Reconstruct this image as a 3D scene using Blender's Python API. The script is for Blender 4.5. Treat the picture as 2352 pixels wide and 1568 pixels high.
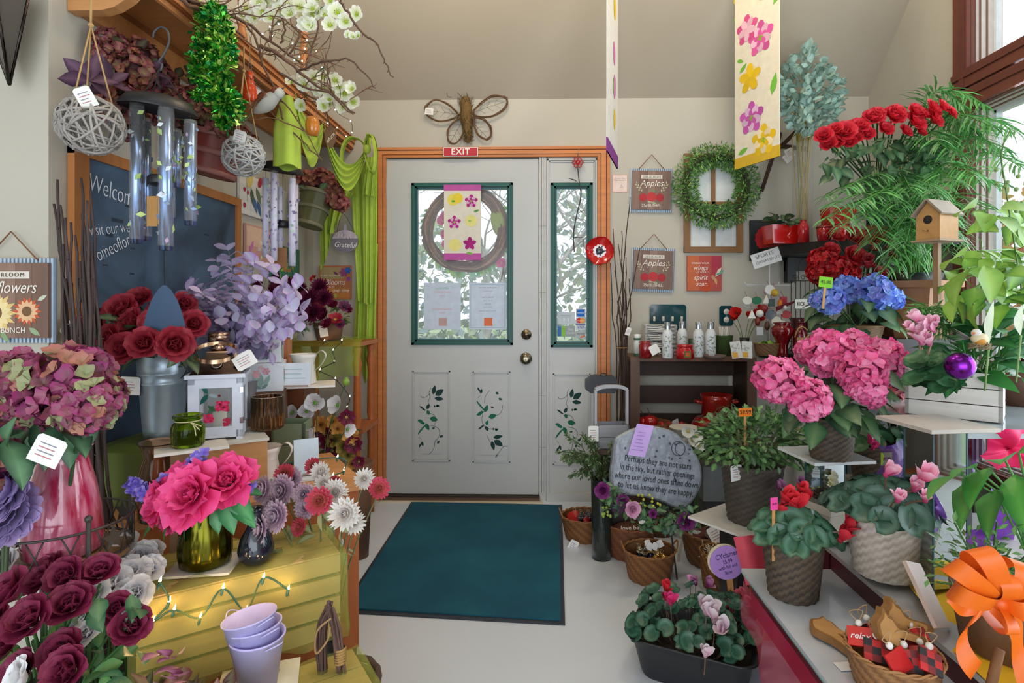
import bpy,math,random
from mathutils import Vector,Matrix,Euler
PI=math.pi
RAD=math.radians
for _o in list(bpy.data.objects):
 bpy.data.objects.remove(_o)
SC=bpy.context.scene
COL=SC.collection
rnd=random.Random(11)
U=rnd.uniform
# ------------------------------------------------------------------ camera
F,CX,CY,EYE,YAW=1300.0,1218.0,700.0,1.17,RAD(1.2)
cam_d=bpy.data.cameras.new('camera')
cam=bpy.data.objects.new('camera',cam_d)
COL.objects.link(cam)
SC.camera=cam
cam.location=(0,0,EYE)
cam.rotation_euler=(PI/2,0,YAW)
cam_d.sensor_width=36
cam_d.lens=F/2352*36
cam_d.shift_x=(1176-CX)/2352
cam_d.shift_y=(CY-784)/2352
cam_d.clip_start=0.02
cam_d.clip_end=120
# ------------------------------------------------------------------ sky and exposure
world=bpy.data.worlds.new('sky')
SC.world=world
world.use_nodes=True
wn=world.node_tree.nodes
wn['Background'].inputs[0].default_value=(0.86,0.93,1.0,1)
wn['Background'].inputs[1].default_value=1.45
SC.view_settings.view_transform='Standard'
SC.view_settings.look='None'
SC.view_settings.exposure=0.0
SC.view_settings.gamma=1.0
SC.view_settings.use_curve_mapping=False
SC.cycles.use_denoising=True
SC.cycles.use_adaptive_sampling=True
SC.cycles.adaptive_threshold=0.08
SC.cycles.adaptive_min_samples=16
SC.cycles.max_bounces=6
SC.cycles.diffuse_bounces=3
SC.cycles.glossy_bounces=3
SC.cycles.transmission_bounces=6
SC.cycles.transparent_max_bounces=8
SC.cycles.caustics_reflective=False
SC.cycles.caustics_refractive=False
SC.cycles.sample_clamp_indirect=4
def lamp(name,kind,loc,energy,color,size=0.3,rot=(0,0,0),sy=None):
 d=bpy.data.lights.new(name,kind)
 d.energy=energy
 d.color=color
 if kind=='AREA':
  d.size=size
  if sy:
   d.shape='RECTANGLE'
   d.size_y=sy
 elif kind=='POINT':
  d.shadow_soft_size=size
 elif kind=='SUN':
  d.angle=size
 o=bpy.data.objects.new(name,d)
 o.location=loc
 o.rotation_euler=rot
 COL.objects.link(o)
 return o
 # shop ceiling lamps (warm) hanging above the picture, daylight of the tall side window
lamp('ceiling_lamp_light','POINT',(-0.35,2.15,3.1),22,(1,0.82,0.58),0.12)
lamp('ceiling_lamp_light','POINT',(0.75,2.0,3.3),28,(1,0.84,0.62),0.12)
lamp('shop_lamp_light','AREA',(0.0,0.4,3.9),14,(1,0.97,0.93),1.8,(0,0,0),1.4)
lamp('window_daylight','AREA',(1.93,1.55,1.35),34,(0.8,0.9,1.0),1.7,(0,RAD(90),0),1.6)
# cool fill added behind the camera to brighten the floor and object fronts
lamp('front_fill_light','AREA',(0.2,-2.5,1.1),88,(0.84,0.92,1.0),4.4,(RAD(90),0,0),2.0)
# ------------------------------------------------------------------ picture pixel -> place
def ray(u,v):
 dx,dz=(u-CX)/F,(CY-v)/F
 c,s=math.cos(YAW),math.sin(YAW)
 return Vector((dx*c-s,dx*s+c,dz))
def at(u,v,X=None,Y=None,Z=None,d=None):
 r=ray(u,v)
 if Y is not None:k=Y/r.y
 elif X is not None:k=X/r.x
 elif Z is not None:k=(Z-EYE)/r.z
 else:k=d
 return Vector((0,0,EYE))+r*k
 # ------------------------------------------------------------------ colours and materials
def hexc(h):
 if not isinstance(h,str):
  return tuple(h[:3])
 h=h.lstrip('#')
 if len(h)==3:h=''.join(x*2 for x in h)
 out=[]
 for i in(0,2,4):
  c=int(h[i:i+2],16)/255
  out.append(c/12.92 if c<=0.04045 else((c+0.055)/1.055)**2.4)
 return tuple(out)
def mixc(a,b,t):
 a,b=hexc(a),hexc(b)
 return tuple(a[i]*(1-t)+b[i]*t for i in range(3))
def varc(a,k=0.12,r=None):
 a=hexc(a)
 f=1+(r or rnd).uniform(-k,k)
 return tuple(min(1,max(0,x*f))for x in a)
MATS={}
def nodes(name):
 m=bpy.data.materials.new(name)
 m.use_nodes=True
 nt=m.node_tree
 return m,nt,nt.nodes['Principled BSDF'],nt.nodes['Material Output']
def setup(kind):
 if kind in MATS:
  return MATS[kind]
 m,nt,p,out=nodes(kind)
 L=nt.links.new
 a=nt.nodes.new('ShaderNodeVertexColor')
 a.layer_name='Col'
 col=a.outputs['Color']
 tc=nt.nodes.new('ShaderNodeTexCoord')
 ns=nt.nodes.new('ShaderNodeTexNoise')
 ns.inputs['Scale'].default_value=28
 ns.inputs['Detail'].default_value=3
 L(tc.outputs['Object'],ns.inputs['Vector'])
 mr=nt.nodes.new('ShaderNodeMapRange')
 mr.inputs['To Min'].default_value=0.86
 mr.inputs['To Max'].default_value=1.12
 L(ns.outputs['Fac'],mr.inputs['Value'])
 mul=nt.nodes.new('ShaderNodeVectorMath')
 mul.operation='SCALE'
 L(col,mul.inputs[0])
 L(mr.outputs[0],mul.inputs['Scale'])
 L(mul.outputs[0],p.inputs['Base Color'])
 def bump(scale,strength,dist=0.002,tex=None):
  t=tex or nt.nodes.new('ShaderNodeTexNoise')
  t.inputs['Scale'].default_value=scale
  L(tc.outputs['Object'],t.inputs['Vector'])
  b=nt.nodes.new('ShaderNodeBump')
  b.inputs['Strength'].default_value=strength
  b.inputs['Distance'].default_value=dist
  L(t.outputs[0],b.inputs['Height'])
  L(b.outputs[0],p.inputs['Normal'])
 R_={'matte':.8,'satin':.45,'gloss':.12,'metal':.22,'petal':.6,'leaf':.38,'paper':.9,'wood':.5,'wicker':.65,'cloth':.9,'stone':.55,'glass':.05,'foil':.2,'brass':.25,'mirror':.04,'galv':.35}
 p.inputs['Roughness'].default_value=R_.get(kind,.6)
 if kind=='gloss':
  p.inputs['Coat Weight'].default_value=.5
  mr.inputs['To Min'].default_value=.95;mr.inputs['To Max'].default_value=1.05
 if kind in('metal','brass','foil','mirror','galv'):
  p.inputs['Metallic'].default_value={'foil':.7,'galv':.6}.get(kind,1)
 if kind=='galv':
  bump(60,.3)
 if kind=='mirror':
  mr.inputs['To Min'].default_value=1;mr.inputs['To Max'].default_value=1
 if kind=='foil':
  bump(45,.8,.004)
 if kind=='wicker':
  bump(220,.5,.001)
 if kind=='cloth':
  bump(500,.3,.0006)
 if kind=='stone':
  p.inputs['Metallic'].default_value=.55
  bump(34,.9,.006)
  mr.inputs['To Min'].default_value=.55;mr.inputs['To Max'].default_value=1.3
  ns.inputs['Scale'].default_value=40
 if kind=='wood':
  mp=nt.nodes.new('ShaderNodeMapping')
  mp.inputs['Scale'].default_value=(3,38,38)
  L(tc.outputs['Object'],mp.inputs['Vector'])
  L(mp.outputs[0],ns.inputs['Vector'])
  ns.inputs['Scale'].default_value=1.0
  ns.inputs['Detail'].default_value=5
  ns.inputs['Distortion'].default_value=.6
  mr.inputs['To Min'].default_value=.72;mr.inputs['To Max'].default_value=1.35
 if kind=='woodz':
  mp=nt.nodes.new('ShaderNodeMapping')
  mp.inputs['Scale'].default_value=(38,38,3)
  L(tc.outputs['Object'],mp.inputs['Vector'])
  L(mp.outputs[0],ns.inputs['Vector'])
  ns.inputs['Scale'].default_value=1.0
  ns.inputs['Detail'].default_value=5
  mr.inputs['To Min'].default_value=.72;mr.inputs['To Max'].default_value=1.35
  p.inputs['Roughness'].default_value=.5
 if kind in('petal','leaf','paperlit'):
  tr=nt.nodes.new('ShaderNodeBsdfTranslucent')
  mx=nt.nodes.new('ShaderNodeMixShader')
  mx.inputs[0].default_value=.22 if kind!='leaf' else .15
  L(mul.outputs[0],tr.inputs['Color'])
  L(p.outputs[0],mx.inputs[1]);L(tr.outputs[0],mx.inputs[2]);L(mx.outputs[0],out.inputs['Surface'])
 if kind=='glass':
  p.inputs['Transmission Weight'].default_value=.96
  p.inputs['IOR'].default_value=1.25
  L(col,p.inputs['Base Color'])
 if kind in('tulle','cello','pane'):
  tp=nt.nodes.new('ShaderNodeBsdfTransparent')
  mx=nt.nodes.new('ShaderNodeMixShader')
  mx.inputs[0].default_value={'tulle':.33,'cello':.5,'pane':.1}[kind]
  p.inputs['Roughness'].default_value={'tulle':.6,'cello':.15,'pane':.02}[kind]
  if kind!='pane':
   tp.inputs['Color'].default_value=(.97,.98,.9,1)if kind=='tulle' else(.9,.8,.95,1)
  L(tp.outputs[0],mx.inputs[1]);L(p.outputs[0],mx.inputs[2]);L(mx.outputs[0],out.inputs['Surface'])
 if kind=='bulb':
  p.inputs['Emission Color'].default_value=(1,.72,.38,1)
  p.inputs['Emission Strength'].default_value=14
 if kind=='coolbulb':
  p.inputs['Emission Color'].default_value=(1,.95,.9,1)
  p.inputs['Emission Strength'].default_value=7
 MATS[kind]=m
 return m
 # ------------------------------------------------------------------ mesh builder
def TR(loc=(0,0,0),rot=(0,0,0),sc=(1,1,1)):
 if isinstance(sc,(int,float)):
  sc=(sc,sc,sc)
 return Matrix.LocRotScale(Vector(loc),Euler(rot),Vector(sc))
class MB:
 def __init__(s):
  s.v,s.f,s.c,s.flat=[],[],[],[]
 def add(s,vs,fs,col,T=None,flat=False):
  n=len(s.v)
  if T is not None:
   vs=[T@Vector(p)for p in vs]
  s.v.extend(tuple(p)for p in vs)
  s.f.extend(tuple(i+n for i in f)for f in fs)
  s.flat.extend([flat]*len(fs))
  if isinstance(col,list):
   s.c.extend(col)
  else:
   s.c.extend([hexc(col)]*len(vs))
  return s
 def box(s,c,sz,col,rot=(0,0,0),T=None,taper=1.0):
  hx,hy,hz=sz[0]/2,sz[1]/2,sz[2]/2
  vs=[]
  for z,k in((-hz,1.0),(hz,taper)):
   vs+=[(-hx*k,-hy*k,z),(hx*k,-hy*k,z),(hx*k,hy*k,z),(-hx*k,hy*k,z)]
  fs=[(3,2,1,0),(4,5,6,7),(0,1,5,4),(1,2,6,5),(2,3,7,6),(3,0,4,7)]
  t=TR(c,rot)
  if T is not None:
   t=T@t
  return s.add(vs,fs,col,t,True)
 def bb(s,x0,x1,y0,y1,z0,z1,col,T=None):
  return s.box(((x0+x1)/2,(y0+y1)/2,(z0+z1)/2),(abs(x1-x0),abs(y1-y0),abs(z1-z0)),col,T=T)
 def lathe(s,prof,col,seg=24,T=None,wob=None,cols=None,closed=False):
  vs,fs,cs=[],[],[]
  n=len(prof)
  for i,(r,z)in enumerate(prof):
   for j in range(seg):
    a=2*PI*j/seg
    k=r if wob is None else r+wob(i,j,a,z)
    vs.append((k*math.cos(a),k*math.sin(a),z))
    cs.append(hexc(cols(i,j))if cols else hexc(col))
  for i in range(n-1):
   for j in range(seg):
    k=(j+1)%seg
    fs.append((i*seg+j,i*seg+k,(i+1)*seg+k,(i+1)*seg+j))
  if closed:
   fs.append(tuple(range((n-1)*seg,n*seg)))
   fs.append(tuple(reversed(range(seg))))
  return s.add(vs,fs,cs,T)
 def tube(s,pts,r,col,seg=6,T=None,r1=None,cap=True):
  pts=[Vector(p)for p in pts]
  vs,fs=[],[]
  n=len(pts)
  up=Vector((0.13,0.31,0.94))
  for i,p in enumerate(pts):
   d=(pts[min(i+1,n-1)]-pts[max(i-1,0)])
   if d.length<1e-9:
    d=Vector((0,0,1))
   d.normalize()
   a=d.cross(up)
   if a.length<.05:
    a=d.cross(Vector((1,0,0)))
   a.normalize()
   b=d.cross(a)
   k=r if r1 is None else r+(r1-r)*i/max(1,n-1)
   for j in range(seg):
    t=2*PI*j/seg
    vs.append(p+a*(k*math.cos(t))+b*(k*math.sin(t)))
  for i in range(n-1):
   for j in range(seg):
    k=(j+1)%seg
    fs.append((i*seg+j,i*seg+k,(i+1)*seg+k,(i+1)*seg+j))
  if cap:
   fs.append(tuple(reversed(range(seg))))
   fs.append(tuple(range((n-1)*seg,n*seg)))
  return s.add(vs,fs,col,T)
 def ball(s,c,r,col,seg=12,T=None,sc=(1,1,1),rot=(0,0,0)):
  h=max(5,seg//2+1)
  pr=[(max(1e-4,math.sin(PI*i/h))*r,-math.cos(PI*i/h)*r)for i in range(h+1)]
  t=TR(c,rot,sc)
  if T is not None:
   t=T@t
  return s.lathe(pr,col,seg,t)
 def prism(s,poly,y0,y1,col,T=None):
  """polygon in x,z extruded along y (y0 front)"""
  n=len(poly)
  vs=[(x,y0,z)for x,z in poly]+[(x,y1,z)for x,z in poly]
  fs=[tuple(range(n)),tuple(reversed(range(n,2*n)))]
  fs+=[(i,i+n,(i+1)%n+n,(i+1)%n)for i in range(n)]
  return s.add(vs,fs,col,T,True)
 def slab(s,poly,z0,z1,col,T=None):
  """polygon in x,y extruded along z"""
  n=len(poly)
  vs=[(x,y,z0)for x,y in poly]+[(x,y,z1)for x,y in poly]
  fs=[tuple(reversed(range(n))),tuple(range(n,2*n))]
  fs+=[(i,(i+1)%n,(i+1)%n+n,i+n)for i in range(n)]
  return s.add(vs,fs,col,T,True)
 def patch(s,fn,nu,nv,col,T=None,cfn=None):
  vs,fs,cs=[],[],[]
  for i in range(nu+1):
   for j in range(nv+1):
    a,b=i/nu,j/nv
    vs.append(fn(a,b))
    cs.append(hexc(cfn(a,b))if cfn else hexc(col))
  for i in range(nu):
   for j in range(nv):
    k=i*(nv+1)+j
    fs.append((k,k+1,k+nv+2,k+nv+1))
  return s.add(vs,fs,cs,T)
 def petal(s,T,L,W,lift,curl,cup,c0,c1,nl=3,nw=2,wide=.6,ruf=0,point=False,tipc=None,r=None):
  r=r or rnd
  vs,fs,cs=[],[],[]
  y=z=0.0
  c0,c1=hexc(c0),hexc(c1)
  tipc=hexc(tipc)if tipc else c1
  for i in range(nl+1):
   t=i/nl
   if i:
    a=lift+curl*(t-.5/nl)
    y+=math.cos(a)*L/nl
    z+=math.sin(a)*L/nl
   w=.22+.78*math.sin(PI/2*min(1,t/wide))
   if t>wide:
    q=(t-wide)/(1-wide)
    w*=(1-q)**.8*.97+.03 if point else math.sqrt(max(.12,1-.85*q*q))
   w*=W/2
   for j in range(nw+1):
    sx=-1+2*j/nw
    a=lift+curl*t
    off=cup*w*sx*sx
    jit=r.uniform(-ruf,ruf)*L*t if ruf else 0
    vs.append((sx*w,y-math.sin(a)*off+jit,z+math.cos(a)*off+(r.uniform(-ruf,ruf)*L*t if ruf else 0)))
    f=t*t*(.55+.45*abs(sx))
    if t>.7 or abs(sx)>.8 and t>.4:
     k=tipc
    else:
     k=c1
    cs.append(tuple(c0[q]*(1-t)+k[q]*t for q in range(3)))
  for i in range(nl):
   for j in range(nw):
    k=i*(nw+1)+j
    fs.append((k,k+1,k+nw+2,k+nw+1))
  return s.add(vs,fs,cs,T)
 def mesh(s,name):
  me=bpy.data.meshes.new(name)
  me.from_pydata(s.v,[],s.f)
  ca=me.color_attributes.new('Col','FLOAT_COLOR','POINT')
  buf=[]
  for c in s.c:
   buf.extend((c[0],c[1],c[2],1.0))
  ca.data.foreach_set('color',buf)
  me.polygons.foreach_set('use_smooth',[not q for q in s.flat])
  me.update()
  return me
 def build(s,name,mat,parent=None,loc=(0,0,0),rot=(0,0,0),sc=1):
  me=s.mesh(name)
  return inst(me,name,mat,parent,loc,rot,sc)
def inst(me,name,mat,parent=None,loc=(0,0,0),rot=(0,0,0),sc=1):
 if mat is not None and not me.materials:
  me.materials.append(setup(mat)if isinstance(mat,str)else mat)
 o=bpy.data.objects.new(name,me)
 COL.objects.link(o)
 if parent is not None:
  o.parent=parent
 o.location=loc
 o.rotation_euler=rot
 o.scale=(sc,sc,sc)if isinstance(sc,(int,float))else sc
 return o
def tag(o,label=None,cat=None,group=None,kind=None):
 if label:o['label']=label
 if cat:o['category']=cat
 if group:o['group']=group
 if kind:o['kind']=kind
 return o
def thing(name,label,cat,loc=(0,0,0),rot=0,group=None):
 o=bpy.data.objects.new(name,None)
 o.empty_display_size=.05
 COL.objects.link(o)
 o.location=loc
 o.rotation_euler=(0,0,rot)if isinstance(rot,(int,float))else rot
 return tag(o,label,cat,group)
def struct(mb,name,mat='matte',parent=None):
 o=mb.build(name,mat,parent)
 if parent is None:
  o['kind']='structure'
 return o
def copy_tree(o,parent=None):
 c=o.copy()
 COL.objects.link(c)
 c.parent=parent
 for ch in list(o.children):
  copy_tree(ch,c)
 return c
def text(s,size,col,parent,loc,rot=(PI/2,0,0),name='lettering',align='CENTER',shear=0,mat='matte',sx=1.0,ex=.0004,sp=1.0,lh=1.0,thin=0):
 c=bpy.data.curves.new(name,'FONT')
 c.body=s
 c.size=size
 c.align_x=align
 c.align_y='CENTER'
 c.shear=shear
 c.extrude=ex
 c.space_character=sp
 c.space_line=lh
 key='ink_%s'%(col if isinstance(col,str)else str(col))
 if key not in MATS:
  m,nt,p,out=nodes(key)
  p.inputs['Base Color'].default_value=(*hexc(col),1)
  p.inputs['Roughness'].default_value=.7
  MATS[key]=m
 c.materials.append(MATS[key])
 if thin:c.offset=-thin
 c.resolution_u=3
 t_=bpy.data.objects.new('tmp_text',c)
 me=bpy.data.meshes.new_from_object(t_)
 bpy.data.objects.remove(t_)
 o=bpy.data.objects.new(name,me)
 COL.objects.link(o)
 o.parent=parent
 o.location=loc
 o.rotation_euler=rot
 o.scale=(sx,1,1)
 return o
def stk(pts,k=3):
 """smooth a polyline"""
 P=[Vector(p)for p in pts]
 out=[]
 n=len(P)
 for i in range(n-1):
  p0,p1,p2,p3=P[max(i-1,0)],P[i],P[i+1],P[min(i+2,n-1)]
  for j in range(k):
   t=j/k
   out.append(.5*((2*p1)+(p2-p0)*t+(2*p0-5*p1+4*p2-p3)*t*t+(3*p1-p0-3*p2+p3)*t**3))
 out.append(P[-1])
 return out
def circ(r,n=24,a0=0,sx=1,sz=1):
 return[(r*sx*math.cos(a0+2*PI*i/n),r*sz*math.sin(a0+2*PI*i/n))for i in range(n)]
 # ------------------------------------------------------------------ flowers and leaves (cached meshes)
CACHE={}
def cch(key,fn,name):
 if key not in CACHE:
  mb=MB()
  fn(mb)
  CACHE[key]=mb.mesh(name)
 return CACHE[key]
def rose_mesh(c_in,c_out,seed=0,open_=1.0,ruf=.03):
 def fn(mb):
  r=random.Random(seed)
  k=0
  for lay,(n,L,W,lift,curl,off)in enumerate([(4,.55,.5,95,25,.02),(5,.68,.7,88,20,.06),(5,.8,.9,78,5,.12),(6,.92,1.05,66,-25,.17),(6,1.0,1.15,48,-40,.2)]):
   for i in range(n):
    a=2.4*k+r.uniform(-.15,.15)
    k+=1
    li=RAD(lift)-(lay/4)*RAD(18)*(open_-1)
    T=TR((0,0,0),(0,0,a))@TR((0,off,.02*lay*0))
    mb.petal(T,L*.9,W,li,RAD(curl),.45,mixc(c_in,c_out,lay/6),mixc(c_in,c_out,.25+lay/5),nl=4,nw=4,wide=.7,ruf=ruf,tipc=mixc(c_out,'#ffffff',.02),r=r)
  mb.ball((0,0,.0),.16,'#3f6a3a',8)
 return cch(('rose',c_in,c_out,seed,open_),fn,'rose_flower')
def pem(c_in,c_out,seed=0):
 def fn(mb):
  r=random.Random(seed)
  k=0
  for lay,(n,L,W,lift,curl,off)in enumerate([(7,.45,.4,88,15,.03),(8,.6,.6,78,5,.1),(8,.75,.8,62,-5,.14),(8,.9,.95,42,-10,.16),(7,1.0,1.1,18,-20,.16)]):
   for i in range(n):
    a=2.4*k+r.uniform(-.2,.2)
    k+=1
    mb.petal(TR((0,0,0),(0,0,a))@TR((0,off,0)),L,W,RAD(lift),RAD(curl),.3,mixc(c_in,c_out,.2),mixc(c_in,c_out,.4+lay/7+r.uniform(-.1,.1)),nl=4,nw=4,wide=.78,ruf=.13,tipc=mixc(c_out,'#ffffff',.05),r=r)
  mb.ball((0,0,0),.2,'#3f7a46',8)
 return cch(('peony',c_in,c_out,seed),fn,'peony_flower')
def mum_mesh(c_in,c_out,seed=0,flatn=0,wn=1.0,tip=None):
 def fn(mb):
  r=random.Random(seed)
  for lay in range(6):
   n=8+lay*3
   lift=85-lay*(17-flatn*2)
   for i in range(n):
    a=2*PI*(i+.5*(lay%2))/n+r.uniform(-.1,.1)
    mb.petal(TR((0,0,0),(0,0,a))@TR((0,.06+.02*lay,.16-.03*lay)),.45+.1*lay,(.24+.014*lay)*wn,RAD(lift),RAD(38),.35,mixc(c_in,c_out,lay/6),mixc(c_in,c_out,.3+lay/8),nl=3,nw=2,wide=.7,tipc=tip or c_out,r=r,point=wn<.75)
  mb.ball((0,0,.03),.2,c_in,8)
 return cch(('mum',c_in,c_out,seed,flatn,wn),fn,'mum_flower')
def hyd_mesh(cols,seed=0,n=85,fr=.27,eye='#d8c878',half=.35):
 def fn(mb):
  r=random.Random(seed)
  for i in range(n):
   z=1-(i+.5)/n*(2-half)
   q=math.sqrt(max(0,1-z*z))
   a=i*2.39996
   d=Vector((q*math.cos(a),q*math.sin(a),z*.85)).normalized()
   rr=1-r.uniform(0,.18)
   Q=d.to_track_quat('Z','Y').to_matrix().to_4x4()
   T=Matrix.Translation(Vector((d.x*rr,d.y*rr,d.z*.85*rr)))@Q@TR((0,0,0),(r.uniform(-.6,.6),r.uniform(-.6,.6),r.uniform(0,6)))
   c=r.choice(cols)
   for k in range(4):
    cc=varc(c,.12,r)
    mb.petal(T@TR((0,0,0),(0,0,k*PI/2+r.uniform(-.15,.15))),fr*r.uniform(.85,1.1),fr*1.2,RAD(r.uniform(5,40)),RAD(r.uniform(-30,30)),.45,mixc(c,eye,.35),cc,nl=2,nw=2,wide=.6,ruf=.1,tipc=mixc(cc,r.choice(cols),.2),r=r)
  mb.ball((0,0,0),.72,mixc(cols[0],'#203018',.5),12)
 return cch(('hyd',tuple(cols),seed,n,fr),fn,'hydrangea_head')
def cyc_mesh(c_in,c_tip,seed=0):
 def fn(mb):
  r=random.Random(seed)
  for k in range(5):
   mb.petal(TR((0,0,0),(0,0,k*2*PI/5+r.uniform(-.2,.2)))@TR((0,.1,0),(0,0,.3)),1.15,.8,RAD(r.uniform(48,85)),RAD(r.uniform(-10,25)),.35,c_in,mixc(c_in,c_tip,.7),nl=4,nw=2,wide=.6,ruf=.05,tipc=c_tip,r=r)
  mb.lathe([(.13,-.18),(.22,-.05),(.2,.06),(.1,.12)],mixc(c_in,'#602030',.4),8)
 return cch(('cyc',c_in,c_tip,seed),fn,'cyclamen_flower')
def popm(c_in,c_out,eye,n=5,seed=0,lift=22,cupc=.3,wide=1.1,ruf=.05):
 def fn(mb):
  r=random.Random(seed)
  for k in range(n):
   mb.petal(TR((0,0,0),(0,0,k*2*PI/n+r.uniform(-.12,.12)))@TR((0,.05,.01*(k%2))),1,wide*5.2/n,RAD(lift+r.uniform(-8,12)),RAD(r.uniform(0,30)),cupc,c_in,c_out,nl=4,nw=4,wide=.7,ruf=ruf,r=r)
  mb.ball((0,0,.12),.2,eye,8,sc=(1,1,.7))
  for k in range(9):
   a=k*2*PI/9
   mb.ball((.3*math.cos(a),.3*math.sin(a),.14),.05,mixc(eye,'#302820',.3),5)
 return cch(('poppy',c_in,c_out,eye,n,seed,lift),fn,'poppy_flower')
def leaf(mb,T,L,W,bend,c,c2=None,fold=.25,nl=4,point=True,wide=.45,r=None):
 r=r or rnd
 c2=c2 or mixc(c,'#c8e0a0',.25)
 vs,fs,cs=[],[],[]
 y=z=0.0
 for i in range(nl+1):
  t=i/nl
  if i:
   a=bend*(t-.5/nl)
   y+=math.cos(a)*L/nl
   z-=math.sin(a)*L/nl
  w=.1+.9*math.sin(PI/2*min(1,t/wide))
  if t>wide:
   q=(t-wide)/(1-wide)
   w=(1-q)**.75 if point else math.sqrt(max(.02,1-q*q))
  w*=W/2
  vs+=[(-w,y,z+fold*w),(0,y,z),(w,y,z+fold*w)]
  cs+=[hexc(c),hexc(c2),varc(c,.08,r)]
 for i in range(nl):
  k=i*3
  fs+=[(k,k+1,k+4,k+3),(k+1,k+2,k+5,k+4)]
 mb.add(vs,fs,cs,T)
def rlf(mb,T,r0,c,c2,cup=.25,seg=12,seed=None):
 """cyclamen style heart shaped leaf with a silvery ring"""
 r=rnd
 vs,cs,fs=[(0,0,0)],[mixc(c,c2,.3)],[]
 for k,(q,cc)in enumerate(((.45,mixc(c,c2,.25)),(.72,mixc(c,c2,.75)),(1.0,hexc(c)))):
  for j in range(seg):
   a=2*PI*j/seg
   m=1-.42*math.exp(-((a-1.5*PI)/.33)**2)
   wv=.05*math.sin(a*3+q)
   vs.append((r0*q*m*math.cos(a),r0*q*m*math.sin(a)*1.05,r0*(cup*q*q+wv*q)))
   cs.append(varc(cc,.1,r))
 for j in range(seg):
  k=(j+1)%seg
  fs.append((0,1+j,1+k))
  for q in range(2):
   fs.append((1+q*seg+j,1+(q+1)*seg+j,1+(q+1)*seg+k,1+q*seg+k))
 mb.add(vs,fs,cs,T)
def dirT(loc,d,spin=0.0,sc=1.0):
 """transform whose local +Z points along d"""
 Q=Vector(d).normalized().to_track_quat('Z','Y').to_matrix().to_4x4()
 return Matrix.Translation(Vector(loc))@Q@TR((0,0,0),(0,0,spin),sc)
def dirY(loc,d,spin=0.0):
 """transform whose local +Y points along d and +Z as far up as it can"""
 d=Vector(d).normalized()
 x=d.cross(Vector((0,0,1)))
 if x.length<.05:
  x=Vector((1,0,0))
 x.normalize()
 z=x.cross(d)
 m=Matrix(((x.x,d.x,z.x,loc[0]),(x.y,d.y,z.y,loc[1]),(x.z,d.z,z.z,loc[2]),(0,0,0,1)))
 return m@TR((0,0,0),(0,spin,0))
def rdir(zmin=-.2,zmax=1.0,r=None):
 r=r or rnd
 z=r.uniform(zmin,zmax)
 a=r.uniform(0,2*PI)
 q=math.sqrt(max(0,1-z*z))
 return Vector((q*math.cos(a),q*math.sin(a),z))
def lcl(n,c,rad,L,W,cols,seed=0,zmin=-.3,bend=.5,fill=.55,stems=None,origin=None,point=True,wide=.45,nl=4,down=.15):
 """leaves on the shell of an ellipsoid pointing outwards"""
 mb=MB()
 r=random.Random(seed)
 c=Vector(c)
 for i in range(n):
  d=rdir(zmin,1,r)
  k=r.uniform(fill,1)
  p=c+Vector((d.x*rad[0],d.y*rad[1],d.z*rad[2]))*k
  dd=(d+rdir(-.6,.6,r)*.7-Vector((0,0,down))).normalized()
  leaf(mb,dirY(p,dd,r.uniform(-.9,.9)),L*r.uniform(.7,1.15),W*r.uniform(.8,1.15),bend*r.uniform(.3,1.3),varc(r.choice(cols),.15,r),None,nl=nl,point=point,wide=wide,r=r)
  if stems and origin is not None and i%stems==0:
   o=Vector(origin)
   mb.tube([o,(o+p)/2+Vector((0,0,rad[2]*.15)),p],.0022,'#4f7a3c',4,cap=False)
 return mb
def plf(root,me,mat,pts,size,name,dirs=None,r=None,jit=.25,center=None):
 """pts local positions; each flower a part"""
 r=r or rnd
 out=[]
 for i,p in enumerate(pts):
  p=Vector(p)
  d=Vector(dirs[i])if dirs else(p-Vector(center)if center is not None else Vector((0,0,1)))
  d=d.normalized()+Vector((r.uniform(-jit,jit),r.uniform(-jit,jit),r.uniform(-jit,jit)))
  m=me[i%len(me)]if isinstance(me,list)else me
  s=size[i]if isinstance(size,list)else size
  T=dirT(p,d,r.uniform(0,6))
  o=inst(m,name,mat,root,(0,0,0))
  o.matrix_local=T@Matrix.Scale(s,4)
  out.append(o)
 return out
def stems(root,pts,base,col='#4a7a3a',r=.0025,name='stems',spread=.0):
 mb=MB()
 for p in pts:
  p=Vector(p)
  b=Vector(base)+Vector((U(-1,1)*spread,U(-1,1)*spread,0))
  mid=b*.45+p*.55+Vector(((p.x-b.x)*-.1,(p.y-b.y)*-.1,(p.z-b.z)*.08))
  mb.tube(stk([b,mid,p],3),r,varc(col,.15),5,cap=False)
 return mb.build(name,'leaf',root)
 # ------------------------------------------------------------------ pots and baskets
def wvp(root,r0,r1,h,c1,c2,rows=14,seg=60,name='pot',amp=None,mat='wicker',bulge=0.0):
 mb=MB()
 amp=amp or h*.009
 rows=int(rows*1.3)
 rr=random.Random(int(r1*1e4))
 pr=[]
 for i in range(rows+1):
  t=i/rows
  pr.append((r0+(r1-r0)*t+bulge*math.sin(PI*t),h*t))
 tint={}
 def cc(i,j):
  k=(i,j//2)
  if k not in tint:
   tint[k]=mixc(c1,c2,.62*((i+j//2)%2)+.38*rr.random())
  return tint[k]
 mb.lathe(pr,c1,seg,wob=lambda i,j,a,z:amp*(1 if(i+j//2)%2 else-1),cols=cc)
 mb.lathe([(r1*.93,h*.8),(r1*.96,h),(r1*1.02,h*1.0),(r1*1.05,h*1.02),(r1*1.03,h*.96)],c1,seg)
 mb.lathe([(.001,h*.01),(r0,h*.01)],c1,16)
 return mb.build(name,mat,root)
def soil(root,r,z,name='soil'):
 mb=MB()
 mb.lathe([(r,z),(r*.5,z+r*.08),(.001,z+r*.1)],'#3a2a20',16)
 return mb.build(name,'matte',root)
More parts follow.
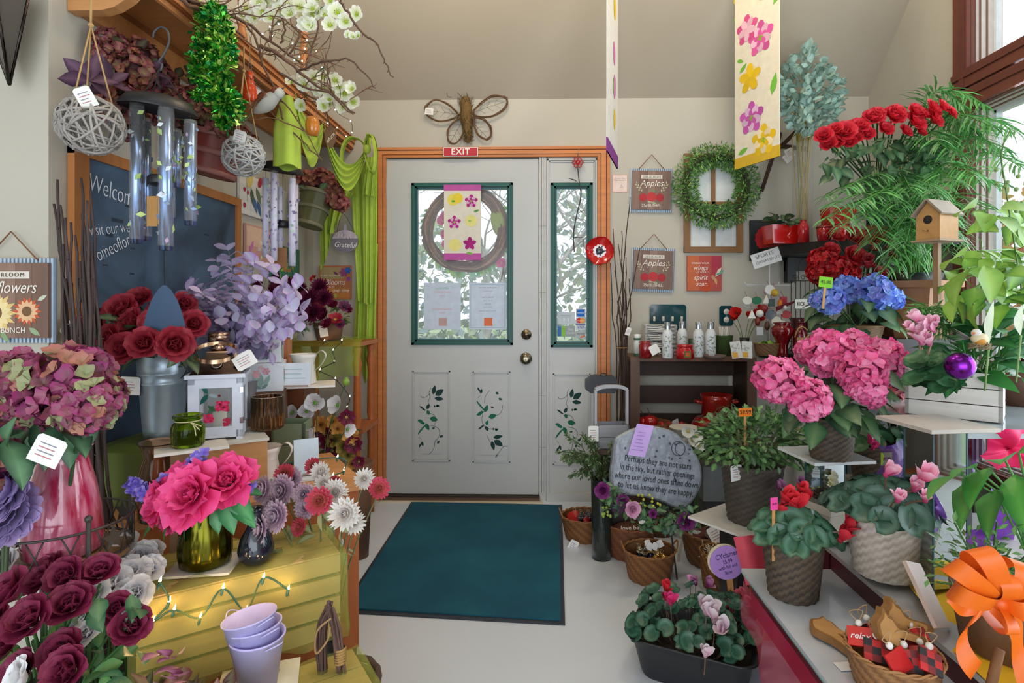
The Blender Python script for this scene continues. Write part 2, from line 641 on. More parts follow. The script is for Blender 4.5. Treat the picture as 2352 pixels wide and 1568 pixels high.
def torus_rope(mb,R_,r_,z,col,seg=48,tw=10,sx=1.0,sy=1.0):
 for ph in(0,PI):
  pts=[]
  for i in range(seg*2+1):
   a=2*PI*i/(seg*2)
   q=tw*a+ph
   pts.append(((R_+r_*.6*math.cos(q))*math.cos(a)*sx,(R_+r_*.6*math.cos(q))*math.sin(a)*sy,z+r_*.6*math.sin(q)))
  mb.tube(pts,r_*.62,varc(col,.15),5,cap=False)
def wkb(root,R_,h,c='#9a6a3c',sx=1.0,handles=True,k=.8):
 mb=MB()
 rr=random.Random(int(R_*1e4)+int(h*999))
 rows,seg=13,56
 mb.lathe([(R_*(k+(1-k)*(i/rows)**.7),h*i/rows)for i in range(rows+1)],c,seg,wob=lambda i,j,a,z:R_*.022*math.sin(j*2*PI*14/seg+i*1.5),cols=lambda i,j:mixc(c,'#5a3418',.45+.45*math.sin(j*2*PI*14/seg+i*1.5)),T=TR(sc=(sx,1,1)))
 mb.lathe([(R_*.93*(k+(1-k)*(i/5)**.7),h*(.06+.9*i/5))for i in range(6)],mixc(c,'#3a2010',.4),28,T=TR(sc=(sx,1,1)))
 mb.lathe([(.001,h*.05),(R_*k,h*.05)],c,20,T=TR(sc=(sx,1,1)))
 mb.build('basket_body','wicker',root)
 m2=MB()
 torus_rope(m2,R_,R_*.05,h,c,sx=sx)
 m2.build('rim','wicker',root)
 if handles:
  for s_ in(-1,1):
   m3=MB()
   pts=[(s_*R_*sx*(1.0+.12*math.sin(PI*t)),R_*.35*(t*2-1),h+R_*.35*math.sin(PI*t))for t in[i/10 for i in range(11)]]
   m3.tube(pts,R_*.035,c,6)
   m3.build('handle','wicker',root)
def ptg(parent,loc,rot,w=.035,h=.045,name='price_tag',ink=True,c='#f2efe9'):
 mb=MB()
 mb.prism([(-w/2,-h),(w/2,-h),(w/2,-.005),(w/2-.006,0),(-w/2+.006,0),(-w/2,-.005)],-.0005,.0005,c)
 if ink:
  for k in range(4):
   z=-h*(.3+.15*k)
   mb.bb(-w*.32,w*U(.1,.32),-.0012,-.0006,z,z+h*.035,'#c07a86' if k%2 else '#8a8a96')
 return mb.build(name,'paper',parent,loc,rot)
 # ================================================================== the room
D=3.39
def W(u,v,off=0.0):
 return at(u,v,Y=D-off)
XL=at(720,700,Y=D).x
XR=at(1995,700,Y=D).x
CZ=at(1400,226,Y=D).z
def wx(u):return W(u,700).x
def wz(v,u=1150):return W(u,v).z
SL=0.98
YJ=1.555
# materials of the shell
def wall_mat(name,c,rough=.75,bump=.05):
 m,nt,p,out=nodes(name)
 tc=nt.nodes.new('ShaderNodeTexCoord')
 n1=nt.nodes.new('ShaderNodeTexNoise');n1.inputs['Scale'].default_value=1.4
 n2=nt.nodes.new('ShaderNodeTexNoise');n2.inputs['Scale'].default_value=140
 cr=nt.nodes.new('ShaderNodeValToRGB')
 c=hexc(c)
 cr.color_ramp.elements[0].position=.3;cr.color_ramp.elements[0].color=(*[x*.94 for x in c],1)
 cr.color_ramp.elements[1].position=.7;cr.color_ramp.elements[1].color=(*[min(1,x*1.04)for x in c],1)
 b=nt.nodes.new('ShaderNodeBump');b.inputs['Strength'].default_value=bump;b.inputs['Distance'].default_value=.002
 L=nt.links.new
 L(tc.outputs['Object'],n1.inputs['Vector']);L(tc.outputs['Object'],n2.inputs['Vector'])
 L(n1.outputs['Fac'],cr.inputs['Fac']);L(cr.outputs[0],p.inputs['Base Color'])
 L(n2.outputs['Fac'],b.inputs['Height']);L(b.outputs[0],p.inputs['Normal'])
 p.inputs['Roughness'].default_value=rough
 return m
m_wall=wall_mat('wall_paint','#c1bbad')
m_ceil=wall_mat('ceiling_paint','#bbaf9c')
m_door=wall_mat('door_paint','#c5c5c2',.4,.0)
m_floor=wall_mat('vinyl_floor','#dee5ee',.32,.03)
def carpet():
 m,nt,p,out=nodes('mat_pile')
 tc=nt.nodes.new('ShaderNodeTexCoord')
 n1=nt.nodes.new('ShaderNodeTexNoise');n1.inputs['Scale'].default_value=3.2;n1.inputs['Detail'].default_value=6
 n2=nt.nodes.new('ShaderNodeTexNoise');n2.inputs['Scale'].default_value=330
 cr=nt.nodes.new('ShaderNodeValToRGB')
 cr.color_ramp.elements[0].position=.3;cr.color_ramp.elements[0].color=(*hexc('#0c4a62'),1)
 cr.color_ramp.elements[1].position=.75;cr.color_ramp.elements[1].color=(*hexc('#146476'),1)
 b=nt.nodes.new('ShaderNodeBump');b.inputs['Strength'].default_value=.8;b.inputs['Distance'].default_value=.003
 L=nt.links.new
 L(tc.outputs['Object'],n1.inputs['Vector']);L(tc.outputs['Object'],n2.inputs['Vector'])
 L(n1.outputs['Fac'],cr.inputs['Fac']);L(cr.outputs[0],p.inputs['Base Color'])
 L(n2.outputs['Fac'],b.inputs['Height']);L(b.outputs[0],p.inputs['Normal'])
 p.inputs['Roughness'].default_value=.95
 return m
 # floor, ceiling
mb=MB();mb.bb(-3.3,XR+.12,-2.6,D+.12,-.1,0,'#ffffff');o=struct(mb,'floor',m_floor)
mb=MB()
yr=0.3
zr=CZ+SL*(D-yr)
mb.add([(-3.3,D+.12,CZ-.12*SL),(XR+.12,D+.12,CZ-.12*SL),(XR+.12,yr,zr),(-3.3,yr,zr),(XR+.12,-2.6,zr-2.9*.6),(-3.3,-2.6,zr-2.9*.6)]+[(-3.3,D+.12,CZ+.05),(XR+.12,D+.12,CZ+.05),(XR+.12,yr,zr+.12),(-3.3,yr,zr+.12),(XR+.12,-2.6,zr+.1-2.9*.6),(-3.3,-2.6,zr+.1-2.9*.6)],[(0,1,2,3),(3,2,4,5),(9,8,7,6),(11,10,8,9)],'#ffffff',None,True)
struct(mb,'ceiling',m_ceil)
# door wall with the opening of the door unit
ox0,ox1=wx(886),wx(1374)
oz1=wz(362)
mb=MB()
mb.bb(-3.3,ox0,D,D+.12,0,CZ+.02,'#fff')
mb.bb(ox1,XR+.12,D,D+.12,0,CZ+.02,'#fff')
mb.bb(ox0,ox1,D,D+.12,oz1,CZ+.02,'#fff')
mb.build('wall_back',m_wall)['kind']='structure'
# left wall (gable shaped), jutting wall, far left wall
def gable(x,y0,y1,z0=0):
 zz=lambda y:min(CZ+SL*(D-y),zr-(yr-y)*.6 if y<yr else 99)+.02
 return[(x,y0,z0),(x,y1,z0),(x,y1,zz(y1))]+([(x,yr,zz(yr))]if y0<yr<y1 else[])+[(x,y0,zz(y0))]
def vwall(name,x,y0,y1,th):
 g0,g1=gable(x,y0,y1),gable(x+th,y0,y1)
 n=len(g0)
 mb=MB()
 mb.add(g0+g1,[tuple(range(n)),tuple(reversed(range(n,2*n)))]+[(i,i+n,(i+1)%n+n,(i+1)%n)for i in range(n)],'#fff',None,True)
 mb.build(name,m_wall)['kind']='structure'
vwall('wall_left',XL,YJ+.1,D,-.12)
mb=MB();mb.bb(-3.3,XL,YJ,YJ+.1,0,CZ+SL*(D-YJ),'#fff')
mb.build('wall_left_return',m_wall)['kind']='structure'
vwall('wall_far_left',-3.3,-2.6,YJ,-.1)
# right wall with two window openings
WY1=at(2226,200,X=XR).y
WY0=.55
zu0=at(2290,128,X=XR).z
zl1=zu0-.16
zl0=.45
zu1=3.3
mb=MB()
def rw(y0,y1,z0,z1):mb.bb(XR,XR+.12,y0,y1,z0,z1,'#fff')
rw(WY1,D,0,CZ)
rw(-2.6,WY0,0,3.0)
rw(WY0,WY1,0,zl0)
rw(WY0,WY1,zl1,zu0)
g=[(y,CZ+SL*(D-y))for y in(D,WY1)]
mb.add([(XR,D,CZ),(XR,WY1,CZ),(XR,WY1,g[1][1])],[(0,1,2)],'#fff',None,True)
top=[(XR,WY1,zu1),(XR,-2.6,3.0),(XR,WY0,3.0),(XR,WY0,zu1)]
mb.add([(XR,WY1,zu1),(XR,WY0,zu1),(XR,WY0,3.0),(XR,-2.6,3.0),(XR,-2.6,zr-2.9*.6),(XR,yr,zr),(XR,WY1,CZ+SL*(D-WY1))],[(0,1,2,3,4,5,6)],'#fff',None,True)
mb.build('wall_right',m_wall)['kind']='structure'
# window frames (dark red brown wood with inner white vinyl and blinds side)
RB='#6e3a2c'
def rwindow(name,y0,y1,z0,z1,par_label):
 mb=MB()
 t=.075
 for(a,b,c,d_)in((y1-.01,y1+t,z0-t,z1+t),(y0-t,y0+.01,z0-t,z1+t)):
  mb.bb(XR-.02,XR+.001,a,b,c,d_,RB)
  mb.bb(XR-.028,XR-.018,a+.01,b-.045,c,d_,mixc(RB,'#2c1410',.25))
 for(a,b)in((z0-t,z0+.01),(z1-.01,z1+t)):
  mb.bb(XR-.022,XR+.001,y0-t,y1+t,a,b,RB)
  mb.bb(XR-.03,XR-.018,y0-t,y1+t,a+.045,b-.01,mixc(RB,'#2c1410',.2))
 root=struct(mb,name,'wood')
 mb=MB()
 for k,(c,w0,w1)in enumerate(((RB,0,.02),('#c9c2bd',.02,.032),('#7b5a50',.032,.038),('#d5cfca',.038,.056),('#7b5a50',.056,.062),('#cfc8c2',.062,.09),(RB,.09,.12))):
  mb.bb(XR+w0,XR+w1,y1-.012-.004*k,y1,z0,z1,c)
  mb.bb(XR+w0,XR+w1,y0,y0+.012+.004*k,z0,z1,c)
  mb.bb(XR+w0,XR+w1,y0,y1,z0,z0+.012+.004*k,c)
  mb.bb(XR+w0,XR+w1,y0,y1,z1-.012-.004*k,z1,c)
 mb.build('reveal','satin',root)
 mb=MB()
 s=.045
 for(a,b,c,d_)in((y0,y0+s,z0,z1),(y1-s,y1,z0,z1),(y0,y1,z0,z0+s),(y0,y1,z1-s,z1),((y0+y1)/2-.02,(y0+y1)/2+.02,z0,z1)):
  mb.bb(XR+.085,XR+.11,a,b,c,d_,'#dfe6ee')
 mb.build('sash','satin',root)
 mb=MB();mb.bb(XR+.094,XR+.098,y0+s,y1-s,z0+s,z1-s,'#ffffff')
 mb.build('glass','pane',root)
 return root
rwindow('window_2',WY0,WY1,zl0,zl1,'')
rwindow('window_3',WY0,WY1,zu0,zu1,'')
# ---- door casing
OAK='#c77a42'
def casing():
 mb=MB()
 x0,x1,x2,x3=wx(862),wx(888),wx(1372),wx(1400)
 z1,z2=wz(362),wz(340)
 z2r=z2
 def strip(f0,f1,y,c):
  for(a,b)in((x0+(x1-x0)*f0,x0+(x1-x0)*f1),(x3-(x3-x2)*f1,x3-(x3-x2)*f0)):
   mb.bb(a,b,D-y,D,0,z2-(z2-z1)*f0,c)
  mb.bb(x0+(x1-x0)*f0,x3-(x3-x2)*f0,D-y-.0004,D,z2-(z2-z1)*f1,z2-(z2-z1)*f0,c)
 strip(0,.25,.028,OAK)
 strip(.25,.32,.018,'#7a3a16')
 strip(.32,.7,.022,'#cf8248')
 strip(.7,.76,.014,'#7a3a16')
 strip(.76,1,.018,OAK)
 return struct(mb,'trim_1','wood')
casing()
# ---- door slab
dx0,dx1,dz1,dz0=wx(889),wx(1237),wz(365),.035
gx0,gx1,gz0,gz1=wx(958),wx(1167),wz(780),wz(433)
def leafset(mb,u0,v0,items,flipx=False,s=1.0,y=-.0035):
 for(du,dv,L,w,ang,c)in items:
  a=RAD(ang)
  x,z=wx(u0+(-du if flipx else du)),wz(v0+dv)
  l=L/383
  ww=w/383
  ca,sa=math.cos(a)*(-1 if flipx else 1),math.sin(a)
  pts=[]
  for t,q in((0,0),(.18,.6),(.4,1),(.6,.85),(.8,.6),(1,0),(.8,-.5),(.55,-.9),(.35,-1),(.15,-.6)):
   px,pz=l*t,ww*q
   pts.append((x+px*ca-pz*sa,z+px*sa+pz*abs(ca)))
  if flipx:
   pts.reverse()
  mb.add([(px,D+y,pz)for px,pz in pts],[tuple(range(len(pts)))],c,None,True)
G1,G2,G3='#0c3b36','#0f6a4c','#1b8a64'
STEN=[(35,26,22,5,78,G1),(40,28,24,7,35,G1),(38,34,22,5,-8,G1),(18,62,17,5,150,G1),(20,60,14,4,62,G1),(22,62,12,4,-70,G2),(27,80,20,6,-15,G2),(38,56,6,2,80,G1),(41,54,8,2,20,G1),(42,50,9,3,-25,G2),(16,92,18,6,160,G2),(16,96,28,7,235,G2),(18,92,18,5,-65,G2),(32,104,8,2,10,G1),(50,124,9,3,25,G1),(44,138,8,3,40,G1),(8,130,8,3,130,G1),(9,134,12,3,-75,G1),(7,138,12,3,250,G1)]
def vines(mb,u0,v0,flipx,fl=1):
 def P(du,dv):return(wx(u0+(-du if flipx else du)),D-.0035,wz(v0+dv))
 for seq in([(30,6),(26,16),(28,28),(24,38),(30,50)],[(28,18),(20,26),(10,28),(6,24)],[(18,66),(34,66),(42,78),(38,90)],[(30,92),(46,98),(50,112),(42,128)],[(40,126),(36,146),(26,158)]):
  mb.tube(stk([P(*q)for q in seq],4),.0013,'#3f4a48',4,cap=False)
mb=MB()
y0,y1=D+.0,D+.045
mb.bb(dx0,gx0,y0,y1,dz0,dz1,'#fff');mb.bb(gx1,dx1,y0,y1,dz0,dz1,'#fff')
mb.bb(gx0,gx1,y0,y1,dz0,gz0,'#fff');mb.bb(gx0,gx1,y0,y1,gz1,dz1,'#fff')
door=struct(mb,'door_1',m_door)
def green_frame(u0,u1,v0,v1,parent):
 mb=MB()
 GF='#0e5348'
 X0,X1,Z0,Z1=wx(u0),wx(u1),wz(v1),wz(v0)
 for k,(a,b,y,c)in enumerate(((0,.4,.012,GF),(.4,.55,.018,'#14695c'),(.55,.85,.008,'#0a4038'),(.85,1,.004,'#2f6f78'))):
  w=14/383
  i0,i1=w*a,w*b
  mb.bb(X0+i0,X0+i1,D-y,D,Z0+i0,Z1-i0,c)
  mb.bb(X1-i1,X1-i0,D-y,D,Z0+i0,Z1-i0,c)
  mb.bb(X0+i0,X1-i0,D-y,D,Z0+i0,Z0+i1,c)
  mb.bb(X0+i0,X1-i0,D-y,D,Z1-i1,Z1-i0,c)
 mb.build('window_frame','satin',parent)
 mb=MB();mb.bb(X0+.03,X1-.03,D+.02,D+.024,Z0+.03,Z1-.03,'#fff')
 mb.build('glass','pane',parent)
green_frame(946,1178,420,792,door)
def panel(u0,u1,v0,v1,parent,inner=17):
 mb=MB()
 X0,X1,Z0,Z1=wx(u0),wx(u1),wz(v1),wz(v0)
 def ring(i0,i1,y):
  mb.bb(X0+i0,X0+i1,D-y,D,Z0+i0,Z1-i0,'#fff');mb.bb(X1-i1,X1-i0,D-y,D,Z0+i0,Z1-i0,'#fff')
  mb.bb(X0+i0,X1-i0,D-y,D,Z0+i0,Z0+i1,'#fff');mb.bb(X0+i0,X1-i0,D-y,D,Z1-i1,Z1-i0,'#fff')
 ring(0,.007,.007);ring(.012,.016,.003)
 i=inner/383
 mb.bb(X0+i,X1-i,D-.003,D,Z0+i,Z1-i,'#fff')
 mb.build('panel',m_door,parent)
panel(948,1034,852,1059,door);panel(1086,1172,853,1061,door)
mb=MB();leafset(mb,960,880,STEN);vines(mb,960,885,False)
mb.build('stencil','matte',door)['label']='green stencilled vine on the panel below the glass'
mb=MB()
ST2=[(du,168-dv,L,w,-a,c)for(du,dv,L,w,a,c)in STEN]
leafset(mb,1095,870,ST2)
for seq in([(30,6),(20,20),(18,36)],[(18,50),(12,70),(18,90),(40,96)],[(60,40),(56,56),(46,64)],[(24,110),(34,128),(52,130)],[(48,150),(44,160),(60,136),(70,134)]):
 mb.tube(stk([(wx(1095+a),D-.0035,wz(890+b))for a,b in seq],4),.0013,'#3f4a48',4,cap=False)
mb.build('stencil','matte',door)
def knob(u,v,r,key,name):
 mb=MB()
 T=TR((wx(u),D,wz(v)),(PI/2,0,0))
 c='#8d8470'
 mb.lathe([(r,0),(r,.006),(r*.9,.011),(r*.45,.013)]+([(r*.4,.03),(r*.75,.04),(r*.85,.052),(r*.72,.06),(r*.3,.063),(.001,.063)]if not key else[(r*.4,.016),(r*.35,.02),(.001,.02)]),c,28,T)
 mb.bb(wx(u)-.0015,wx(u)+.0015,D-.0665 if not key else D-.022,D-.02,wz(v)-.005,wz(v)+.005,'#201c18')
 mb.build(name,'brass',door)
knob(1209,768,.031,True,'deadbolt');knob(1208,823,.036,False,'door_knob')
for v in(440,768,1082):
 mb=MB()
 for k in range(5):
  mb.lathe([(.006,0),(.0065,.002),(.0065,.018),(.006,.0195)],'#b9b2a6',8,TR((wx(886),D-.008,wz(v)+.045-.02*k)),closed=True)
 mb.build('hinge','satin',door)
 # dark gaps round the slab, threshold
mb=MB()
mb.bb(ox0,ox1,D+.05,D+.1,oz1-.02,oz1,'#8f8a80')
mb.bb(ox0,dx0+.0,D+.03,D+.1,0,oz1,'#c8c3b8')
mb.bb(wx(1232),wx(1262),D+.05,D+.1,0,oz1,'#c8c3b8')
mb.bb(dx0-.004,dx0,D-.004,D+.03,0,oz1,'#b9b4aa')
struct(mb,'trim_2','satin')
mb=MB()
mb.bb(ox0-.02,wx(1240),D-.045,D+.1,0,.02,'#6b5240')
mb.bb(ox0,wx(1240),D-.02,D+.1,.02,.03,'#3a2c24')
mb.bb(ox0-.02,wx(1248),D-.06,D-.045,0,.01,'#d8c9aa')
struct(mb,'trim_3','wood')
# mullion and side light
mb=MB()
mb.bb(wx(1239),wx(1254),D-.006,D+.1,0,oz1,'#c9c7c2')
mb.bb(wx(1243.5),wx(1244.7),D-.007,D,.05,oz1,'#77706a')
mb.bb(wx(1249),wx(1249.8),D-.007,D,.05,oz1,'#a5a09a')
for v in(520,600,672,908,1026):
 mb.bb(wx(1239),wx(1254),D-.0075,D,wz(v),wz(v)+.002,'#8d8882')
struct(mb,'trim_4','satin')
mb=MB()
sx0,sx1=wx(1254),wx(1373)
a0,a1,b0,b1=wx(1276),wx(1349),wz(787),wz(432)
mb.bb(sx0,a0,D+.0,D+.045,0,oz1,'#fff');mb.bb(a1,sx1,D+.0,D+.045,0,oz1,'#fff')
mb.bb(a0,a1,D+.0,D+.045,0,b0,'#fff');mb.bb(a0,a1,D+.0,D+.045,b1,oz1,'#fff')
side=struct(mb,'window_1',m_door)
mb=MB()
for i0,i1,y in((0,.01,.012),(.014,.02,.006)):
 X0,X1,Z0,Z1=wx(1256),wx(1371),.05,oz1-.01
 mb.bb(X0+i0,X0+i1,D-y,D,Z0,Z1,'#fff');mb.bb(X1-i1,X1-i0,D-y,D,Z0,Z1,'#fff');mb.bb(X0,X1,D-y,D,Z1-i1,Z1-i0,'#fff')
mb.bb(wx(1256),wx(1371),D-.02,D,.0,.05,'#fff')
mb.build('moulding',m_door,side)
green_frame(1265,1361,421,797,side)
panel(1270,1356,857,1066,side)
mb=MB();leafset(mb,1276,887,STEN);vines(mb,1276,887,False)
mb.build('stencil','matte',side)
# ---- door mat: fabric with rubber border
mb=MB()
c4=[at(780,1408,Z=.0),at(1298,1437,Z=.0),at(1291,1161,Z=.0),at(945,1154,Z=.0)]
cen=sum(c4,Vector())/4
def inset(k):return[(cen+(p-cen)*k)for p in c4]
mat_o=inset(1.0);mat_i=inset(.965)
mb.slab([(p.x-cen.x,p.y-cen.y)for p in mat_o],.001,.006,'#2c333c')
r_=thing('door_mat','dark teal ribbed mat with black rubber border in front of the door','mat',(cen.x,cen.y,0))
mb.build('rubber_border','satin',r_)
mb=MB();mb.slab([(p.x-cen.x,p.y-cen.y)for p in mat_i],.006,.011,'#10525f')
mb.build('pile',carpet(),r_)
# ---- outside
m_grass,nt,p,out=nodes('lawn_green')
p.inputs['Base Color'].default_value=(.30,.42,.16,1)
mb=MB();mb.bb(-30,30,D+.3,45,-.35,-.3,'#789a50');mb.bb(XR+.2,30,-12,D+.3,-.35,-.3,'#789a50')
struct(mb,'ground',m_grass)
def bare_tree(loc,h,seed,label):
 r=random.Random(seed)
 root=thing('bare_tree',label,'tree',loc)
 mb=MB()
 def br(p,d,L,rad,n):
  pts=[p]
  for k in range(4):
   d=(d+rdir(-.4,.5,r)*.25).normalized()
   pts.append(pts[-1]+d*L/4)
  mb.tube(pts,rad,mixc('#8d8c90','#b0aca8',r.random()),4,r1=rad*.6,cap=False)
  if n:
   for k in range(3):
    br(pts[2+k%3],(d+rdir(-.3,.6,r)*.8).normalized(),L*r.uniform(.6,.8),rad*.55,n-1)
 br(Vector((0,0,0)),Vector((0,0,1)),h*.38,h*.016,4)
 mb.build('branches','matte',root)
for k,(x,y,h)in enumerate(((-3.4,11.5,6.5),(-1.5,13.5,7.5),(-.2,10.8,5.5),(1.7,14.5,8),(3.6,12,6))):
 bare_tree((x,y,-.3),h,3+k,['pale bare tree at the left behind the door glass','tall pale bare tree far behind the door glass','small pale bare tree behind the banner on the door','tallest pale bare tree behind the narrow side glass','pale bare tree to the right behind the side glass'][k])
def out_bush(loc,s,cols,seed,label,name='garden_bush',n=260,ls=.14):
 mb=lcl(n,(0,0,s[2]*.55),s,ls,ls*.6,cols,seed,-.5,.4,.4)
 o=mb.build(name,'leaf',None,loc)
 tag(o,label,'bush')
mb=MB()
rh=random.Random(5)
for i in range(8000):
 x=rh.uniform(-12,12)
 hh=5.2+1.2*math.sin(x*.9)+.8*math.sin(x*2.3+1)
 z=hh*rh.random()**1.25
 leaf(mb,dirY((x*1.4,21+rh.uniform(-1.2,1.2),z),rdir(-1,1,rh),rh.uniform(-1,1)),.42,.26,.4,varc(rh.choice(['#a8bccc','#9cb2a8','#b3c0a4','#a4b8c4','#b9c4cc']),.08,rh),nl=2,r=rh)  # leaf colours paled towards blue, outdoor haze painted in
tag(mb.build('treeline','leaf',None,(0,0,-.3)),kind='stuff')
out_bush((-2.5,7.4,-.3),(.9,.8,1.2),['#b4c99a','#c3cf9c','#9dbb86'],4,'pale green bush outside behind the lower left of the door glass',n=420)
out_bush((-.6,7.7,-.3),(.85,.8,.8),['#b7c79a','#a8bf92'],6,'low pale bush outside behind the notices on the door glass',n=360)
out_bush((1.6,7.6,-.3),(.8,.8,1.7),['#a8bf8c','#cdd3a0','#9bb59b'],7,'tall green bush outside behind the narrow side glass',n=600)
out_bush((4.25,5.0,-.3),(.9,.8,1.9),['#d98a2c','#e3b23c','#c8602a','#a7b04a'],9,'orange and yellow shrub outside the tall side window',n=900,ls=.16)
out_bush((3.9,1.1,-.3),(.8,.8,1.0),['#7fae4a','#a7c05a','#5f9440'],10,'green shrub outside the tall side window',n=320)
# ================================================================== left side of the shop
def on_left(u,v,off=0.0):
 """point on the left wall plane (off metres in front of it)"""
 return at(u,v,X=XL+off)
LROT=PI/2
# ---- deep wooden shelf along the left wall
SHX=at(813,334,Y=D).x
SHZ=at(813,334,Y=D).z
YS=1.62
def left_shelf():
 r=thing('display_shelf','long orange wooden wall shelf high on the left with branches laid on top','shelf',(XL,YS,SHZ))
 w,L=SHX-XL,D-YS-.004
 mb=MB()
 mb.bb(.002,w-.02,0,L,-.012,.006,'#b97a45')
 mb.build('shelf_board','wood',r).rotation_euler=(0,0,0)
 mb=MB()
 for z0,z1,x,c in((-.045,-.028,w-.018,'#c98550'),(-.028,-.02,w-.006,'#8a4a22'),(-.02,.004,w,'#d08a54'),(.004,.01,w+.004,'#8f5026'),(.01,.028,w+.008,'#c97f48'),(.028,.034,w+.016,'#a86434')):
  mb.bb(w-.03,x,0,L,z0,z1,c)
 mb.build('front_moulding','wood',r)
 mb=MB();mb.bb(.002,.025,0,L,-.1,-.012,'#b97a45');mb.bb(.025,.03,0,L,-.03,-.012,'#8a5228')
 mb.build('wall_cleat','wood',r)
 mb=MB()
 pts=[(.002,-.0),(.002,-.095),(.1,-.095),(.14,-.085),(.18,-.06),(.22,-.02),(.235,0)]
 mb.prism([(x,z-.012)for x,z in pts],.0,.035,'#c48a55')
 mb.build('bracket','wood',r,(0,-.005,0))
 for y in(.55,1.12):
  mb=MB()
  mb.lathe([(.02,0),(.02,.06),(.013,.08),(.022,.12),(.014,.15),(.018,.26),(.012,.3),(.02,.33),(.02,.38)],'#c07a42',14,closed=True)
  mb.build('spindle','satin',r,(w-.03,y,.03))
left_shelf()
# ---- branches lying on the shelf, with lights
def branch_mb(mb,p,d,L,rad,n,r,col,tips=None,sag=0.0,wig=.3):
 pts=[Vector(p)]
 d=Vector(d).normalized()
 for k in range(5):
  d=(d+rdir(-1,1,r)*wig-Vector((0,0,sag))).normalized()
  pts.append(pts[-1]+d*L/5)
 mb.tube(pts,rad,varc(col,.2,r),5,r1=rad*.55,cap=False)
 for k in range(1,5):
  if r.random()<.6:
   q=pts[k]
   mb.tube([q,q+rdir(-1,1,r)*.012],rad*.6,col,4,r1=.0004,cap=False)
 if tips is not None:
  tips.append(pts[-1])
 if n:
  for k in range(3):
   branch_mb(mb,pts[1+k+(k>0)],(d+rdir(-.7,1,r)*.9).normalized(),L*r.uniform(.45,.75),rad*.6,n-1,r,col,tips,sag,wig)
rb=random.Random(21)
tips=[]
rt=thing('branch_garland','bare brown branches with white blossoms piled on the high wooden shelf','branches',(SHX,2.2,SHZ+.03))
mb=MB()
def pl(u,v,Y):return at(u,v,Y=Y)-Vector((SHX,2.2,SHZ+.03))
BR=[[(420,-10,1.75),(480,20,1.85),(560,50,2.0),(620,95,2.1),(700,150,2.25)],[(400,-20,1.7),(430,10,1.75),(500,45,1.9),(560,85,2.0)],[(560,50,2.0),(590,90,2.0),(600,140,2.05),(630,200,2.1),(655,240,2.15),(700,300,2.2),(740,370,2.25)],[(600,105,2.1),(640,125,2.1),(660,140,2.1),(720,190,2.2),(760,215,2.3),(815,262,2.4)],[(640,165,2.1),(700,200,2.2),(750,210,2.2),(790,245,2.3),(812,265,2.3)],[(685,165,2.1),(720,150,2.0),(760,140,1.9),(805,138,1.9),(835,165,1.9),(862,203,1.9)],[(780,0,1.9),(800,30,1.9),(835,75,1.9),(868,105,1.9),(885,145,1.9),(902,177,1.9)],[(645,100,2.2),(655,60,2.2),(640,20,2.2),(650,-20,2.2)],[(660,130,2.2),(690,80,2.2),(700,30,2.2)],[(700,160,2.3),(715,110,2.3),(730,60,2.3),(725,10,2.3)],[(640,240,2.2),(655,280,2.2),(690,320,2.2),(735,365,2.25)],[(690,210,2.3),(740,240,2.4),(760,290,2.6),(790,310,2.8)]]
for k,s_ in enumerate(BR):
 P=stk([pl(*q)for q in s_],4)
 P=[p+rdir(-1,1,rb)*.004 for p in P]
 rad=.008 if k in(0,1,3)else .0045
 mb.tube(P,rad,varc('#6e5140',.2,rb),6,r1=rad*.45,cap=False)
 tips+=P[2::4]
 for p in P[2:-2:2]:
  if rb.random()<.55 and k not in(6,5,10):
   branch_mb(mb,p,rdir(-.2,1,rb),rb.uniform(.09,.2),.003,1,rb,'#7a5a44',tips)
  mb.tube([p,p+rdir(-1,1,rb)*.014],.0022,'#6e5140',4,r1=.0005,cap=False)
mb.build('branches','matte',rt)
bl=[popm('#e4ee9a','#ffffff','#b8cf30',7,s,20,.2)for s in(1,2)]
BP=[(567,22,2.1,.026),(597,12,2.1,.018),(572,50,2.1,.014),(662,32,2.1,.03),(610,8,2.1,.024),(690,18,2.1,.026),(722,34,2.1,.03),(745,38,2.1,.026),(700,40,2.15,.024),(776,30,2.0,.027),(795,50,2.0,.024),(820,33,2.0,.022),(640,0,2.1,.024),(725,8,2.1,.022),(760,3,2.1,.02),(812,86,2.0,.014),(800,80,2.0,.012),(824,82,2.0,.012),(722,180,2.3,.026),(745,178,2.3,.024),(770,185,2.3,.026),(700,195,2.3,.024),(765,212,2.35,.028),(792,215,2.35,.03),(812,235,2.4,.026),(745,205,2.3,.022),(790,245,2.4,.026),(672,190,2.3,.022),(800,200,2.4,.022),(755,240,2.4,.02),(585,40,2.1,.022),(560,35,2.1,.022)]
BP+=[(rb.uniform(548,830),rb.uniform(-10,62),2.08,.024)for _ in range(14)]+[(rb.uniform(690,820),rb.uniform(175,250),2.32,.022)for _ in range(10)]
plf(rt,bl,'petal',[pl(u,v,Y)for u,v,Y,s in BP],[s*1.35 for*_,s in BP],'blossom',[(-.1+.2*rb.random(),-1,rb.uniform(-.3,.3))for _ in BP],rb)
for(u,v,Y)in((652,45,2.1),(665,50,2.1),(750,155,2.2),(745,15,2.1)):
 m=MB();leaf(m,dirY(pl(u,v,Y),(rb.uniform(-1,1),-.3,-.6)),.05,.03,.3,'#4d6a48')
 m.build('leaf','leaf',rt)
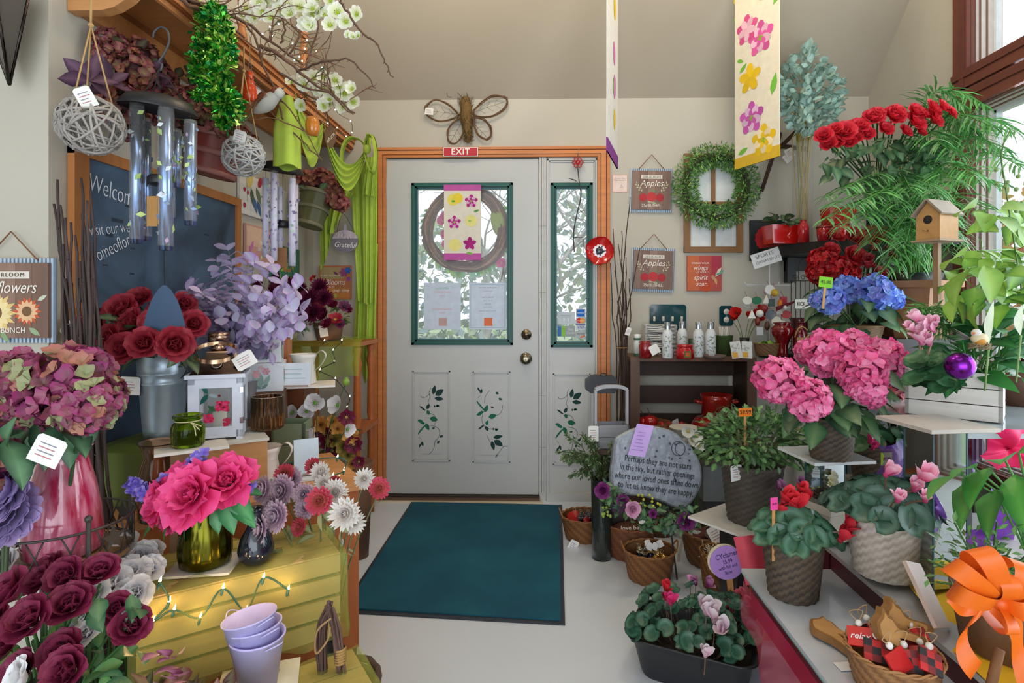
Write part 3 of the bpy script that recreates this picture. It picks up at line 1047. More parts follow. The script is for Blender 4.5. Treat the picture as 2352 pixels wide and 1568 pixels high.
 # string of small lights woven through the branches
rl=thing('string_lights','tiny white string lights woven through the shelf branches','string lights',(SHX,2.2,SHZ+.03))
LP=[(640,55,2.1),(620,62,2.1),(625,82,2.1),(672,100,2.15),(631,120,2.15),(705,92,2.2),(700,112,2.2),(688,130,2.2),(676,138,2.2),(694,140,2.2),(740,155,2.2),(770,252,2.4),(805,278,2.6),(808,304,2.8),(795,313,2.9),(774,293,2.7),(753,283,2.6),(603,78,2.1),(727,118,2.2)]
mb=MB();mb.tube(stk([pl(*q)for q in LP],4),.0012,'#5d6a3a',4,cap=False);mb.build('cord','satin',rl)
for q in LP:
 m=MB();m.ball(pl(*q),.0032,'#fff4e0',6)
 m.build('bulb','coolbulb',rl)
 # ---- hydrangea swag and leaves behind the big chime, on the wall
def wall_swag():
 p0=on_left(290,200,.1)
 r=thing('hydrangea_garland','dark burgundy hydrangea garland with purple maple leaves above the chalkboard','garland',p0)
 hm=[hyd_mesh(['#7a1844','#8a2450','#8c3048'],1,60,.34),hyd_mesh(['#5f1430','#7e1f44','#96383f'],2,60,.34)]
 pts=[on_left(u,v,o)-p0 for u,v,o in((265,130,.08),(300,160,.12),(255,105,.06),(320,130,.1),(355,170,.1),(285,250,.14),(325,190,.1),(370,195,.09),(390,230,.1),(430,235,.08),(300,290,.1),(450,265,.08),(330,240,.12))]
 plf(r,hm,'petal',pts,[.05,.055,.045,.05,.05,.06,.05,.05,.05,.05,.045,.045,.055],'hydrangea_head',[(1,-.8,.1)]*13,rnd)
 mb=MB()
 rr=random.Random(4)
 for k in range(60):
  u,v=rr.uniform(235,440),0
  v=90+(u-235)*.55+rr.uniform(-30,130)
  leaf(mb,dirY(on_left(u,v,rr.uniform(.03,.12))-p0,(rr.uniform(.1,1),rr.uniform(-1,.6),rr.uniform(-.9,.7)),rr.uniform(-1,1)),.06,.035,.4,rr.choice(['#3a1c2c','#4a2a3a','#35422c','#4c2530']),r=rr)
 mb.build('foliage','leaf',r)
 for(u,v,s,a)in((205,185,.085,.2),(250,190,.08,-.3),(345,165,.06,.5),(375,195,.05,-.5)):
  mb=MB()
  for k,aa in enumerate((-110,-60,0,60,110)):
   d=Matrix.Rotation(RAD(aa)+a,4,'Y')@Vector((0,0,1))
   leaf(mb,dirY((0,0,0),d,.8),s*(1.1 if aa==0 else .85),s*.62,.3,'#4a3048','#7a5a70',fold=.15)
  mb.build('maple_leaf','leaf',r,on_left(u,v,.15)-p0,(0,0,.9))
wall_swag()
# ---- dark glass wall pocket top left
r=thing('wall_lantern','dark smoked glass and metal pyramid lantern hanging at the top left corner','lantern',at(22,195,Y=YJ-.06))
p=lambda u,v,dy=0:at(u,v,Y=YJ-.06+dy)-r.location
mb=MB()
A,B,C_,Dd=p(-60,-30,.03),p(70,-30,-.02),p(22,195),p(-14,-30,-.1)
for q in(A,B,Dd):
 mb.tube([q,C_],.004,'#3a3430',6)
mb.tube([A,B,Dd,A],.004,'#3a3430',6)
mb.build('frame','metal',r)
mb=MB();mb.add([A,B,C_,Dd],[(0,3,2),(3,1,2),(0,2,1)],'#5a544e',None,True)
mb.build('glass_panel','satin',r)
# ---- signs
def plq(name,label,loc,w,h,rot,base,planks=None,tilt=0,cat='sign',group=None):
 r=thing(name,label,cat,loc,(0,tilt,rot),group)
 mb=MB()
 mb.bb(-w/2,w/2,-.012,0,-h/2,h/2,base)
 if planks:
  for k in range(1,planks):
   x=-w/2+w*k/planks
   mb.bb(x-.0008,x+.0008,-.0125,-.006,-h/2,h/2,mixc(base,'#201008',.4))
 mb.build('board','wood' if planks else 'satin',r)
 return r
def art(root,items,y=-.0132,name='painting',mat='matte'):
 """painted shapes: (kind, x, z, size, colour, angle)"""
 mb=MB()
 k=0
 for it in items:
  kind,x,z,s,c=it[:5]
  a=it[5]if len(it)>5 else 0
  yy=y-.0001*(k%9)
  k+=1
  def put(pts,c=c):
   ca,sa=math.cos(a),math.sin(a)
   mb.add([(x+px*ca-pz*sa,yy,z+px*sa+pz*ca)for px,pz in pts],[tuple(range(len(pts)))],c,None,True)
  if kind=='dot':put(circ(s,14))
  elif kind=='oval':put(circ(s,14,0,1,.6))
  elif kind=='leaf':put([(0,0),(s*.3,s*.18),(s*.65,s*.16),(s,0),(s*.65,-s*.16),(s*.3,-s*.18)])
  elif kind=='rect':put([(-s[0]/2,-s[1]/2),(s[0]/2,-s[1]/2),(s[0]/2,s[1]/2),(-s[0]/2,s[1]/2)])
  elif kind=='flower':
   n=it[6]if len(it)>6 else 6
   for j in range(n):
    b=a+2*PI*j/n
    q=[(px,pz)for px,pz in circ(s*.42,10,0,1.25,.8)]
    cb,sb=math.cos(b),math.sin(b)
    mb.add([(x+(px+s*.55)*cb-pz*sb,yy-.00003*j,z+(px+s*.55)*sb+pz*cb)for px,pz in q],[tuple(range(len(q)))],varc(c,.12),None,True)
  elif kind=='sun':
   for ring,cc,sc in((0,c,1.0),(1,mixc(c,'#fff2c0',.5),.8)):
    for j in range(14):
     b=2*PI*(j+ring*.5)/14
     cb,sb=math.cos(b),math.sin(b)
     q=[(s*.25*sc,-s*.1),(s*.65*sc,-s*.13),(s*sc,0),(s*.65*sc,s*.13),(s*.25*sc,s*.1)]
     mb.add([(x+px*cb-pz*sb,yy-.0002*ring-.00002*j,z+px*sb+pz*cb)for px,pz in q],[tuple(range(5))],cc,None,True)
   mb.add([(x+px,yy-.0006,z+pz)for px,pz in circ(s*.33,14)],[tuple(range(14))],'#7a5a3a',None,True)
  elif kind=='line':
   mb.tube([(x,yy,z),(x+s*math.cos(a),yy,z+s*math.sin(a))],.0007,c,4)
 mb.build(name,mat,root)
def hanger(root,w,h,top,c='#8a5a3c',name='leather_cord',y=-.01):
 mb=MB()
 mb.tube([(-w/2,y,top),(0,y,top+h),(w/2,y,top)],.0022,c,5)
 mb.build(name,'matte',root)
def tin_board(name,label,loc,w,h,rot,tilt,head,word,foot,fruit,group=None):
 r=thing(name,label,'sign',loc,(0,tilt,rot),group)
 mb=MB()
 n=22
 for k in range(n):
  x=-w/2+w*k/n
  mb.bb(x,x+w/n*.55,-.009,-.003,-h/2,h/2,'#b8c8d8');mb.bb(x+w/n*.55,x+w/n,-.006,-.003,-h/2,h/2,'#6f8090')
 mb.build('corrugated_back','satin',r)
 mb=MB()
 iw,ih=w*.93,h*.88
 for k in range(5):
  mb.bb(-iw/2+iw*k/5,-iw/2+iw*(k+1)/5-.0008,-.02,-.01,-ih/2,ih/2,['#84685a','#7a5c50','#8e7162','#7d6154','#765a4e'][k])
 mb.build('wooden_face','woodz',r)
 art(r,[('rect',0,ih*.34,(w*.5,h*.085),'#e4dcd0')]+fruit,-.0205)
 text(head,h*.07,'#6a5448',r,(0,-.0215,ih*.34),sp=1.25)
 text(word,h*.2,'#f0e8dc',r,(0,-.022,ih*.17),shear=.3,sx=.95 if len(word)<8 else .78,name='lettering')
 text(foot,h*.095,'#f0e8dc',r,(0,-.0215,-ih*.4),sx=.9)
 hanger(r,w*.62,h*.34,h/2-.006)
 return r
def apples(w,h):
 it=[]
 for sx in(-1,1):
  for k in range(7):
   it.append(('leaf',sx*(w*.24+w*.02*k),-h*(.04-.03*k),w*.07,'#c9c8a8',PI/2+sx*(-1.3 if k%2 else .2)))
 it+=[('dot',-w*.2,-h*.17,w*.095,'#b8323c'),('dot',w*.2,-h*.17,w*.095,'#b03038'),('dot',0,-h*.155,w*.115,'#c43c40'),('dot',-w*.03,-h*.13,w*.05,'#d87860'),('dot',-w*.22,-h*.15,w*.035,'#d87068'),('leaf',-w*.1,-h*.27,w*.16,'#b8c0a0',.2),('leaf',0,-h*.28,w*.13,'#a8b090',-.2),('leaf',0,-h*.04,w*.12,'#7a8a60',.3)]
 return it
sf=[('sun',-.035,-.035,.062,'#e8c880'),('sun',.055,-.03,.042,'#d0603c'),('leaf',.06,-.075,.04,'#9ab08a',-.6),('leaf',-.02,-.085,.04,'#8aa878',-.9),('leaf',.085,.0,.03,'#c8d0b8',.5),('leaf',-.09,.02,.04,'#7aa8a0',2.2)]
c0=at(33,690,Y=YJ-.004)
tin_board('wall_sign','sunflower wall sign in brown wood and corrugated tin hanging at the far left',c0,at(135,690,Y=YJ).x*2-c0.x*2,.235,0,0,'HEIRLOOM','Sunflowers','10¢/BUNCH',sf)
# ---- chalkboard
r=thing('chalkboard','large blue black chalkboard in a wooden frame with chalk writing on the left wall','chalkboard',(XL+.003,at(345,700,X=XL).y,1.06),LROT)
yl,yr_=at(152,500,X=XL).y,at(542,500,X=XL).y
cw=(yr_-yl)/2
zt=at(540,457,X=XL).z-1.06
m_chalk,nt,pp,out=nodes('chalkboard_slate')
tc=nt.nodes.new('ShaderNodeTexCoord');n1=nt.nodes.new('ShaderNodeTexNoise');n1.inputs['Scale'].default_value=3.5;n1.inputs['Detail'].default_value=6;n1.inputs['Distortion'].default_value=1.5
cr=nt.nodes.new('ShaderNodeValToRGB');cr.color_ramp.elements[0].position=.25;cr.color_ramp.elements[0].color=(*hexc('#28384c'),1);cr.color_ramp.elements[1].position=.8;cr.color_ramp.elements[1].color=(*hexc('#5b7794'),1)
nt.links.new(tc.outputs['Object'],n1.inputs['Vector']);nt.links.new(n1.outputs[0],cr.inputs[0]);nt.links.new(cr.outputs[0],pp.inputs['Base Color']);pp.inputs['Roughness'].default_value=.6
ofs=(yl+yr_)/2-r.location.y
mb=MB();mb.bb(ofs-cw+.05,ofs+cw-.03,-.012,0,-.55,zt-.03,'#fff');mb.build('slate',m_chalk,r)
mb=MB()
mb.bb(ofs-cw,ofs-cw+.055,-.022,0,-.6,zt,'#b0713c');mb.bb(ofs+cw-.035,ofs+cw,-.022,0,-.6,zt,'#b0713c')
mb.bb(ofs-cw,ofs+cw,-.0225,0,zt-.035,zt+.0,'#b0713c');mb.bb(ofs-cw,ofs+cw,-.0225,0,-.6,-.56,'#b0713c')
mb.build('frame','woodz',r)
def chalk(s,u0,v0,u1,size,ang=0):
 a,b=at(u0,v0,X=XL+.018),at(u1,v0,X=XL+.018)
 x=a.y-r.location.y
 text(s,size,'#e6e9ee',r,(x,-.0135,a.z-1.06),(PI/2,-ang,0),'chalk_writing','LEFT',0,sx=.66,thin=.0012)
chalk('Welcome',205,418,300,.08,-.1)
chalk('visit our web',206,530,300,.054,.2)
chalk('romeoflor',214,592,300,.062,.45)
mb=MB()
for(u,v,w,h)in((258,508,.05,.012),(290,475,.02,.008),(245,542,.03,.012),(302,572,.02,.006),(238,610,.02,.005),(300,630,.02,.006),(470,540,.03,.006)):
 q=at(u,v,X=XL+.018);mb.bb(q.y-r.location.y,q.y-r.location.y+w,-.0128,-.0122,q.z-1.06,q.z-1.06+h,'#22303f')
mb.build('smudges','matte',r)
# ---- small signs on the left wall
def wall_xy(u0,v0,u1,v1,off=.004):
 a,b=at(u0,v0,X=XL+off),at(u1,v1,X=XL+off)
 a2,b2=at(u0,v1,X=XL+off),at(u1,v0,X=XL+off)
 return a,b
def left_sign(u0,u1,vt0,vb0,name,label,base,**k):
 a,b=at(u0,vt0,X=XL+.02),at(u0,vb0,X=XL+.02)
 e=at(u1,650,X=XL+.02)
 w,h=e.y-a.y,a.z-b.z
 r=plq(name,label,(XL+.004,(a.y+e.y)/2,(a.z+b.z)/2),w,h,LROT,base,**k)
 return r,w,h
r,w,h=left_sign(553,662,392,488,'wall_sign','white plank sign with painted tulips and a word FREE beside the chalkboard','#d8d4cf',planks=5)
art(r,[('oval',-w*.32,h*.4,.045,'#d8c070',1.2),('oval',-w*.12,h*.42,.03,'#a82838',1.0),('oval',.0,h*.47,.03,'#b83a48',1.5),('dot',-w*.42,h*.1,.01,'#a02838'),('dot',-w*.36,h*.05,.01,'#a83040'),('dot',-w*.42,-h*.28,.012,'#b03848'),('leaf',-w*.3,h*.2,.09,'#52604c',-1.3),('leaf',-w*.2,h*.25,.09,'#6a7a5a',-1.0),('leaf',-w*.25,h*.0,.08,'#4a6a98',-1.2),('leaf',-w*.18,-h*.05,.09,'#3f5f90',-1.1),('line',-w*.38,h*.3,.09,'#8a8a88',-1.5)])
text('NOT ON\nYOUR',h*.09,'#7a98b0',r,(w*.05,-.0135,h*.3),name='lettering')
text('FREE',h*.13,'#3a3c50',r,(w*.12,-.0135,-h*.1),name='lettering',sp=1.1)
text('Flow',h*.3,'#4a78a8',r,(w*.1,-.0135,-h*.32),shear=.3,sx=.7)
r,w,h=left_sign(567,640,512,604,'wall_sign','small pink floral sign with white script under the white plank sign','#d09a90')
art(r,[('rect',0,h*.2,(w*.98,h*.5),'#dcb8a0'),('flower',w*.3,h*.3,.04,'#a84a80'),('flower',w*.38,h*.34,.02,'#3a70c0'),('leaf',-w*.4,-h*.2,.07,'#c878b0',1),('flower',-w*.25,-h*.38,.035,'#d888b8'),('leaf',w*.1,h*.1,.05,'#6a98a8',-.4),('leaf',-w*.1,-h*.4,.04,'#d8d8a0',.9)])
text('Flowers\ndon\'t worry',h*.17,'#f4ece8',r,(0,-.0138,0),shear=.3,sx=.7)
r,w,h=left_sign(626,690,560,648,'wall_sign','green botanical sign ending in the word lost behind the smaller wind chime','#3a7a62')
art(r,[('leaf',U(-w*.45,w*.3),U(-h*.45,h*.4),U(.03,.06),rnd.choice(['#2f8a68','#5aa878','#d8a040','#c86030','#8ab850','#1f6a58']),U(0,6))for _ in range(46)]+[('dot',-w*.4,-h*.2,.025,'#c84a2a')])
text('Play hard',h*.2,'#e08a4a',r,(0,-.0145,-h*.12),shear=.3,sx=.6)
text('get lost',h*.27,'#ded0a8',r,(w*.05,-.0145,-h*.36),sx=.62)
# Blooms sign on the door wall
def front_sign(u0,u1,v0,v1,name,label,base,off=.004,**k):
 a,b=W(u0,v0,off),W(u1,v1,off)
 return plq(name,label,((a.x+b.x)/2,D-off,(a.z+b.z)/2),b.x-a.x,a.z-b.z,0,base,**k),b.x-a.x,a.z-b.z
r,w,h=front_sign(735,808,610,687,'wall_sign','orange floral sign reading Blooms behind the hanging green fabric','#c8784a')
art(r,[('rect',-w*.1,h*.28,(w*.7,h*.36),'#b8a070'),('rect',0,-h*.3,(w*.9,h*.3),'#d08848'),('flower',w*.28,h*.3,.028,'#a84a80'),('flower',w*.4,h*.36,.02,'#2a68c0'),('flower',w*.42,h*.1,.014,'#9a50a0'),('leaf',w*.1,h*.2,.04,'#8a4070',2.4),('leaf',-w*.45,-h*.1,.03,'#7ab0a0',1),('flower',0,-h*.4,.015,'#c8c060')])
text('EVERY FLOWER',h*.07,'#f4e8dc',r,(-w*.15,-.0142,h*.2),sp=1.2)
text('Blooms',h*.24,'#faf2ea',r,(0,-.0142,0),shear=.3,sx=.8)
text('IN ITS',h*.06,'#faf2ea',r,(-.02,-.0142,-h*.14))
text('own time',h*.17,'#faf2ea',r,(w*.18,-.0142,-h*.24),shear=.3,sx=.75)
# ---- hanging wicker balls
def twig_ball(name,label,c,R_,hang,seed,col='#a09a94',tagrot=.3):
 r=thing(name,label,'hanging ball',c,0,None)
 rr=random.Random(seed)
 mb=MB()
 for k in range(44):
  n=rdir(-1,1,rr)
  a=n.cross(rdir(-1,1,rr)).normalized()
  b=n.cross(a)
  off=rr.uniform(-.5,.5)
  q=math.sqrt(1-off*off)
  a0,a1=rr.uniform(0,6.28),rr.uniform(2.5,5.5)
  pts=[]
  for i in range(13):
   t=a0+a1*i/12
   pts.append((n*off+(a*math.cos(t)+b*math.sin(t))*q)*R_*rr.uniform(.93,1.0))
  mb.tube(pts,R_*rr.uniform(.03,.048),varc(col,.22,rr),5,cap=True)
 mb.build('woven_twigs','matte',r)
 mb=MB()
 top=Vector(hang)-Vector(c)
 kn=top*.72+Vector((0,0,R_*.3))
 for k in range(3):
  a=2*PI*k/3+.4
  mb.tube([(R_*.6*math.cos(a),R_*.6*math.sin(a),R_*.78),kn],.0022,'#b89460',5)
 mb.ball(kn,.007,'#b89460',8)
 mb.tube([kn,top],.003,'#b89460',5)
 mb.build('jute_hanger','matte',r)
 ptg(r,(R_*.35,-R_*.9,R_*.95),(.3,tagrot,.2),.04,.05)
 return r
c=at(209,288,d=1.5)
twig_ball('twig_ball','larger grey twig ball hanging on jute at the upper left',c,.078,(c.x,c.y,SHZ-.15),5,tagrot=-.4)
c=at(560,358,d=2.02)
twig_ball('twig_ball','smaller silver grey twig ball hanging in front of the red basket',c,.074,(c.x-.0,c.y,SHZ-.04),6,'#b4b2b0')
# ---- wind chimes
def chime(label,top,dr,zdisc,tubes,tcol,sail,sailw,hookz,seed,flower,wrapc,plat):
 r=thing('wind_chime',label,'wind chime',top,0)
 z=zdisc-top.z
 mb=MB();mb.lathe([(dr,z-.02),(dr*1.0,z-.012),(dr*.8,z+.012),(dr*.35,z+.024),(.02,z+.026),(.001,z+.026)],'#1c1d21',40)
 mb.lathe([(dr,z-.02),(dr*.93,z-.016),(.001,z-.002)],'#17181b',40)
 mb.build('canopy_disc','satin',r,(0,0,0),(RAD(5),RAD(6),0))
 mb=MB()
 for k in range(3):
  a=2*PI*k/3+.5
  mb.tube([(dr*.6*math.cos(a),dr*.6*math.sin(a),z+.012),(0,0,hookz-top.z)],.0014,'#222',4)
 mb.build('cords','matte',r)
 mb=MB()
 hz=hookz-top.z
 q=[(0,0,hz-.01),(.006,0,hz+.008),(-.004,0,hz+.016),(.012,0,hz+.04),(.026,0,hz+.075),(.02,0,hz+.105),(0,0,hz+.115),(-.018,0,hz+.1),(-.02,0,hz+.085)]
 mb.tube(stk(q,4),.003,'#3c4148',6);mb.build('hook','satin',r)
 rr=random.Random(seed)
 for(x,y,zt_,zb,rad)in tubes:
  mb=MB()
  n=14
  mb.lathe([(rad,zb-top.z),(rad,zt_-top.z)],tcol,20,TR((x,y,0)),closed=True)
  t=mb.build('tube','satin' if plat else 'metal',r)
  mb=MB()
  mb.tube([(x,y,zt_-top.z),(x,y,z)],.0009,'#222',4)
  mb.build('tube_cord','matte',t)
  if wrapc:
   mb=MB()
   for k in range(30):
    a,zz=rr.uniform(0,6.28),rr.uniform(zb+.02,zt_-.01)-top.z
    T=dirT((x+math.cos(a)*rad*1.04,y+math.sin(a)*rad*1.04,zz),(math.cos(a),math.sin(a),0),rr.uniform(0,6))
    s_=rr.uniform(.6,1.15)*rad
    leaf(mb,T,s_*1.5,s_,.1,rr.choice(flower),None,nl=2,fold=.1,r=rr)
   mb.build('floral_print','satin',t)
   mb=MB()
   mb.lathe([(rad*1.14,zb+.012-top.z),(rad*1.2,zb+.05-top.z),(rad*1.12,(zb+zt_)/2-top.z),(rad*1.22,zt_-top.z-.01),(rad*1.1,zt_-top.z+.01)],'#ffffff',18,TR((x,y,0)),wob=lambda i,j,a,z:rad*.08*math.sin(j*2.1+i*1.7))
   mb.build('plastic_wrap','pane',t)
 mb=MB()
 mb.lathe([(.03,0),(.032,.004),(.032,.02),(.028,.026)],'#17181b',20,TR((0,0,sail[1]-top.z)),closed=True)
 mb.build('striker','satin',r)
 mb=MB()
 mb.tube([(0,0,z),(0,0,sail[1]-top.z)],.0012,'#222',4)
 mb.build('centre_cord','matte',r)
 return r
tp=at(368,150,d=1.62)
zd=at(368,235,d=1.62).z
px=1.62/1300
def tb(u,v0,v1,rad,dy,cx=368,d=1.62):
 return((u-cx)*d/1300,dy,at(u,v0,d=d).z,at(u,v1,d=d).z,rad)
r=chime('large wind chime with black top and blue print tubes in plastic wrap',tp,.098,zd,[tb(331,255,562,.0155,-.03),tb(316,272,550,.0145,.03),tb(403,265,578,.0165,-.04),tb(428,280,515,.0145,.02),tb(372,290,420,.014,.06),tb(352,300,500,.014,.07)],'#8aa8dc',(0,at(368,425,d=1.62).z),0,at(368,155,d=1.62).z,3,['#8aa84a','#b8cf70','#6a88c0','#d8e0f0','#a878b8'],True,False)
mb=MB();mb.bb(-.018,.012,-.03,-.029,at(365,523,d=1.62).z-tp.z,at(365,455,d=1.62).z-tp.z,'#b0834a');mb.bb(.012,.022,-.029,-.016,at(365,518,d=1.62).z-tp.z,at(365,450,d=1.62).z-tp.z,'#b0834a')
mb.build('cardboard_label','matte',r)
zs0,zs1=at(381,655,d=1.62).z-tp.z,at(381,765,d=1.62).z-tp.z
sw=48*px
H_=zs0-zs1
mb=MB()
pr=[(0.004,zs0)]+[(sw*f,zs0-H_*g)for f,g in((.32,.1),(.6,.3),(.82,.55),(.98,.8),(1.0,.88),(.9,.94),(.5,.99))]
poly=[(0.013+x,z)for x,z in pr]+[(.013,zs1)]+[(.013-x,z)for x,z in reversed(pr)]
mb.prism(poly,-.003,.001,'#38516f');mb.build('wind_sail','satin',r)
mb=MB();mb.tube([(0,0,zd-tp.z),(.013,0,zs0)],.0012,'#222',4);mb.build('sail_cord','matte',r)
tp=at(650,340,d=2.35)
zd=at(650,383,d=2.35).z
def tb2(u,v0,v1,rad,dy):return tb(u,v0,v1,rad,dy,650,2.35)
r=chime('smaller wind chime with black top and purple floral print tubes',tp,.086,zd,[tb2(618,412,592,.0125,-.03),tb2(645,405,602,.0125,-.06),tb2(679,414,612,.013,-.03),tb2(632,425,575,.012,.04),tb2(668,420,570,.012,.04)],'#d4d0e8',(0,at(650,522,d=2.35).z),0,at(625,330,d=2.35).z,4,['#6a4a98','#8a68b8','#54378a','#a8d0c0','#9a80c8'],True,True)
mb=MB();mb.bb(-.036,.026,-.02,-.018,at(650,615,d=2.35).z-tp.z,at(650,570,d=2.35).z-tp.z,'#a5744c');mb.build('cardboard_label','matte',r)
# ---- tinsel garland
def tinsel():
 p0=at(490,20,d=1.85)
 r=thing('tinsel_garland','shiny green tinsel garland hanging from the high wooden shelf','garland',p0)
 mb=MB()
 rr=random.Random(8)
 path=stk([at(u,v,d=1.85)-p0 for u,v in((485,25),(475,110),(470,170),(500,210),(525,240),(512,290))],8)
 path2=stk([at(u,v,d=1.8)-p0 for u,v in((500,30),(515,95),(510,150),(500,200),(515,235),(490,225),(440,218))],8)
 for P,rad,n in((path,.058,2300),(path2,.052,1500)):
  for k in range(n):
   t=rr.random()
   q=P[int(t*(len(P)-1))]+rdir(-1,1,rr)*.004
   rr2=rad*(.45 if(P is path2 and t>.78)or t>.93 else 1)
   d=rdir(-1,1,rr)
   L=rr2*rr.uniform(.5,1)
   s=rdir(-1,1,rr)*.006
   e=q+d*L
   mb.add([e-s-d*.014,e+s-d*.014,e+s,e-s],[(0,1,2,3)],rr.choice(['#2f9a2a','#4cc038','#1f7a34','#9ad84a','#c8e870','#157a3a']),None,True)
 mb.build('tinsel','foil',r)
tinsel()
# ---- orange glass bottle, bird, amber votive, acorn tag
def bottle_prof(s):return[(0,0),(.45*s,0),(.5*s,.05*s),(.5*s,.9*s),(.42*s,1.1*s),(.46*s,1.2*s),(.36*s,1.35*s),(.38*s,1.45*s),(.26*s,1.6*s),(.28*s,1.75*s),(.2*s,1.9*s),(.22*s,2.2*s)]
p=at(574,234,d=2.12)
r=thing('glass_bottle','small orange glass bottle hanging from the wooden shelf','bottle',p)
mb=MB();mb.lathe([(x+.0001,z)for x,z in bottle_prof(.05)],'#f0501c',20);mb.build('bottle_body','gloss',r)
mb=MB();mb.tube([(-.008,0,.11),(0,0,.17)],.0012,'#998',4);mb.tube([(.008,0,.11),(0,0,.17)],.0012,'#998',4);mb.tube([(0,0,.17),(0,0,.24)],.0018,'#b89460',4)
mb.build('hanger','matte',r)
ptg(r,(.03,.01,.06),(0,.7,.3),.03,.035)
p=at(610,238,d=2.05)
r=thing('bird_ornament','brown and white feathered sparrow ornament hanging under the shelf','bird',p,(0,RAD(-38),0))
mb=MB()
mb.lathe([(.002,-.05),(.012,-.04),(.024,-.015),(.027,.01),(.02,.035),(.017,.045),(.019,.055),(.013,.07),(.001,.075)],'#c9c6bb',20,TR((0,0,0),(0,PI/2,0)),cols=None)
mb.ball((.052,-.002,.006),.018,'#8a4a34',12);mb.ball((.0,0,.009),.025,'#8a4a30',14,sc=(1.7,.95,.8))
mb.ball((.055,-.004,-.002),.0165,'#d8d6cc',12)
mb.build('body','petal',r)
mb=MB()
for sy in(-1,1):
 for k in range(4):
  leaf(mb,TR((.025,sy*.022,.01-.004*k),(0,0,PI/2+.1*sy*k)),.085-.01*k,.03,.15,['#7a3a22','#9a5034','#6a4030','#d8d0c0'][k],fold=.2)
mb.build('wings','petal',r)
mb=MB()
for k in range(4):leaf(mb,TR((-.04,.004*(k-1.5),.0),(0,.1,PI/2+.08*(k-1.5))),.07,.014,.05,'#6a4434')
mb.build('tail','petal',r)
mb=MB();mb.lathe([(.004,0),(.0005,.014)],'#3a3430',8,TR((.07,-.003,.002),(0,PI/2,0)));mb.ball((.06,-.017,.01),.0022,'#111',6);mb.build('beak','satin',r)
mb=MB();mb.tube([(.02,0,.02),(-.0,.0,.1)],.0008,'#aaa',4);mb.build('hanging_thread','matte',r)
r.scale=(1.1,1.1,1.1)
p=at(718,312,d=2.3)
r=thing('votive_holder','amber glass votive holder hanging below the wooden shelf','candle holder',p)
mb=MB();mb.lathe([(.001,0),(.02,.002),(.027,.02),(.029,.04),(.026,.06),(.021,.075),(.019,.075),(.024,.058),(.026,.04),(.024,.02),(.018,.006)],'#c87828',24);mb.build('glass_cup','gloss',r)
mb=MB();mb.lathe([(.019,.006),(.022,.02),(.001,.022)],'#e09a28',16);mb.build('candle','satin',r)
mb=MB();mb.tube([(-.02,0,.075),(0,0,.14),(.02,0,.075)],.0008,'#888',4);mb.build('wire','metal',r)
p=at(759,315,d=2.6)
r=thing('gift_tag','brown wooden acorn tag with white script hanging from the shelf end','tag',p,RAD(10))
mb=MB()
s=.026
mb.prism([(-s*.9,.03),(-s,.0),(-s*.8,-.025),(-.2*s,-.05),(.3*s,-.05),(.85*s,-.02),(s,.01),(s*.85,.035),(.2*s,.05),(-.3*s,.048)],-.003,.003,'#6e4e34')
mb.build('wood_shape','wood',r)
text('adorn',.022,'#efe6da',r,(0,-.0036,-.004),(PI/2,-.9,0),shear=.3)
mb=MB();mb.tube([(0,0,.048),(-.02,0,.1)],.0012,'#a08060',4);mb.build('twine','matte',r)
# ---- hanging bushel baskets on the left wall
def bushel(label,u0,v0,u1,v1,X,w0,w1,h,col,tilt,rz,group=None):
 c=at((u0+u1)/2,(v0+v1)/2,X=XL+X)
 r=thing('bushel_basket',label,'basket',c,(tilt[0],tilt[1],rz))
 mb=MB()
 n=18
 rr=random.Random(3)
 mb.lathe([(w0,-h/2),(w0+(w1-w0)*.33,-h/6),(w0+(w1-w0)*.66,h/6),(w1,h/2)],col,n*2,wob=lambda i,j,a,z:.0015*(1 if j//2%2 else-1),cols=lambda i,j:varc(mixc(col,'#1a0a08',.1*(j//2%3)),.03,rr))
 mb.lathe([(.001,-h/2),(w0,-h/2)],col,n)
 mb.build('slats','satin',r)
 for z,q in((-.46,0),(0,.5),(.44,.94)):
  mb=MB()
  rr_=w0+(w1-w0)*(z+.5)+.003
  mb.lathe([(rr_,h*z-.008),(rr_+.003,h*z-.006),(rr_+.003,h*z+.01),(rr_,h*z+.012)],mixc(col,'#fff0e0',.08),36)
  mb.build('hoop','satin',r)
 return r
r=bushel('red painted bushel basket of dark hydrangeas hanging above the chalkboard',438,300,545,415,.13,.085,.108,.15,'#7a2a22',(RAD(4),RAD(12),.2),.4)
hm=[hyd_mesh(['#7a1f3a','#8a2c4c','#4a3a2a'],5,60,.32)]
plf(r,hm,'petal',[(.05,-.03,.1),(-.05,-.02,.12),(0,.05,.12),(.08,.04,.08),(-.09,.04,.09),(.02,-.07,.09)],.055,'hydrangea_head',None,rnd)
mb=lcl(26,(0,0,.08),(.12,.1,.06),.07,.04,['#3a5034','#4a5a38','#2f4630'],3,-.2)
mb.build('foliage','leaf',r)
r=bushel('olive green bushel basket of rust hydrangeas hanging on the left wall',686,435,755,528,.17,.062,.088,.19,'#5c5c36',(RAD(-6),RAD(14),0),.4)
hm=[hyd_mesh(['#8a3a3e','#a04448','#7a2a48'],6,60,.32),hyd_mesh(['#8a2448','#a83a5a','#9a5a48'],7,60,.32)]
plf(r,hm,'petal',[(-.06,-.03,.13),(.0,-.04,.16),(.06,-.04,.12),(.1,-.05,.06),(.04,.04,.14),(-.03,.05,.15)],.06,'hydrangea_head',None,rnd)
mb=lcl(10,(.02,-.04,.08),(.1,.06,.04),.08,.04,['#5c7a5c','#4a6a48'],3,-.2)
mb.build('foliage','leaf',r)
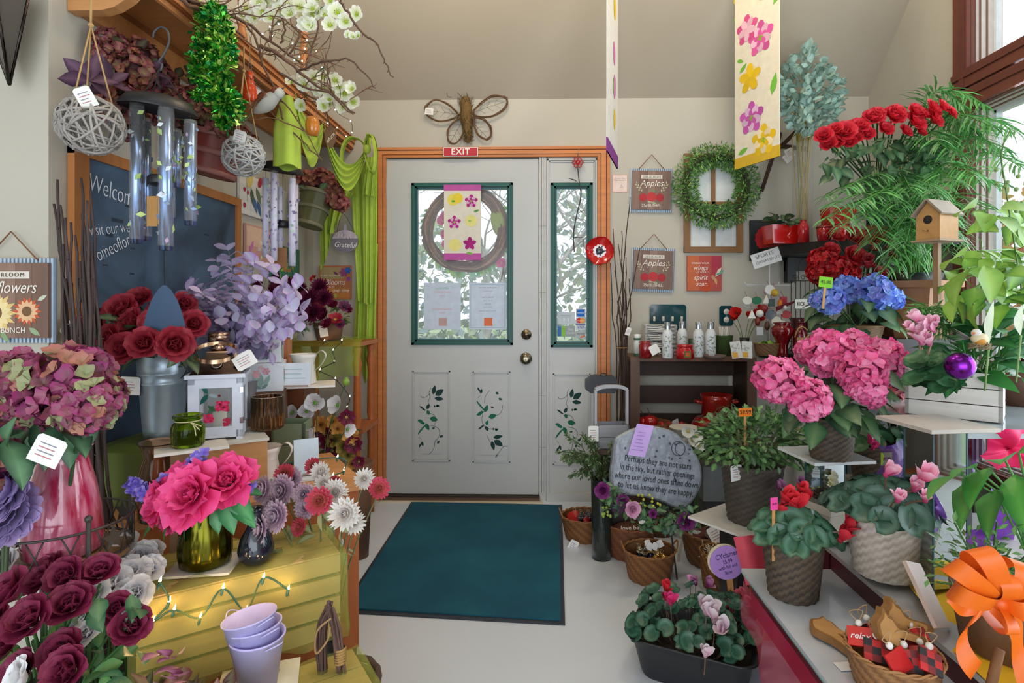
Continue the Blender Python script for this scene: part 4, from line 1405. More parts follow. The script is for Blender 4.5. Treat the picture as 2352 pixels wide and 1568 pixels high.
# ---- green fabric swag
GR='#acc64a'
def fabric_roll(mb,a,b,r0,r1,folds,col,seg=40):
 pass
def sheet(fn,nu,nv,col,cfn=None):
 mb=MB();mb.patch(fn,nu,nv,col,None,cfn);return mb
def swag():
 p0=at(660,220,d=2.3)
 r=thing('fabric_swag','lime green fabric swag draped from the shelf to the door corner','fabric',p0)
 def hang(name,pts_top,pts_bot,depth,nf,amp,nv=60,nu=14,seed=0,flare=1.0,curve=None):
  """a hanging cloth between a top and a bottom line, with vertical folds"""
  rr=random.Random(seed)
  ph=rr.uniform(0,6)
  A,B=[Vector(p)for p in pts_top],[Vector(p)for p in pts_bot]
  def lin(P,t):
   t=t*(len(P)-1)
   i=min(int(t),len(P)-2)
   return P[i].lerp(P[i+1],t-i)
  def fn(a,b):
   p=lin(A,b).lerp(lin(B,b),a)
   w=math.sin(b*nf*2*PI+ph)+.4*math.sin(b*nf*4.3*PI+2)
   p=p+Vector((w*amp*.25*(.35+a),-w*amp*(.35+.65*a),0))
   if curve:p=p+curve(a,b)
   return p
  sheet(fn,nu,nv,GR).build(name,'cloth',r)
 q=lambda u,v,d:at(u,v,d=d)-p0
 # roll that hangs down from the shelf
 mb=MB()
 a,b=q(660,222,2.28),q(661,385,2.22)
 def fr(t,s):
  c=a.lerp(b,t)
  rad=.02+.026*min(1,t*2.2)+.004*t
  an=s*2*PI*1.55
  rr_=rad*(1-.22*s)*(1+.09*math.sin(an*4+1))
  return c+Vector((rr_*math.cos(an+3.6),rr_*math.sin(an+3.6),-.004*math.sin(an*3)*t))
 mb.patch(fr,12,70,GR);mb.build('hanging_tail','cloth',r)
 # swag arcs: stacked curved folds
 def arc(u0,v0,d0,u1,v1,d1,dt,db,n,thick,name):
  A,B=q(u0,v0,d0),q(u1,v1,d1)
  def fn(a_,b_):
   base=A.lerp(B,a_)
   sag=math.sin(PI*a_)**.8
   g=math.sin(b_*PI*2*n+3*a_)*thick*(.35+sag)
   return base+Vector((.25*g,-.015-g-.03*math.sin(PI*b_)*sag,-(dt+(db-dt)*b_)*sag-.05*b_*(1-sag)+.02))
  sheet(fn,30,60,GR).build(name,'cloth',r)
 arc(682,225,2.4,745,292,2.7,.07,.26,3.5,.012,'swag_fold')
 arc(748,296,2.75,842,345,3.2,.15,.29,4,.013,'swag_fold')
 # right tails at the door casing, left ends behind
 hang('tail',[q(806,430,3.3),q(846,360,3.25),q(868,360,3.28)],[q(822,690,3.3),q(845,700,3.25),q(864,690,3.3)],0,3,.02,seed=1)
 hang('tail',[q(822,560,3.32),q(846,560,3.28),q(868,560,3.3)],[q(812,785,3.32),q(838,880,3.28),q(861,830,3.3)],0,2.5,.018,seed=2)
 hang('tail',[q(838,400,3.2),q(858,365,3.2),q(866,362,3.22)],[q(832,445,3.2),q(850,450,3.2),q(867,452,3.22)],0,2.5,.014,seed=5)
 hang('tail',[q(760,390,3.25),q(790,430,3.2),q(812,445,3.25)],[q(745,540,3.25),q(765,535,3.2),q(800,460,3.25)],0,3,.02,seed=3)
 hang('tail',[q(735,500,3.25),q(745,480,3.2),q(765,500,3.25)],[q(736,622,3.25),q(748,598,3.2),q(758,560,3.25)],0,2,.015,seed=4)
 # the bow
 def loop(ax,bx,w,name,ph):
  A,B=q(*ax),q(*bx)
  def fn(t,s):
   an=t*2*PI
   c=A.lerp(B,.5-.5*math.cos(an))
   h=w*math.sin(an)*(1-.3*math.cos(an))
   return c+Vector((.006*math.sin(s*9+ph),-.05*(s-.5)*(1-math.cos(an))*.6-.02-.01*math.sin(s*14+ph),h+.012*math.sin(s*12+ph)*(1-math.cos(an))*.5))
  mb=MB();mb.patch(fn,26,18,GR);mb.build(name,'cloth',r)
 loop((842,345,3.18),(788,362,3.16),.085,'bow_loop',0)
 loop((840,340,3.18),(866,365,3.12),.095,'bow_loop',2)
 loop((842,345,3.2),(852,322,3.2),.035,'bow_loop',4)
 mb=MB();mb.ball(q(843,343,3.14),.022,GR,12,sc=(1,.8,1.2));mb.build('bow_knot','cloth',r)
swag()
# Grateful tag hanging on the fabric
p=at(793,548,Y=3.22)
r=thing('pumpkin_tag','grey wooden pumpkin tag lettered Grateful hanging on the green fabric','tag',p)
k=2.5/1300*1.28
pts=[(31*k*math.cos(a),26*k*math.sin(a)-6*k)for a in[2*PI*i/26 for i in range(26)]]
mb=MB();mb.prism(pts,-.003,.003,'#77707c');mb.build('wood_shape','satin',r)
mb=MB()
up=[(x*1.0,z)for x,z in pts if z>-.012]
up=sorted([q for q in up],key=lambda q:math.atan2(q[1]+.01,q[0]))
mb.prism(up,-.0042,-.003,'#b8aab4');mb.prism([(-4*k,18*k),(4*k,18*k),(3*k,34*k),(-2*k,34*k)],-.002,.002,'#a89ca6')
for i in range(12):
 leaf(mb,dirY((U(-22,22)*k,-.0046,U(-4,12)*k),(U(-1,1),0,1)),.03,.012,0,rnd.choice(['#dcd4da','#e6dfe2','#98808e']),fold=0)
mb.build('leaf_pattern','satin',r)
text('Grateful',.042,'#f3eff0',r,(0,-.0042,-15*k),(PI/2,.06,0),shear=.25,sx=.9)
mb=MB();mb.tube(stk([(-20*k,0,12*k),(-6*k,0,60*k),(22*k,0,14*k)],3),.0012,'#55504c',4);mb.build('wire_hanger','metal',r)
# ---- furniture of the left display
A30=RAD(35)
e1=Vector((math.cos(A30),math.sin(A30),0));e2=Vector((-math.sin(A30),math.cos(A30),0))
def rp(o,a,b):return(o.x+e1.x*a+e2.x*b,o.y+e1.y*a+e2.y*b)
FR=Vector((-.60,1.86,0))
r=thing('wooden_table','orange wooden side table under the lantern and pitcher','table',(0,0,0))
TZ=.58
top=[rp(FR,-.72,0),rp(FR,0.02,0),rp(FR,.02,.46),rp(FR,-.42,.46),(XL+.02,1.85),(XL+.02,1.7)]
mb=MB();mb.slab(top,TZ-.022,TZ,'#c98d58');mb.build('table_top','wood',r)
mb=MB()
body=[rp(FR,-.68,.02),rp(FR,0,.02),rp(FR,0,.43),rp(FR,-.40,.43),(XL+.03,1.84),(XL+.03,1.72)]
mb.slab(body,.03,TZ-.022,'#b4622c');mb.build('cabinet_body','woodz',r)
mb=MB();mb.slab([((x-FR.x)*.97+FR.x-.01,(y-FR.y)*.97+FR.y+.01)for x,y in body],0,.03,'#5a3018');mb.build('plinth','wood',r)
# draped pedestal left of the table
def draped_box(name,label,x0,x1,y0,y1,z,cols,rot=0,under='#6b7a34',mat='tulle'):
 r=thing(name,label,'display stand',((x0+x1)/2,(y0+y1)/2,0),rot)
 w,h=(x1-x0)/2,(y1-y0)/2
 mb=MB();mb.bb(-w,w,-h,h,0,z-.006,under);mb.build('pedestal','satin',r)
 mb=MB()
 n=60
 per=[]
 for i in range(n):
  t=i/n*4
  s,f=int(t),t-int(t)
  c=[(-w,-h),(w,-h),(w,h),(-w,h)]
  a,b=c[s],c[(s+1)%4]
  per.append((a[0]+(b[0]-a[0])*f,a[1]+(b[1]-a[1])*f))
 vs,fs=[],[]
 rows=7
 for i in range(rows+1):
  t=i/rows
  for j,(x,y)in enumerate(per):
   fold=.006+t*.02*(1+math.sin(j*1.9))*.6
   L=math.hypot(x,y)
   vs.append((x*(1.012+fold/L),y*(1.012+fold/L),z*(1-t)+.003))
 for i in range(rows):
  for j in range(n):
   k=(j+1)%n
   fs.append((i*n+j,i*n+k,(i+1)*n+k,(i+1)*n+j))
 fs.append(tuple(range(n)))
 mb.add(vs,fs,[hexc(cols[j%len(cols)])for i in range(rows+1)for j in range(n)])
 mb.build('drape',mat,r)
 return r
draped_box('draped_pedestal','tall pedestal draped in olive green tulle under the galvanized bucket',XL+.06,-1.06,1.62,1.93,.745,['#74833a','#5f6f30','#87953f'])
# riser box on the table
RZ=.75
r=thing('wooden_riser','low wooden box riser on the table under the white lantern','box',(*rp(FR,-.40,.17),TZ),A30)
mb=MB();mb.bb(-.17,.13,-.085,.12,0,RZ-TZ-.008,'#c58f5a');mb.build('box_body','wood',r)
mb=MB();mb.bb(-.175,.135,-.09,.125,RZ-TZ-.008,RZ-TZ,'#dcd6ca');mb.build('tile_top','satin',r)
# slatted crates draped with tulle and lights
def slat_crate(name,label,o,w,dpt,z0,z1,cat='crate'):
 r=thing(name,label,cat,(o[0],o[1],z0),A30)
 h=z1-z0
 c='#cba76c'
 mb=MB()
 n=4
 for k in range(n):
  a,b=h*k/n+.006,h*(k+1)/n-.004
  mb.bb(-w,0,0,.01,a,b,varc(c,.08));mb.bb(-w,0,dpt-.01,dpt,a,b,c)
  mb.bb(-w,-w+.01,.01,dpt-.01,a,b,c);mb.bb(-.01,0,.01,dpt-.01,a,b,varc(c,.08))
 mb.build('side_slats','wood',r)
 mb=MB();mb.bb(-w+.01,-.01,.01,dpt-.01,0,h-.012,'#6a6234');mb.build('inner_box','matte',r)
 mb=MB()
 for k in range(4):mb.bb(-w,0,dpt*k/4+.003,dpt*(k+1)/4-.003,h-.008,h,varc(c,.08))
 mb.build('top_slats','wood',r)
 return r
CB=Vector((-.53,1.475,0))
CBT=.52
slat_crate('slatted_crate','upper slatted wooden crate under the green peony vase',(CB.x,CB.y),.44,.24,.302,CBT)
CA=Vector((-.465,1.40,0))
slat_crate('slatted_crate','lower slatted wooden crate holding the lavender pails',(CA.x+.02,CA.y+.0),.62,.33,0,.30)
# (the lower crate reaches towards the shopper)
bpy.data.objects['slatted_crate.001'].location=(*rp(CA,0,-.30),0)
def tulle_cover(label,o,w,dpt,zt,zb,seed):
 r=thing('tulle_cloth',label,'cloth',(o.x,o.y,zt),A30)
 def fn(a,b):
 # a: from back over the top and down the front; b: along the width
  L1,L2=dpt,zt-zb
  s=a*(L1+L2)
  x=-w-.015+(w+.03)*b
  if s<L1:
   y,z=dpt-s,.006+.003*math.sin(b*19+s*40)
  else:
   y,z=-.014-.012*(1+math.sin(b*23+seed))*(s-L1)/L2,.004-(s-L1)
  z+=.004*math.sin(b*31+a*13)
  return(x,y,z)
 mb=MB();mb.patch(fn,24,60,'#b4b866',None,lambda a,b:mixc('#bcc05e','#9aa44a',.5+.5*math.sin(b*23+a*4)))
 mb.build('tulle','tulle',r)
 mb=MB()
 def fs(a,b):
  y=dpt*(1-b)
  return(.012+.02*a*(1+.5*math.sin(b*17+1)),y,.005-(zt-zb)*1.1*a)
 mb.patch(fs,12,24,'#a8bf4a')
 mb.build('side_drape','tulle',r)
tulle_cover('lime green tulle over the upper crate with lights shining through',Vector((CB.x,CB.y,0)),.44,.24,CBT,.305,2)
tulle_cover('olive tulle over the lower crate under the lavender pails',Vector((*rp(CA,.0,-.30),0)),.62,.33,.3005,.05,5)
def lights_on(label,o,pts,col='#2f5f50',ang=A30):
 r=thing('string_lights',label,'string lights',o)
 mb=MB();mb.tube(stk(pts,5),.0022,col,5,cap=False);mb.build('cord','satin',r)
 for p in pts:
  mb=MB();mb.lathe([(.0035,0),(.0035,.012),(.001,.016)],col,6,TR(p,(2.6,0,0)));s=mb.build('socket','satin',r)
  mb=MB();mb.lathe([(.0001,-.012),(.0028,-.004),(.003,.002)],'#ffe2a8',7,TR((0,0,0),(2.6,0,0)))
  b=mb.build('bulb','bulb',s);b.location=p
def fpt(u,v,off=.016):
 """picture point on the front face of the upper crate"""
 n=Vector((math.sin(A30),-math.cos(A30),0))
 o=Vector((CB.x,CB.y,.4))+n*off
 e,rr_=Vector((0,0,EYE)),ray(u,v)
 k=(o-e).dot(n)/rr_.dot(n)
 return e+rr_*k
L0=fpt(560,1380)
P=[fpt(u,v)-L0 for u,v in((367,1336),(388,1382),(352,1426),(400,1400),(460,1418),(512,1351),(565,1402),(605,1326),(662,1354))]
lights_on('warm string lights under the green tulle of the upper crate',L0,P)
for(u,v)in((388,1382),(460,1418),(512,1351),(605,1326),(352,1426),(662,1354)):
 p=fpt(u,v,.05)
 lamp('fairy_bulb_glow','POINT',p,.07,(1,.6,.22),.006)
 # ---- lavender pails on a white tile
def pail(label,loc,rt_,rb_,h,tilt,group):
 r=thing('lavender_pail',label,'bucket',loc,(tilt[0],tilt[1],0),group)
 c='#c6c0f4'
 mb=MB();mb.lathe([(.001,.002),(rb_,.002),(rb_,0),(rt_,h),(rt_+.003,h+.001),(rt_+.003,h+.004),(rt_-.001,h+.004),(rb_-.002,.006),(.001,.005)],c,40)
 mb.build('pail_body','satin',r)
 for s in(-1,1):
  mb=MB();mb.tube([(s*(rt_+.022*math.sin(PI*t)),.02*(2*t-1)*1.1,h-.004-.002+.012*math.sin(PI*t))for t in[i/10 for i in range(11)]],.0016,c,6)
  mb.build('handle','satin',r,(0,0,0),(0,0,-.5))
b0=at(592,1572,Z=.312)
r=thing('ceramic_tile','white square tile under the stacked lavender pails','tile',(b0.x,b0.y+.0,.301),RAD(20))
mb=MB();mb.bb(-.085,.085,-.085,.085,0,.007,'#e8e2cc');mb.build('tile','satin',r)
bpy.data.objects['ceramic_tile'].location.z=.301
G='lavender pails nested on the white tile'
pail('lowest of three nested lavender pails on the white tile',(b0.x,b0.y,.309),.056,.040,.112,(0,0),G)
pail('middle of three nested lavender pails, tilted inside the lowest',(b0.x-.001,b0.y,.330),.0555,.0395,.112,(RAD(-3),RAD(-5)),G)
pail('topmost lavender pail tilted open towards the shopper',(b0.x-.003,b0.y-.001,.352),.055,.039,.112,(RAD(-2),RAD(-9)),G)
# ---- green mercury glass vase with peonies
b0=at(472,1292,Z=CBT+.012)
r=thing('ceramic_tile','white tile under the green glass peony vase','tile',(b0.x,b0.y,CBT+.004),RAD(10))
mb=MB();mb.bb(-.075,.075,-.06,.06,0,.006,'#e4dccb');mb.build('tile','satin',r)
r=thing('glass_vase','olive green quilted glass vase holding hot pink peonies','vase',(b0.x,b0.y,CBT+.011))
mb=MB()
k=.059
mb.lathe([(k*.85,0),(k*.98,.006),(k,.03),(k*.98,.07),(k*.86,.105),(k*.74,.122),(k*.72,.135),(k*.76,.15),(k*.72,.15),(k*.68,.13)],'#5c5a1c',56,wob=lambda i,j,a,z:.0022*(abs(math.sin(a*9+z*95))+abs(math.sin(a*9-z*95))-1)*(1 if .01<z<.11 else 0))
mb.lathe([(.001,.001),(k*.85,0)],'#5c5a1c',30)
mb.build('quilted_glass','metal',r)
vz=.155
r=thing('peony_bouquet','hot pink peonies with lilac sprays in the olive green vase','bouquet',(b0.x,b0.y,CBT+.15))
pm=[pem('#e0145a','#fa3c94',s)for s in(1,2,3)]
def q(u,v,d):return at(u,v,d=d)-r.location
d0=1.35
PP=[(445,1138,1.28,.066),(525,1108,1.33,.06),(375,1150,1.33,.05),(400,1180,1.36,.04),(480,1150,1.4,.045),(420,1100,1.42,.045)]
plf(r,pm,'petal',[q(u,v,d)for u,v,d,s in PP],[s for*_,s in PP],'peony_flower',[(-.05,-1,.55),(.3,-1,.6),(-.8,-.8,.4),(-.6,-.7,.1),(.2,-1,.3),(-.2,-.6,.9)],rnd,.12)
mb=MB()
rr=random.Random(3)
lil=[]
for(a,b_,n)in(((450,1110,1.4),(490,1030,1.4),46),((400,1130,1.42),(330,1095,1.4),30),((560,1120,1.42),(600,1100,1.42),16),((430,1110,1.42),(395,1085,1.42),16)):
 A_,B_=q(*a),q(*b_)
 for i in range(n):
  t=rr.random()
  p=A_.lerp(B_,t)+Vector((0,-.05,0))+rdir(-1,1,rr)*.026*(1-.7*t)
  T=dirT(p,rdir(-.2,1,rr)+Vector((0,-1,0)),rr.uniform(0,6))
  for kk in range(4):
   mb.petal(T@TR((0,0,0),(0,0,kk*PI/2)),.014,.014,.3,0,.3,'#6a55c8',rr.choice(['#9f8ee8','#b3a4f0','#8f7ae0']),nl=2,r=rr)
mb.build('lilac_sprays','petal',r)
mb=MB()
for(u,v,d,dx,dz,L)in((545,1140,1.36,1,-.1,.1),(560,1165,1.36,.9,-.5,.1),(530,1175,1.34,.5,-.9,.09),(365,1190,1.36,-.8,-.6,.08),(570,1125,1.4,1,.3,.08),(390,1200,1.34,-.4,-.8,.07),(500,1190,1.33,.4,-.9,.06),(555,1150,1.32,1,-.7,.09),(430,1200,1.36,-.3,-1,.07)):
 leaf(mb,dirY(q(u,v,d)-Vector((dx,0,dz)).normalized()*L*.4,(dx,-.35,dz),.4),L,L*.5,.5,'#2f7a4a','#5fa86a')
mb.build('leaves','leaf',r)
stems(r,[q(u,v+20,d)for u,v,d,s in PP],(0,0,-.12),spread=.015)
# ---- black vase
b0=at(588,1283,Z=CBT+.012)
r=thing('ceramic_vase','glossy black bulb vase beside the green peony vase','vase',(b0.x,b0.y,CBT+.008))
mb=MB();mb.lathe([(.001,0),(.03,0),(.04,.012),(.043,.03),(.036,.06),(.022,.085),(.0145,.11),(.014,.125),(.018,.133),(.012,.132),(.01,.11)],'#141b2a',36)
mb.build('vase_body','gloss',r)
# ---- tall glass vase with mums
b0=at(734,1530,Z=0)
b0=Vector((-.625,1.63,0))
r=thing('glass_cylinder','tall slim clear glass vase on the floor holding the mums','vase',b0)
mb=MB();mb.lathe([(.001,.0),(.03,.0),(.032,.004),(.028,.36),(.026,.36),(.029,.01),(.001,.01)],'#e8f0ec',28);mb.build('glass','glass',r)
r=thing('mum_bouquet','lilac, white and coral chrysanthemums on long stems beside the table','bouquet',b0+Vector((0,0,.36)))
lil=[mum_mesh('#a888a0','#d8b8d0',s,tip='#e8d4e2')for s in(1,2)]
wht=[mum_mesh('#f3e3d8','#f2f0ec',s,1,.7)for s in(3,4)]
cor=[mum_mesh('#d8a860','#d84a6c',s)for s in(5,6)]
MM=[(640,1185,1.45,.05,0),(600,1215,1.42,.047,0),(652,1125,1.55,.052,0),(610,1125,1.5,.045,0),(700,1135,1.6,.038,0),(705,1165,1.6,.04,0),(620,1250,1.45,.025,0),(672,1100,1.62,.042,0),(628,1160,1.52,.04,0),(795,1180,1.45,.055,1),(770,1130,1.55,.048,1),(738,1085,1.65,.04,1),(835,1100,1.6,.04,1),(745,1110,1.62,.035,1),(812,1200,1.5,.04,1),(735,1150,1.5,.044,2),(655,1090,1.6,.036,2),(870,1122,1.55,.036,2),(720,1070,1.72,.03,2),(690,1210,1.55,.03,2),(770,1108,1.7,.025,2)]
for k,(fam,nm)in enumerate(((lil,'lilac_mum'),(wht,'white_mum'),(cor,'coral_mum'))):
 S=[m for m in MM if m[4]==k]
 plf(r,fam,'petal',[at(u,v,d=d)-r.location for u,v,d,s,_ in S],[s*.82 for u,v,d,s,_ in S],nm,[((u-730)*.004,-1,.45)for u,v,d,s,_ in S],rnd,.2)
stems(r,[at(u,v+10,d=d+.02)-r.location for u,v,d,s,_ in MM],(0,0,-.3),'#77805a',.0024,spread=.018)
mb=MB()
rr=random.Random(5)
for k in range(46):
 m=MM[k%len(MM)]
 P_=(at(m[0],m[1],d=m[2])-r.location)*rr.uniform(.15,.92)
 leaf(mb,dirY(P_,(rr.uniform(-1,1),rr.uniform(-1,.3),rr.uniform(-.7,.4)),rr.uniform(-1,1)),rr.uniform(.03,.055),.022,.5,rr.choice(['#7a8060','#8a9068','#6b7a50','#a3a070']),r=rr)
mb.build('leaves','leaf',r)
for k in range(6):
 m=MM[k*3%len(MM)]
 ptg(r,(at(m[0],m[1],d=m[2])-r.location)*(.25+.05*k)+Vector((0,-.006,0)),(0,U(-.5,.5),0),.012,.022,'stem_label')
 # ---- burgundy roses in galvanized bucket
bz=.752
b0=at(362,1008,Z=bz)
r=thing('galvanized_bucket','tall galvanized metal flower bucket holding burgundy roses','bucket',(b0.x+.005,b0.y+.02,bz))
k=1.75/1300
mb=MB()
mb.lathe([(.001,.002),(.052,.002),(.052,0),(.056,.03),(.066,.17),(.0685,.172),(.0685,.177),(.0665,.179),(.069,.2),(.0715,.202),(.0715,.207),(.0695,.209),(.074,.262),(.076,.264),(.074,.268),(.07,.262),(.054,.02)],'#b4c6d4',44)
mb.build('bucket_body','galv',r)
for s in(-1,1):
 mb=MB();mb.tube([(s*(.073+.02*math.sin(PI*t)),0,.215+.05*(t-.5))for t in[i/8 for i in range(9)]],.0022,'#5a5654',6)
 mb.build('handle','metal',r,(0,0,0),(0,0,-.3))
ptg(r,(-.055,-.07,.2),(0,.05,.1),.06,.055)
br=r
r=thing('rose_bouquet','large burgundy red roses in the galvanized bucket','bouquet',br.location+Vector((0,0,.25)))
rm=[rose_mesh('#4a0410','#a81c34',s,1.1)for s in(1,2,3)]
RR=[(285,715,1.72,.056),(322,690,1.85,.045),(265,780,1.65,.05),(290,800,1.6,.05),(335,790,1.6,.05),(400,790,1.58,.054),(445,745,1.68,.045),(420,700,1.8,.042),(195,760,1.62,.048),(370,720,1.85,.045),(240,740,1.75,.045),(360,745,1.7,.05),(310,745,1.7,.05)]
plf(r,rm,'petal',[at(u,v,d=d)-r.location for u,v,d,s in RR],[s*.95 for*_,s in RR],'rose_flower',[((u-340)*.008+.3,-1,.5-(v-740)*.006)for u,v,d,s in RR],rnd,.15)
mb=MB()
rr=random.Random(7)
for k in range(34):
 u,v=rr.uniform(205,460),rr.uniform(720,830)
 leaf(mb,dirY(at(u,v,d=rr.uniform(1.66,1.85))-r.location,(rr.uniform(-1,1),-.5,rr.uniform(-1,.5)),rr.uniform(-1,1)),.07,.04,.5,rr.choice(['#2f4a34','#3f6044','#28402e']),r=rr)
mb.build('leaves','leaf',r)
stems(r,[at(u,v+15,d=d)-r.location for u,v,d,s in RR],(0,0,-.02),'#2f4a30',.003,spread=.03)
ptg(r,at(150,745,d=1.6)-r.location,(0,-.7,0),.05,.055)
# ---- stick bundle
def stick_bundle(label,pts,base,seed,col='#4a3c38',rad=.0065,n2=0,waist=None,tw='#b89460',name='twig_bundle',upstart=.5):
 r=thing(name,label,'twig bundle',base)
 rr=random.Random(seed)
 mb=MB()
 for i,p in enumerate(pts):
  p=Vector(p)-Vector(base)
  b=Vector((rr.uniform(-.045,.045),rr.uniform(-.03,.03),0))
  ctr=b.lerp(p,.5)*.98
  if waist:ctr=Vector(waist)-Vector(base)+Vector((rr.uniform(-.03,.03),rr.uniform(-.02,.02),rr.uniform(-.08,.08)))
  P=stk([b,b.lerp(ctr,.5)+rdir(-1,1,rr)*.008,ctr,ctr.lerp(p,.5)+rdir(-1,1,rr)*.018,p],5)
  P=[P[0]]+[x+rdir(-1,1,rr)*.0035 for x in P[1:-1]]+[P[-1]]
  mb.tube(P,rad*rr.uniform(.8,1.25),varc(col,.25,rr),6,r1=rad*.45)
  for k in range(4,len(P)-1,2):
   mb.tube([P[k],P[k]+rdir(-.2,1,rr)*.011],rad*.45,mixc(col,'#8a5a40',.3),4,r1=.0005)
  for q_ in range(n2):
   k=rr.randrange(len(P)//2,len(P)-1)
   e=P[k]+(P[-1]-P[k])*.8+rdir(-.2,.5,rr)*.05
   mb.tube(stk([P[k],P[k].lerp(e,.5)+rdir(-1,1,rr)*.01,e],3),rad*.45,varc(col,.2,rr),5,r1=rad*.3)
 mb.build('sticks','matte',r)
 if waist:
  mb=MB();w=Vector(waist)-Vector(base);mb.lathe([(.034,-.002),(.036,0),(.034,.003)],tw,18,TR(w));mb.build('twine','matte',r)
 return r
P=[at(u,v,d=1.52)for u,v in((132,412),(124,468),(138,470),(150,500),(163,510),(186,408),(188,490),(208,438),(200,460),(196,520),(210,600),(145,560),(205,560),(172,540),(185,600))]
P+=[at(u,v,d=1.52)for u,v in((150,640),(165,650),(178,660),(190,640),(140,600),(215,640),(205,680),(215,720),(228,760),(235,800))]
stick_bundle('thick curly brown sticks standing on the floor beside the chalkboard',P,(at(235,1200,d=1.5).x,1.5,0.0),4,rad=.0068,col='#473a38')
# ---- hydrangea arrangement in pink vase, far left
b0=at(146,1268,d=1.27)
VZ=b0.z
r=thing('art_glass_vase','streaky raspberry pink glass vase holding dusty hydrangeas','vase',(b0.x,b0.y,VZ))
m_pink,nt,pp,out=nodes('pink_art_glass')
tc=nt.nodes.new('ShaderNodeTexCoord');mp=nt.nodes.new('ShaderNodeMapping');mp.inputs['Scale'].default_value=(60,60,9)
n1=nt.nodes.new('ShaderNodeTexNoise');n1.inputs['Scale'].default_value=1;n1.inputs['Detail'].default_value=4
cr=nt.nodes.new('ShaderNodeValToRGB');cr.color_ramp.elements[0].position=.35;cr.color_ramp.elements[0].color=(*hexc('#b02850'),1);cr.color_ramp.elements[1].position=.72;cr.color_ramp.elements[1].color=(*hexc('#e89ab4'),1)
nt.links.new(tc.outputs['Object'],mp.inputs[0]);nt.links.new(mp.outputs[0],n1.inputs[0]);nt.links.new(n1.outputs[0],cr.inputs[0]);nt.links.new(cr.outputs[0],pp.inputs['Base Color']);pp.inputs['Roughness'].default_value=.12;pp.inputs['Coat Weight'].default_value=.6
mb=MB();mb.lathe([(.001,0),(.065,.001),(.073,.008),(.075,.03),(.069,.1),(.058,.16),(.047,.205),(.043,.222),(.049,.232),(.055,.236),(.05,.238),(.04,.226),(.04,.2)],'#fff',44)
mb.build('vase_body',m_pink,r)
vb=r
# shelf under it: wire plant stand top
r=thing('wire_plant_stand','dark wire stand with scrolled sides and stars around the pink vase','plant stand',(b0.x,b0.y,0))
mb=MB();mb.lathe([(.001,VZ-.014),(.125,VZ-.014),(.125,VZ-.002),(.001,VZ-.002)],'#8a6a44',40);mb.build('tray','satin',r)
mb=MB()
for zz,rad in((VZ+.075,.133),(VZ+.004,.128)):
 mb.tube([(rad*math.cos(a),rad*math.sin(a),zz)for a in[2*PI*i/48 for i in range(49)]],.003,'#3c3836',6,cap=False)
for k in range(14):
 a=2*PI*k/14
 mb.tube([(.13*math.cos(a),.13*math.sin(a),VZ),(.13*math.cos(a+.25),.13*math.sin(a+.25),VZ+.075)],.0018,'#3c3836',5)
 mb.tube([(.13*math.cos(a),.13*math.sin(a),VZ+.075),(.13*math.cos(a+.25),.13*math.sin(a+.25),VZ)],.0018,'#3c3836',5)
mb.build('gallery_rail','satin',r)
for k in range(4):
 a=2*PI*k/4-.55
 mb=MB();mb.tube([(.133*math.cos(a),.133*math.sin(a),VZ+.1),(.133*math.cos(a),.133*math.sin(a),VZ-.03),(.11*math.cos(a),.11*math.sin(a),0)],.005,'#3c3836',8)
 mb.ball((.133*math.cos(a),.133*math.sin(a),VZ+.102),.008,'#3c3836',8);mb.build('leg','satin',r)
for a in(-1.75,-.2,1.3):
 mb=MB();mb.prism([(.028*(1 if i%2==0 else .42)*math.sin(PI*i/5),.028*(1 if i%2==0 else .42)*math.cos(PI*i/5))for i in range(10)],-.002,.002,'#45423f')
 mb.build('star','satin',r,(.137*math.cos(a),.137*math.sin(a),VZ+.045),(0,0,a+PI/2))
r=thing('hydrangea_bouquet','dusty raspberry and green hydrangeas with large leaves in the pink vase','bouquet',vb.location+Vector((0,0,.22)))
HC=['#a02a78','#b43a82','#8c2460','#a8306c','#c07868','#a8b080']
hm=[hyd_mesh(HC,s,80,.3,'#a8b088')for s in(11,12,13)]
HH=[(155,880,1.2,.085),(200,930,1.17,.06),(100,925,1.22,.065),(30,890,1.22,.08),(230,915,1.25,.05),(-10,940,1.2,.06),(-30,1080,1.1,.06),(85,870,1.3,.055)]
plf(r,hm,'petal',[at(u,v,d=d)-r.location for u,v,d,s in HH],[s*.95 for*_,s in HH],'hydrangea_head',[((u-120)*.005,-1,.8)for u,v,d,s in HH],rnd,.15)
mb=MB()
for(u,v,d,dx,dz,L)in((130,1000,1.2,.5,-.6,.12),(190,985,1.18,1,-.2,.13),(60,1000,1.2,-.4,-.7,.13),(240,900,1.25,1,.05,.09),(20,1020,1.12,-.3,-1,.14),(60,1040,1.1,.9,-.6,.12),(150,960,1.26,-.2,-1,.13),(100,960,1.28,-1,-.3,.12),(30,950,1.25,-.8,.2,.1),(215,960,1.2,.8,-.8,.11),(0,1000,1.15,-1,-.2,.13),(170,1010,1.22,.6,-1,.1),(80,980,1.3,0,-1,.12)):
 leaf(mb,dirY(at(u,v,d=d)-r.location-Vector((dx,0,dz)).normalized()*L*.4,(dx,-.4,dz),U(-.5,.5)),L,L*.55,.6,rnd.choice(['#2f5a40','#3a6a4a','#28503a']),'#6a9a70')
mb.build('leaves','leaf',r)
stems(r,[at(u,v+20,d=d)-r.location for u,v,d,s in HH],(0,0,-.18),'#3f5f3a',.004,spread=.02)
ptg(r,at(125,1005,d=1.1)-r.location,(0,.45,.2),.055,.055)
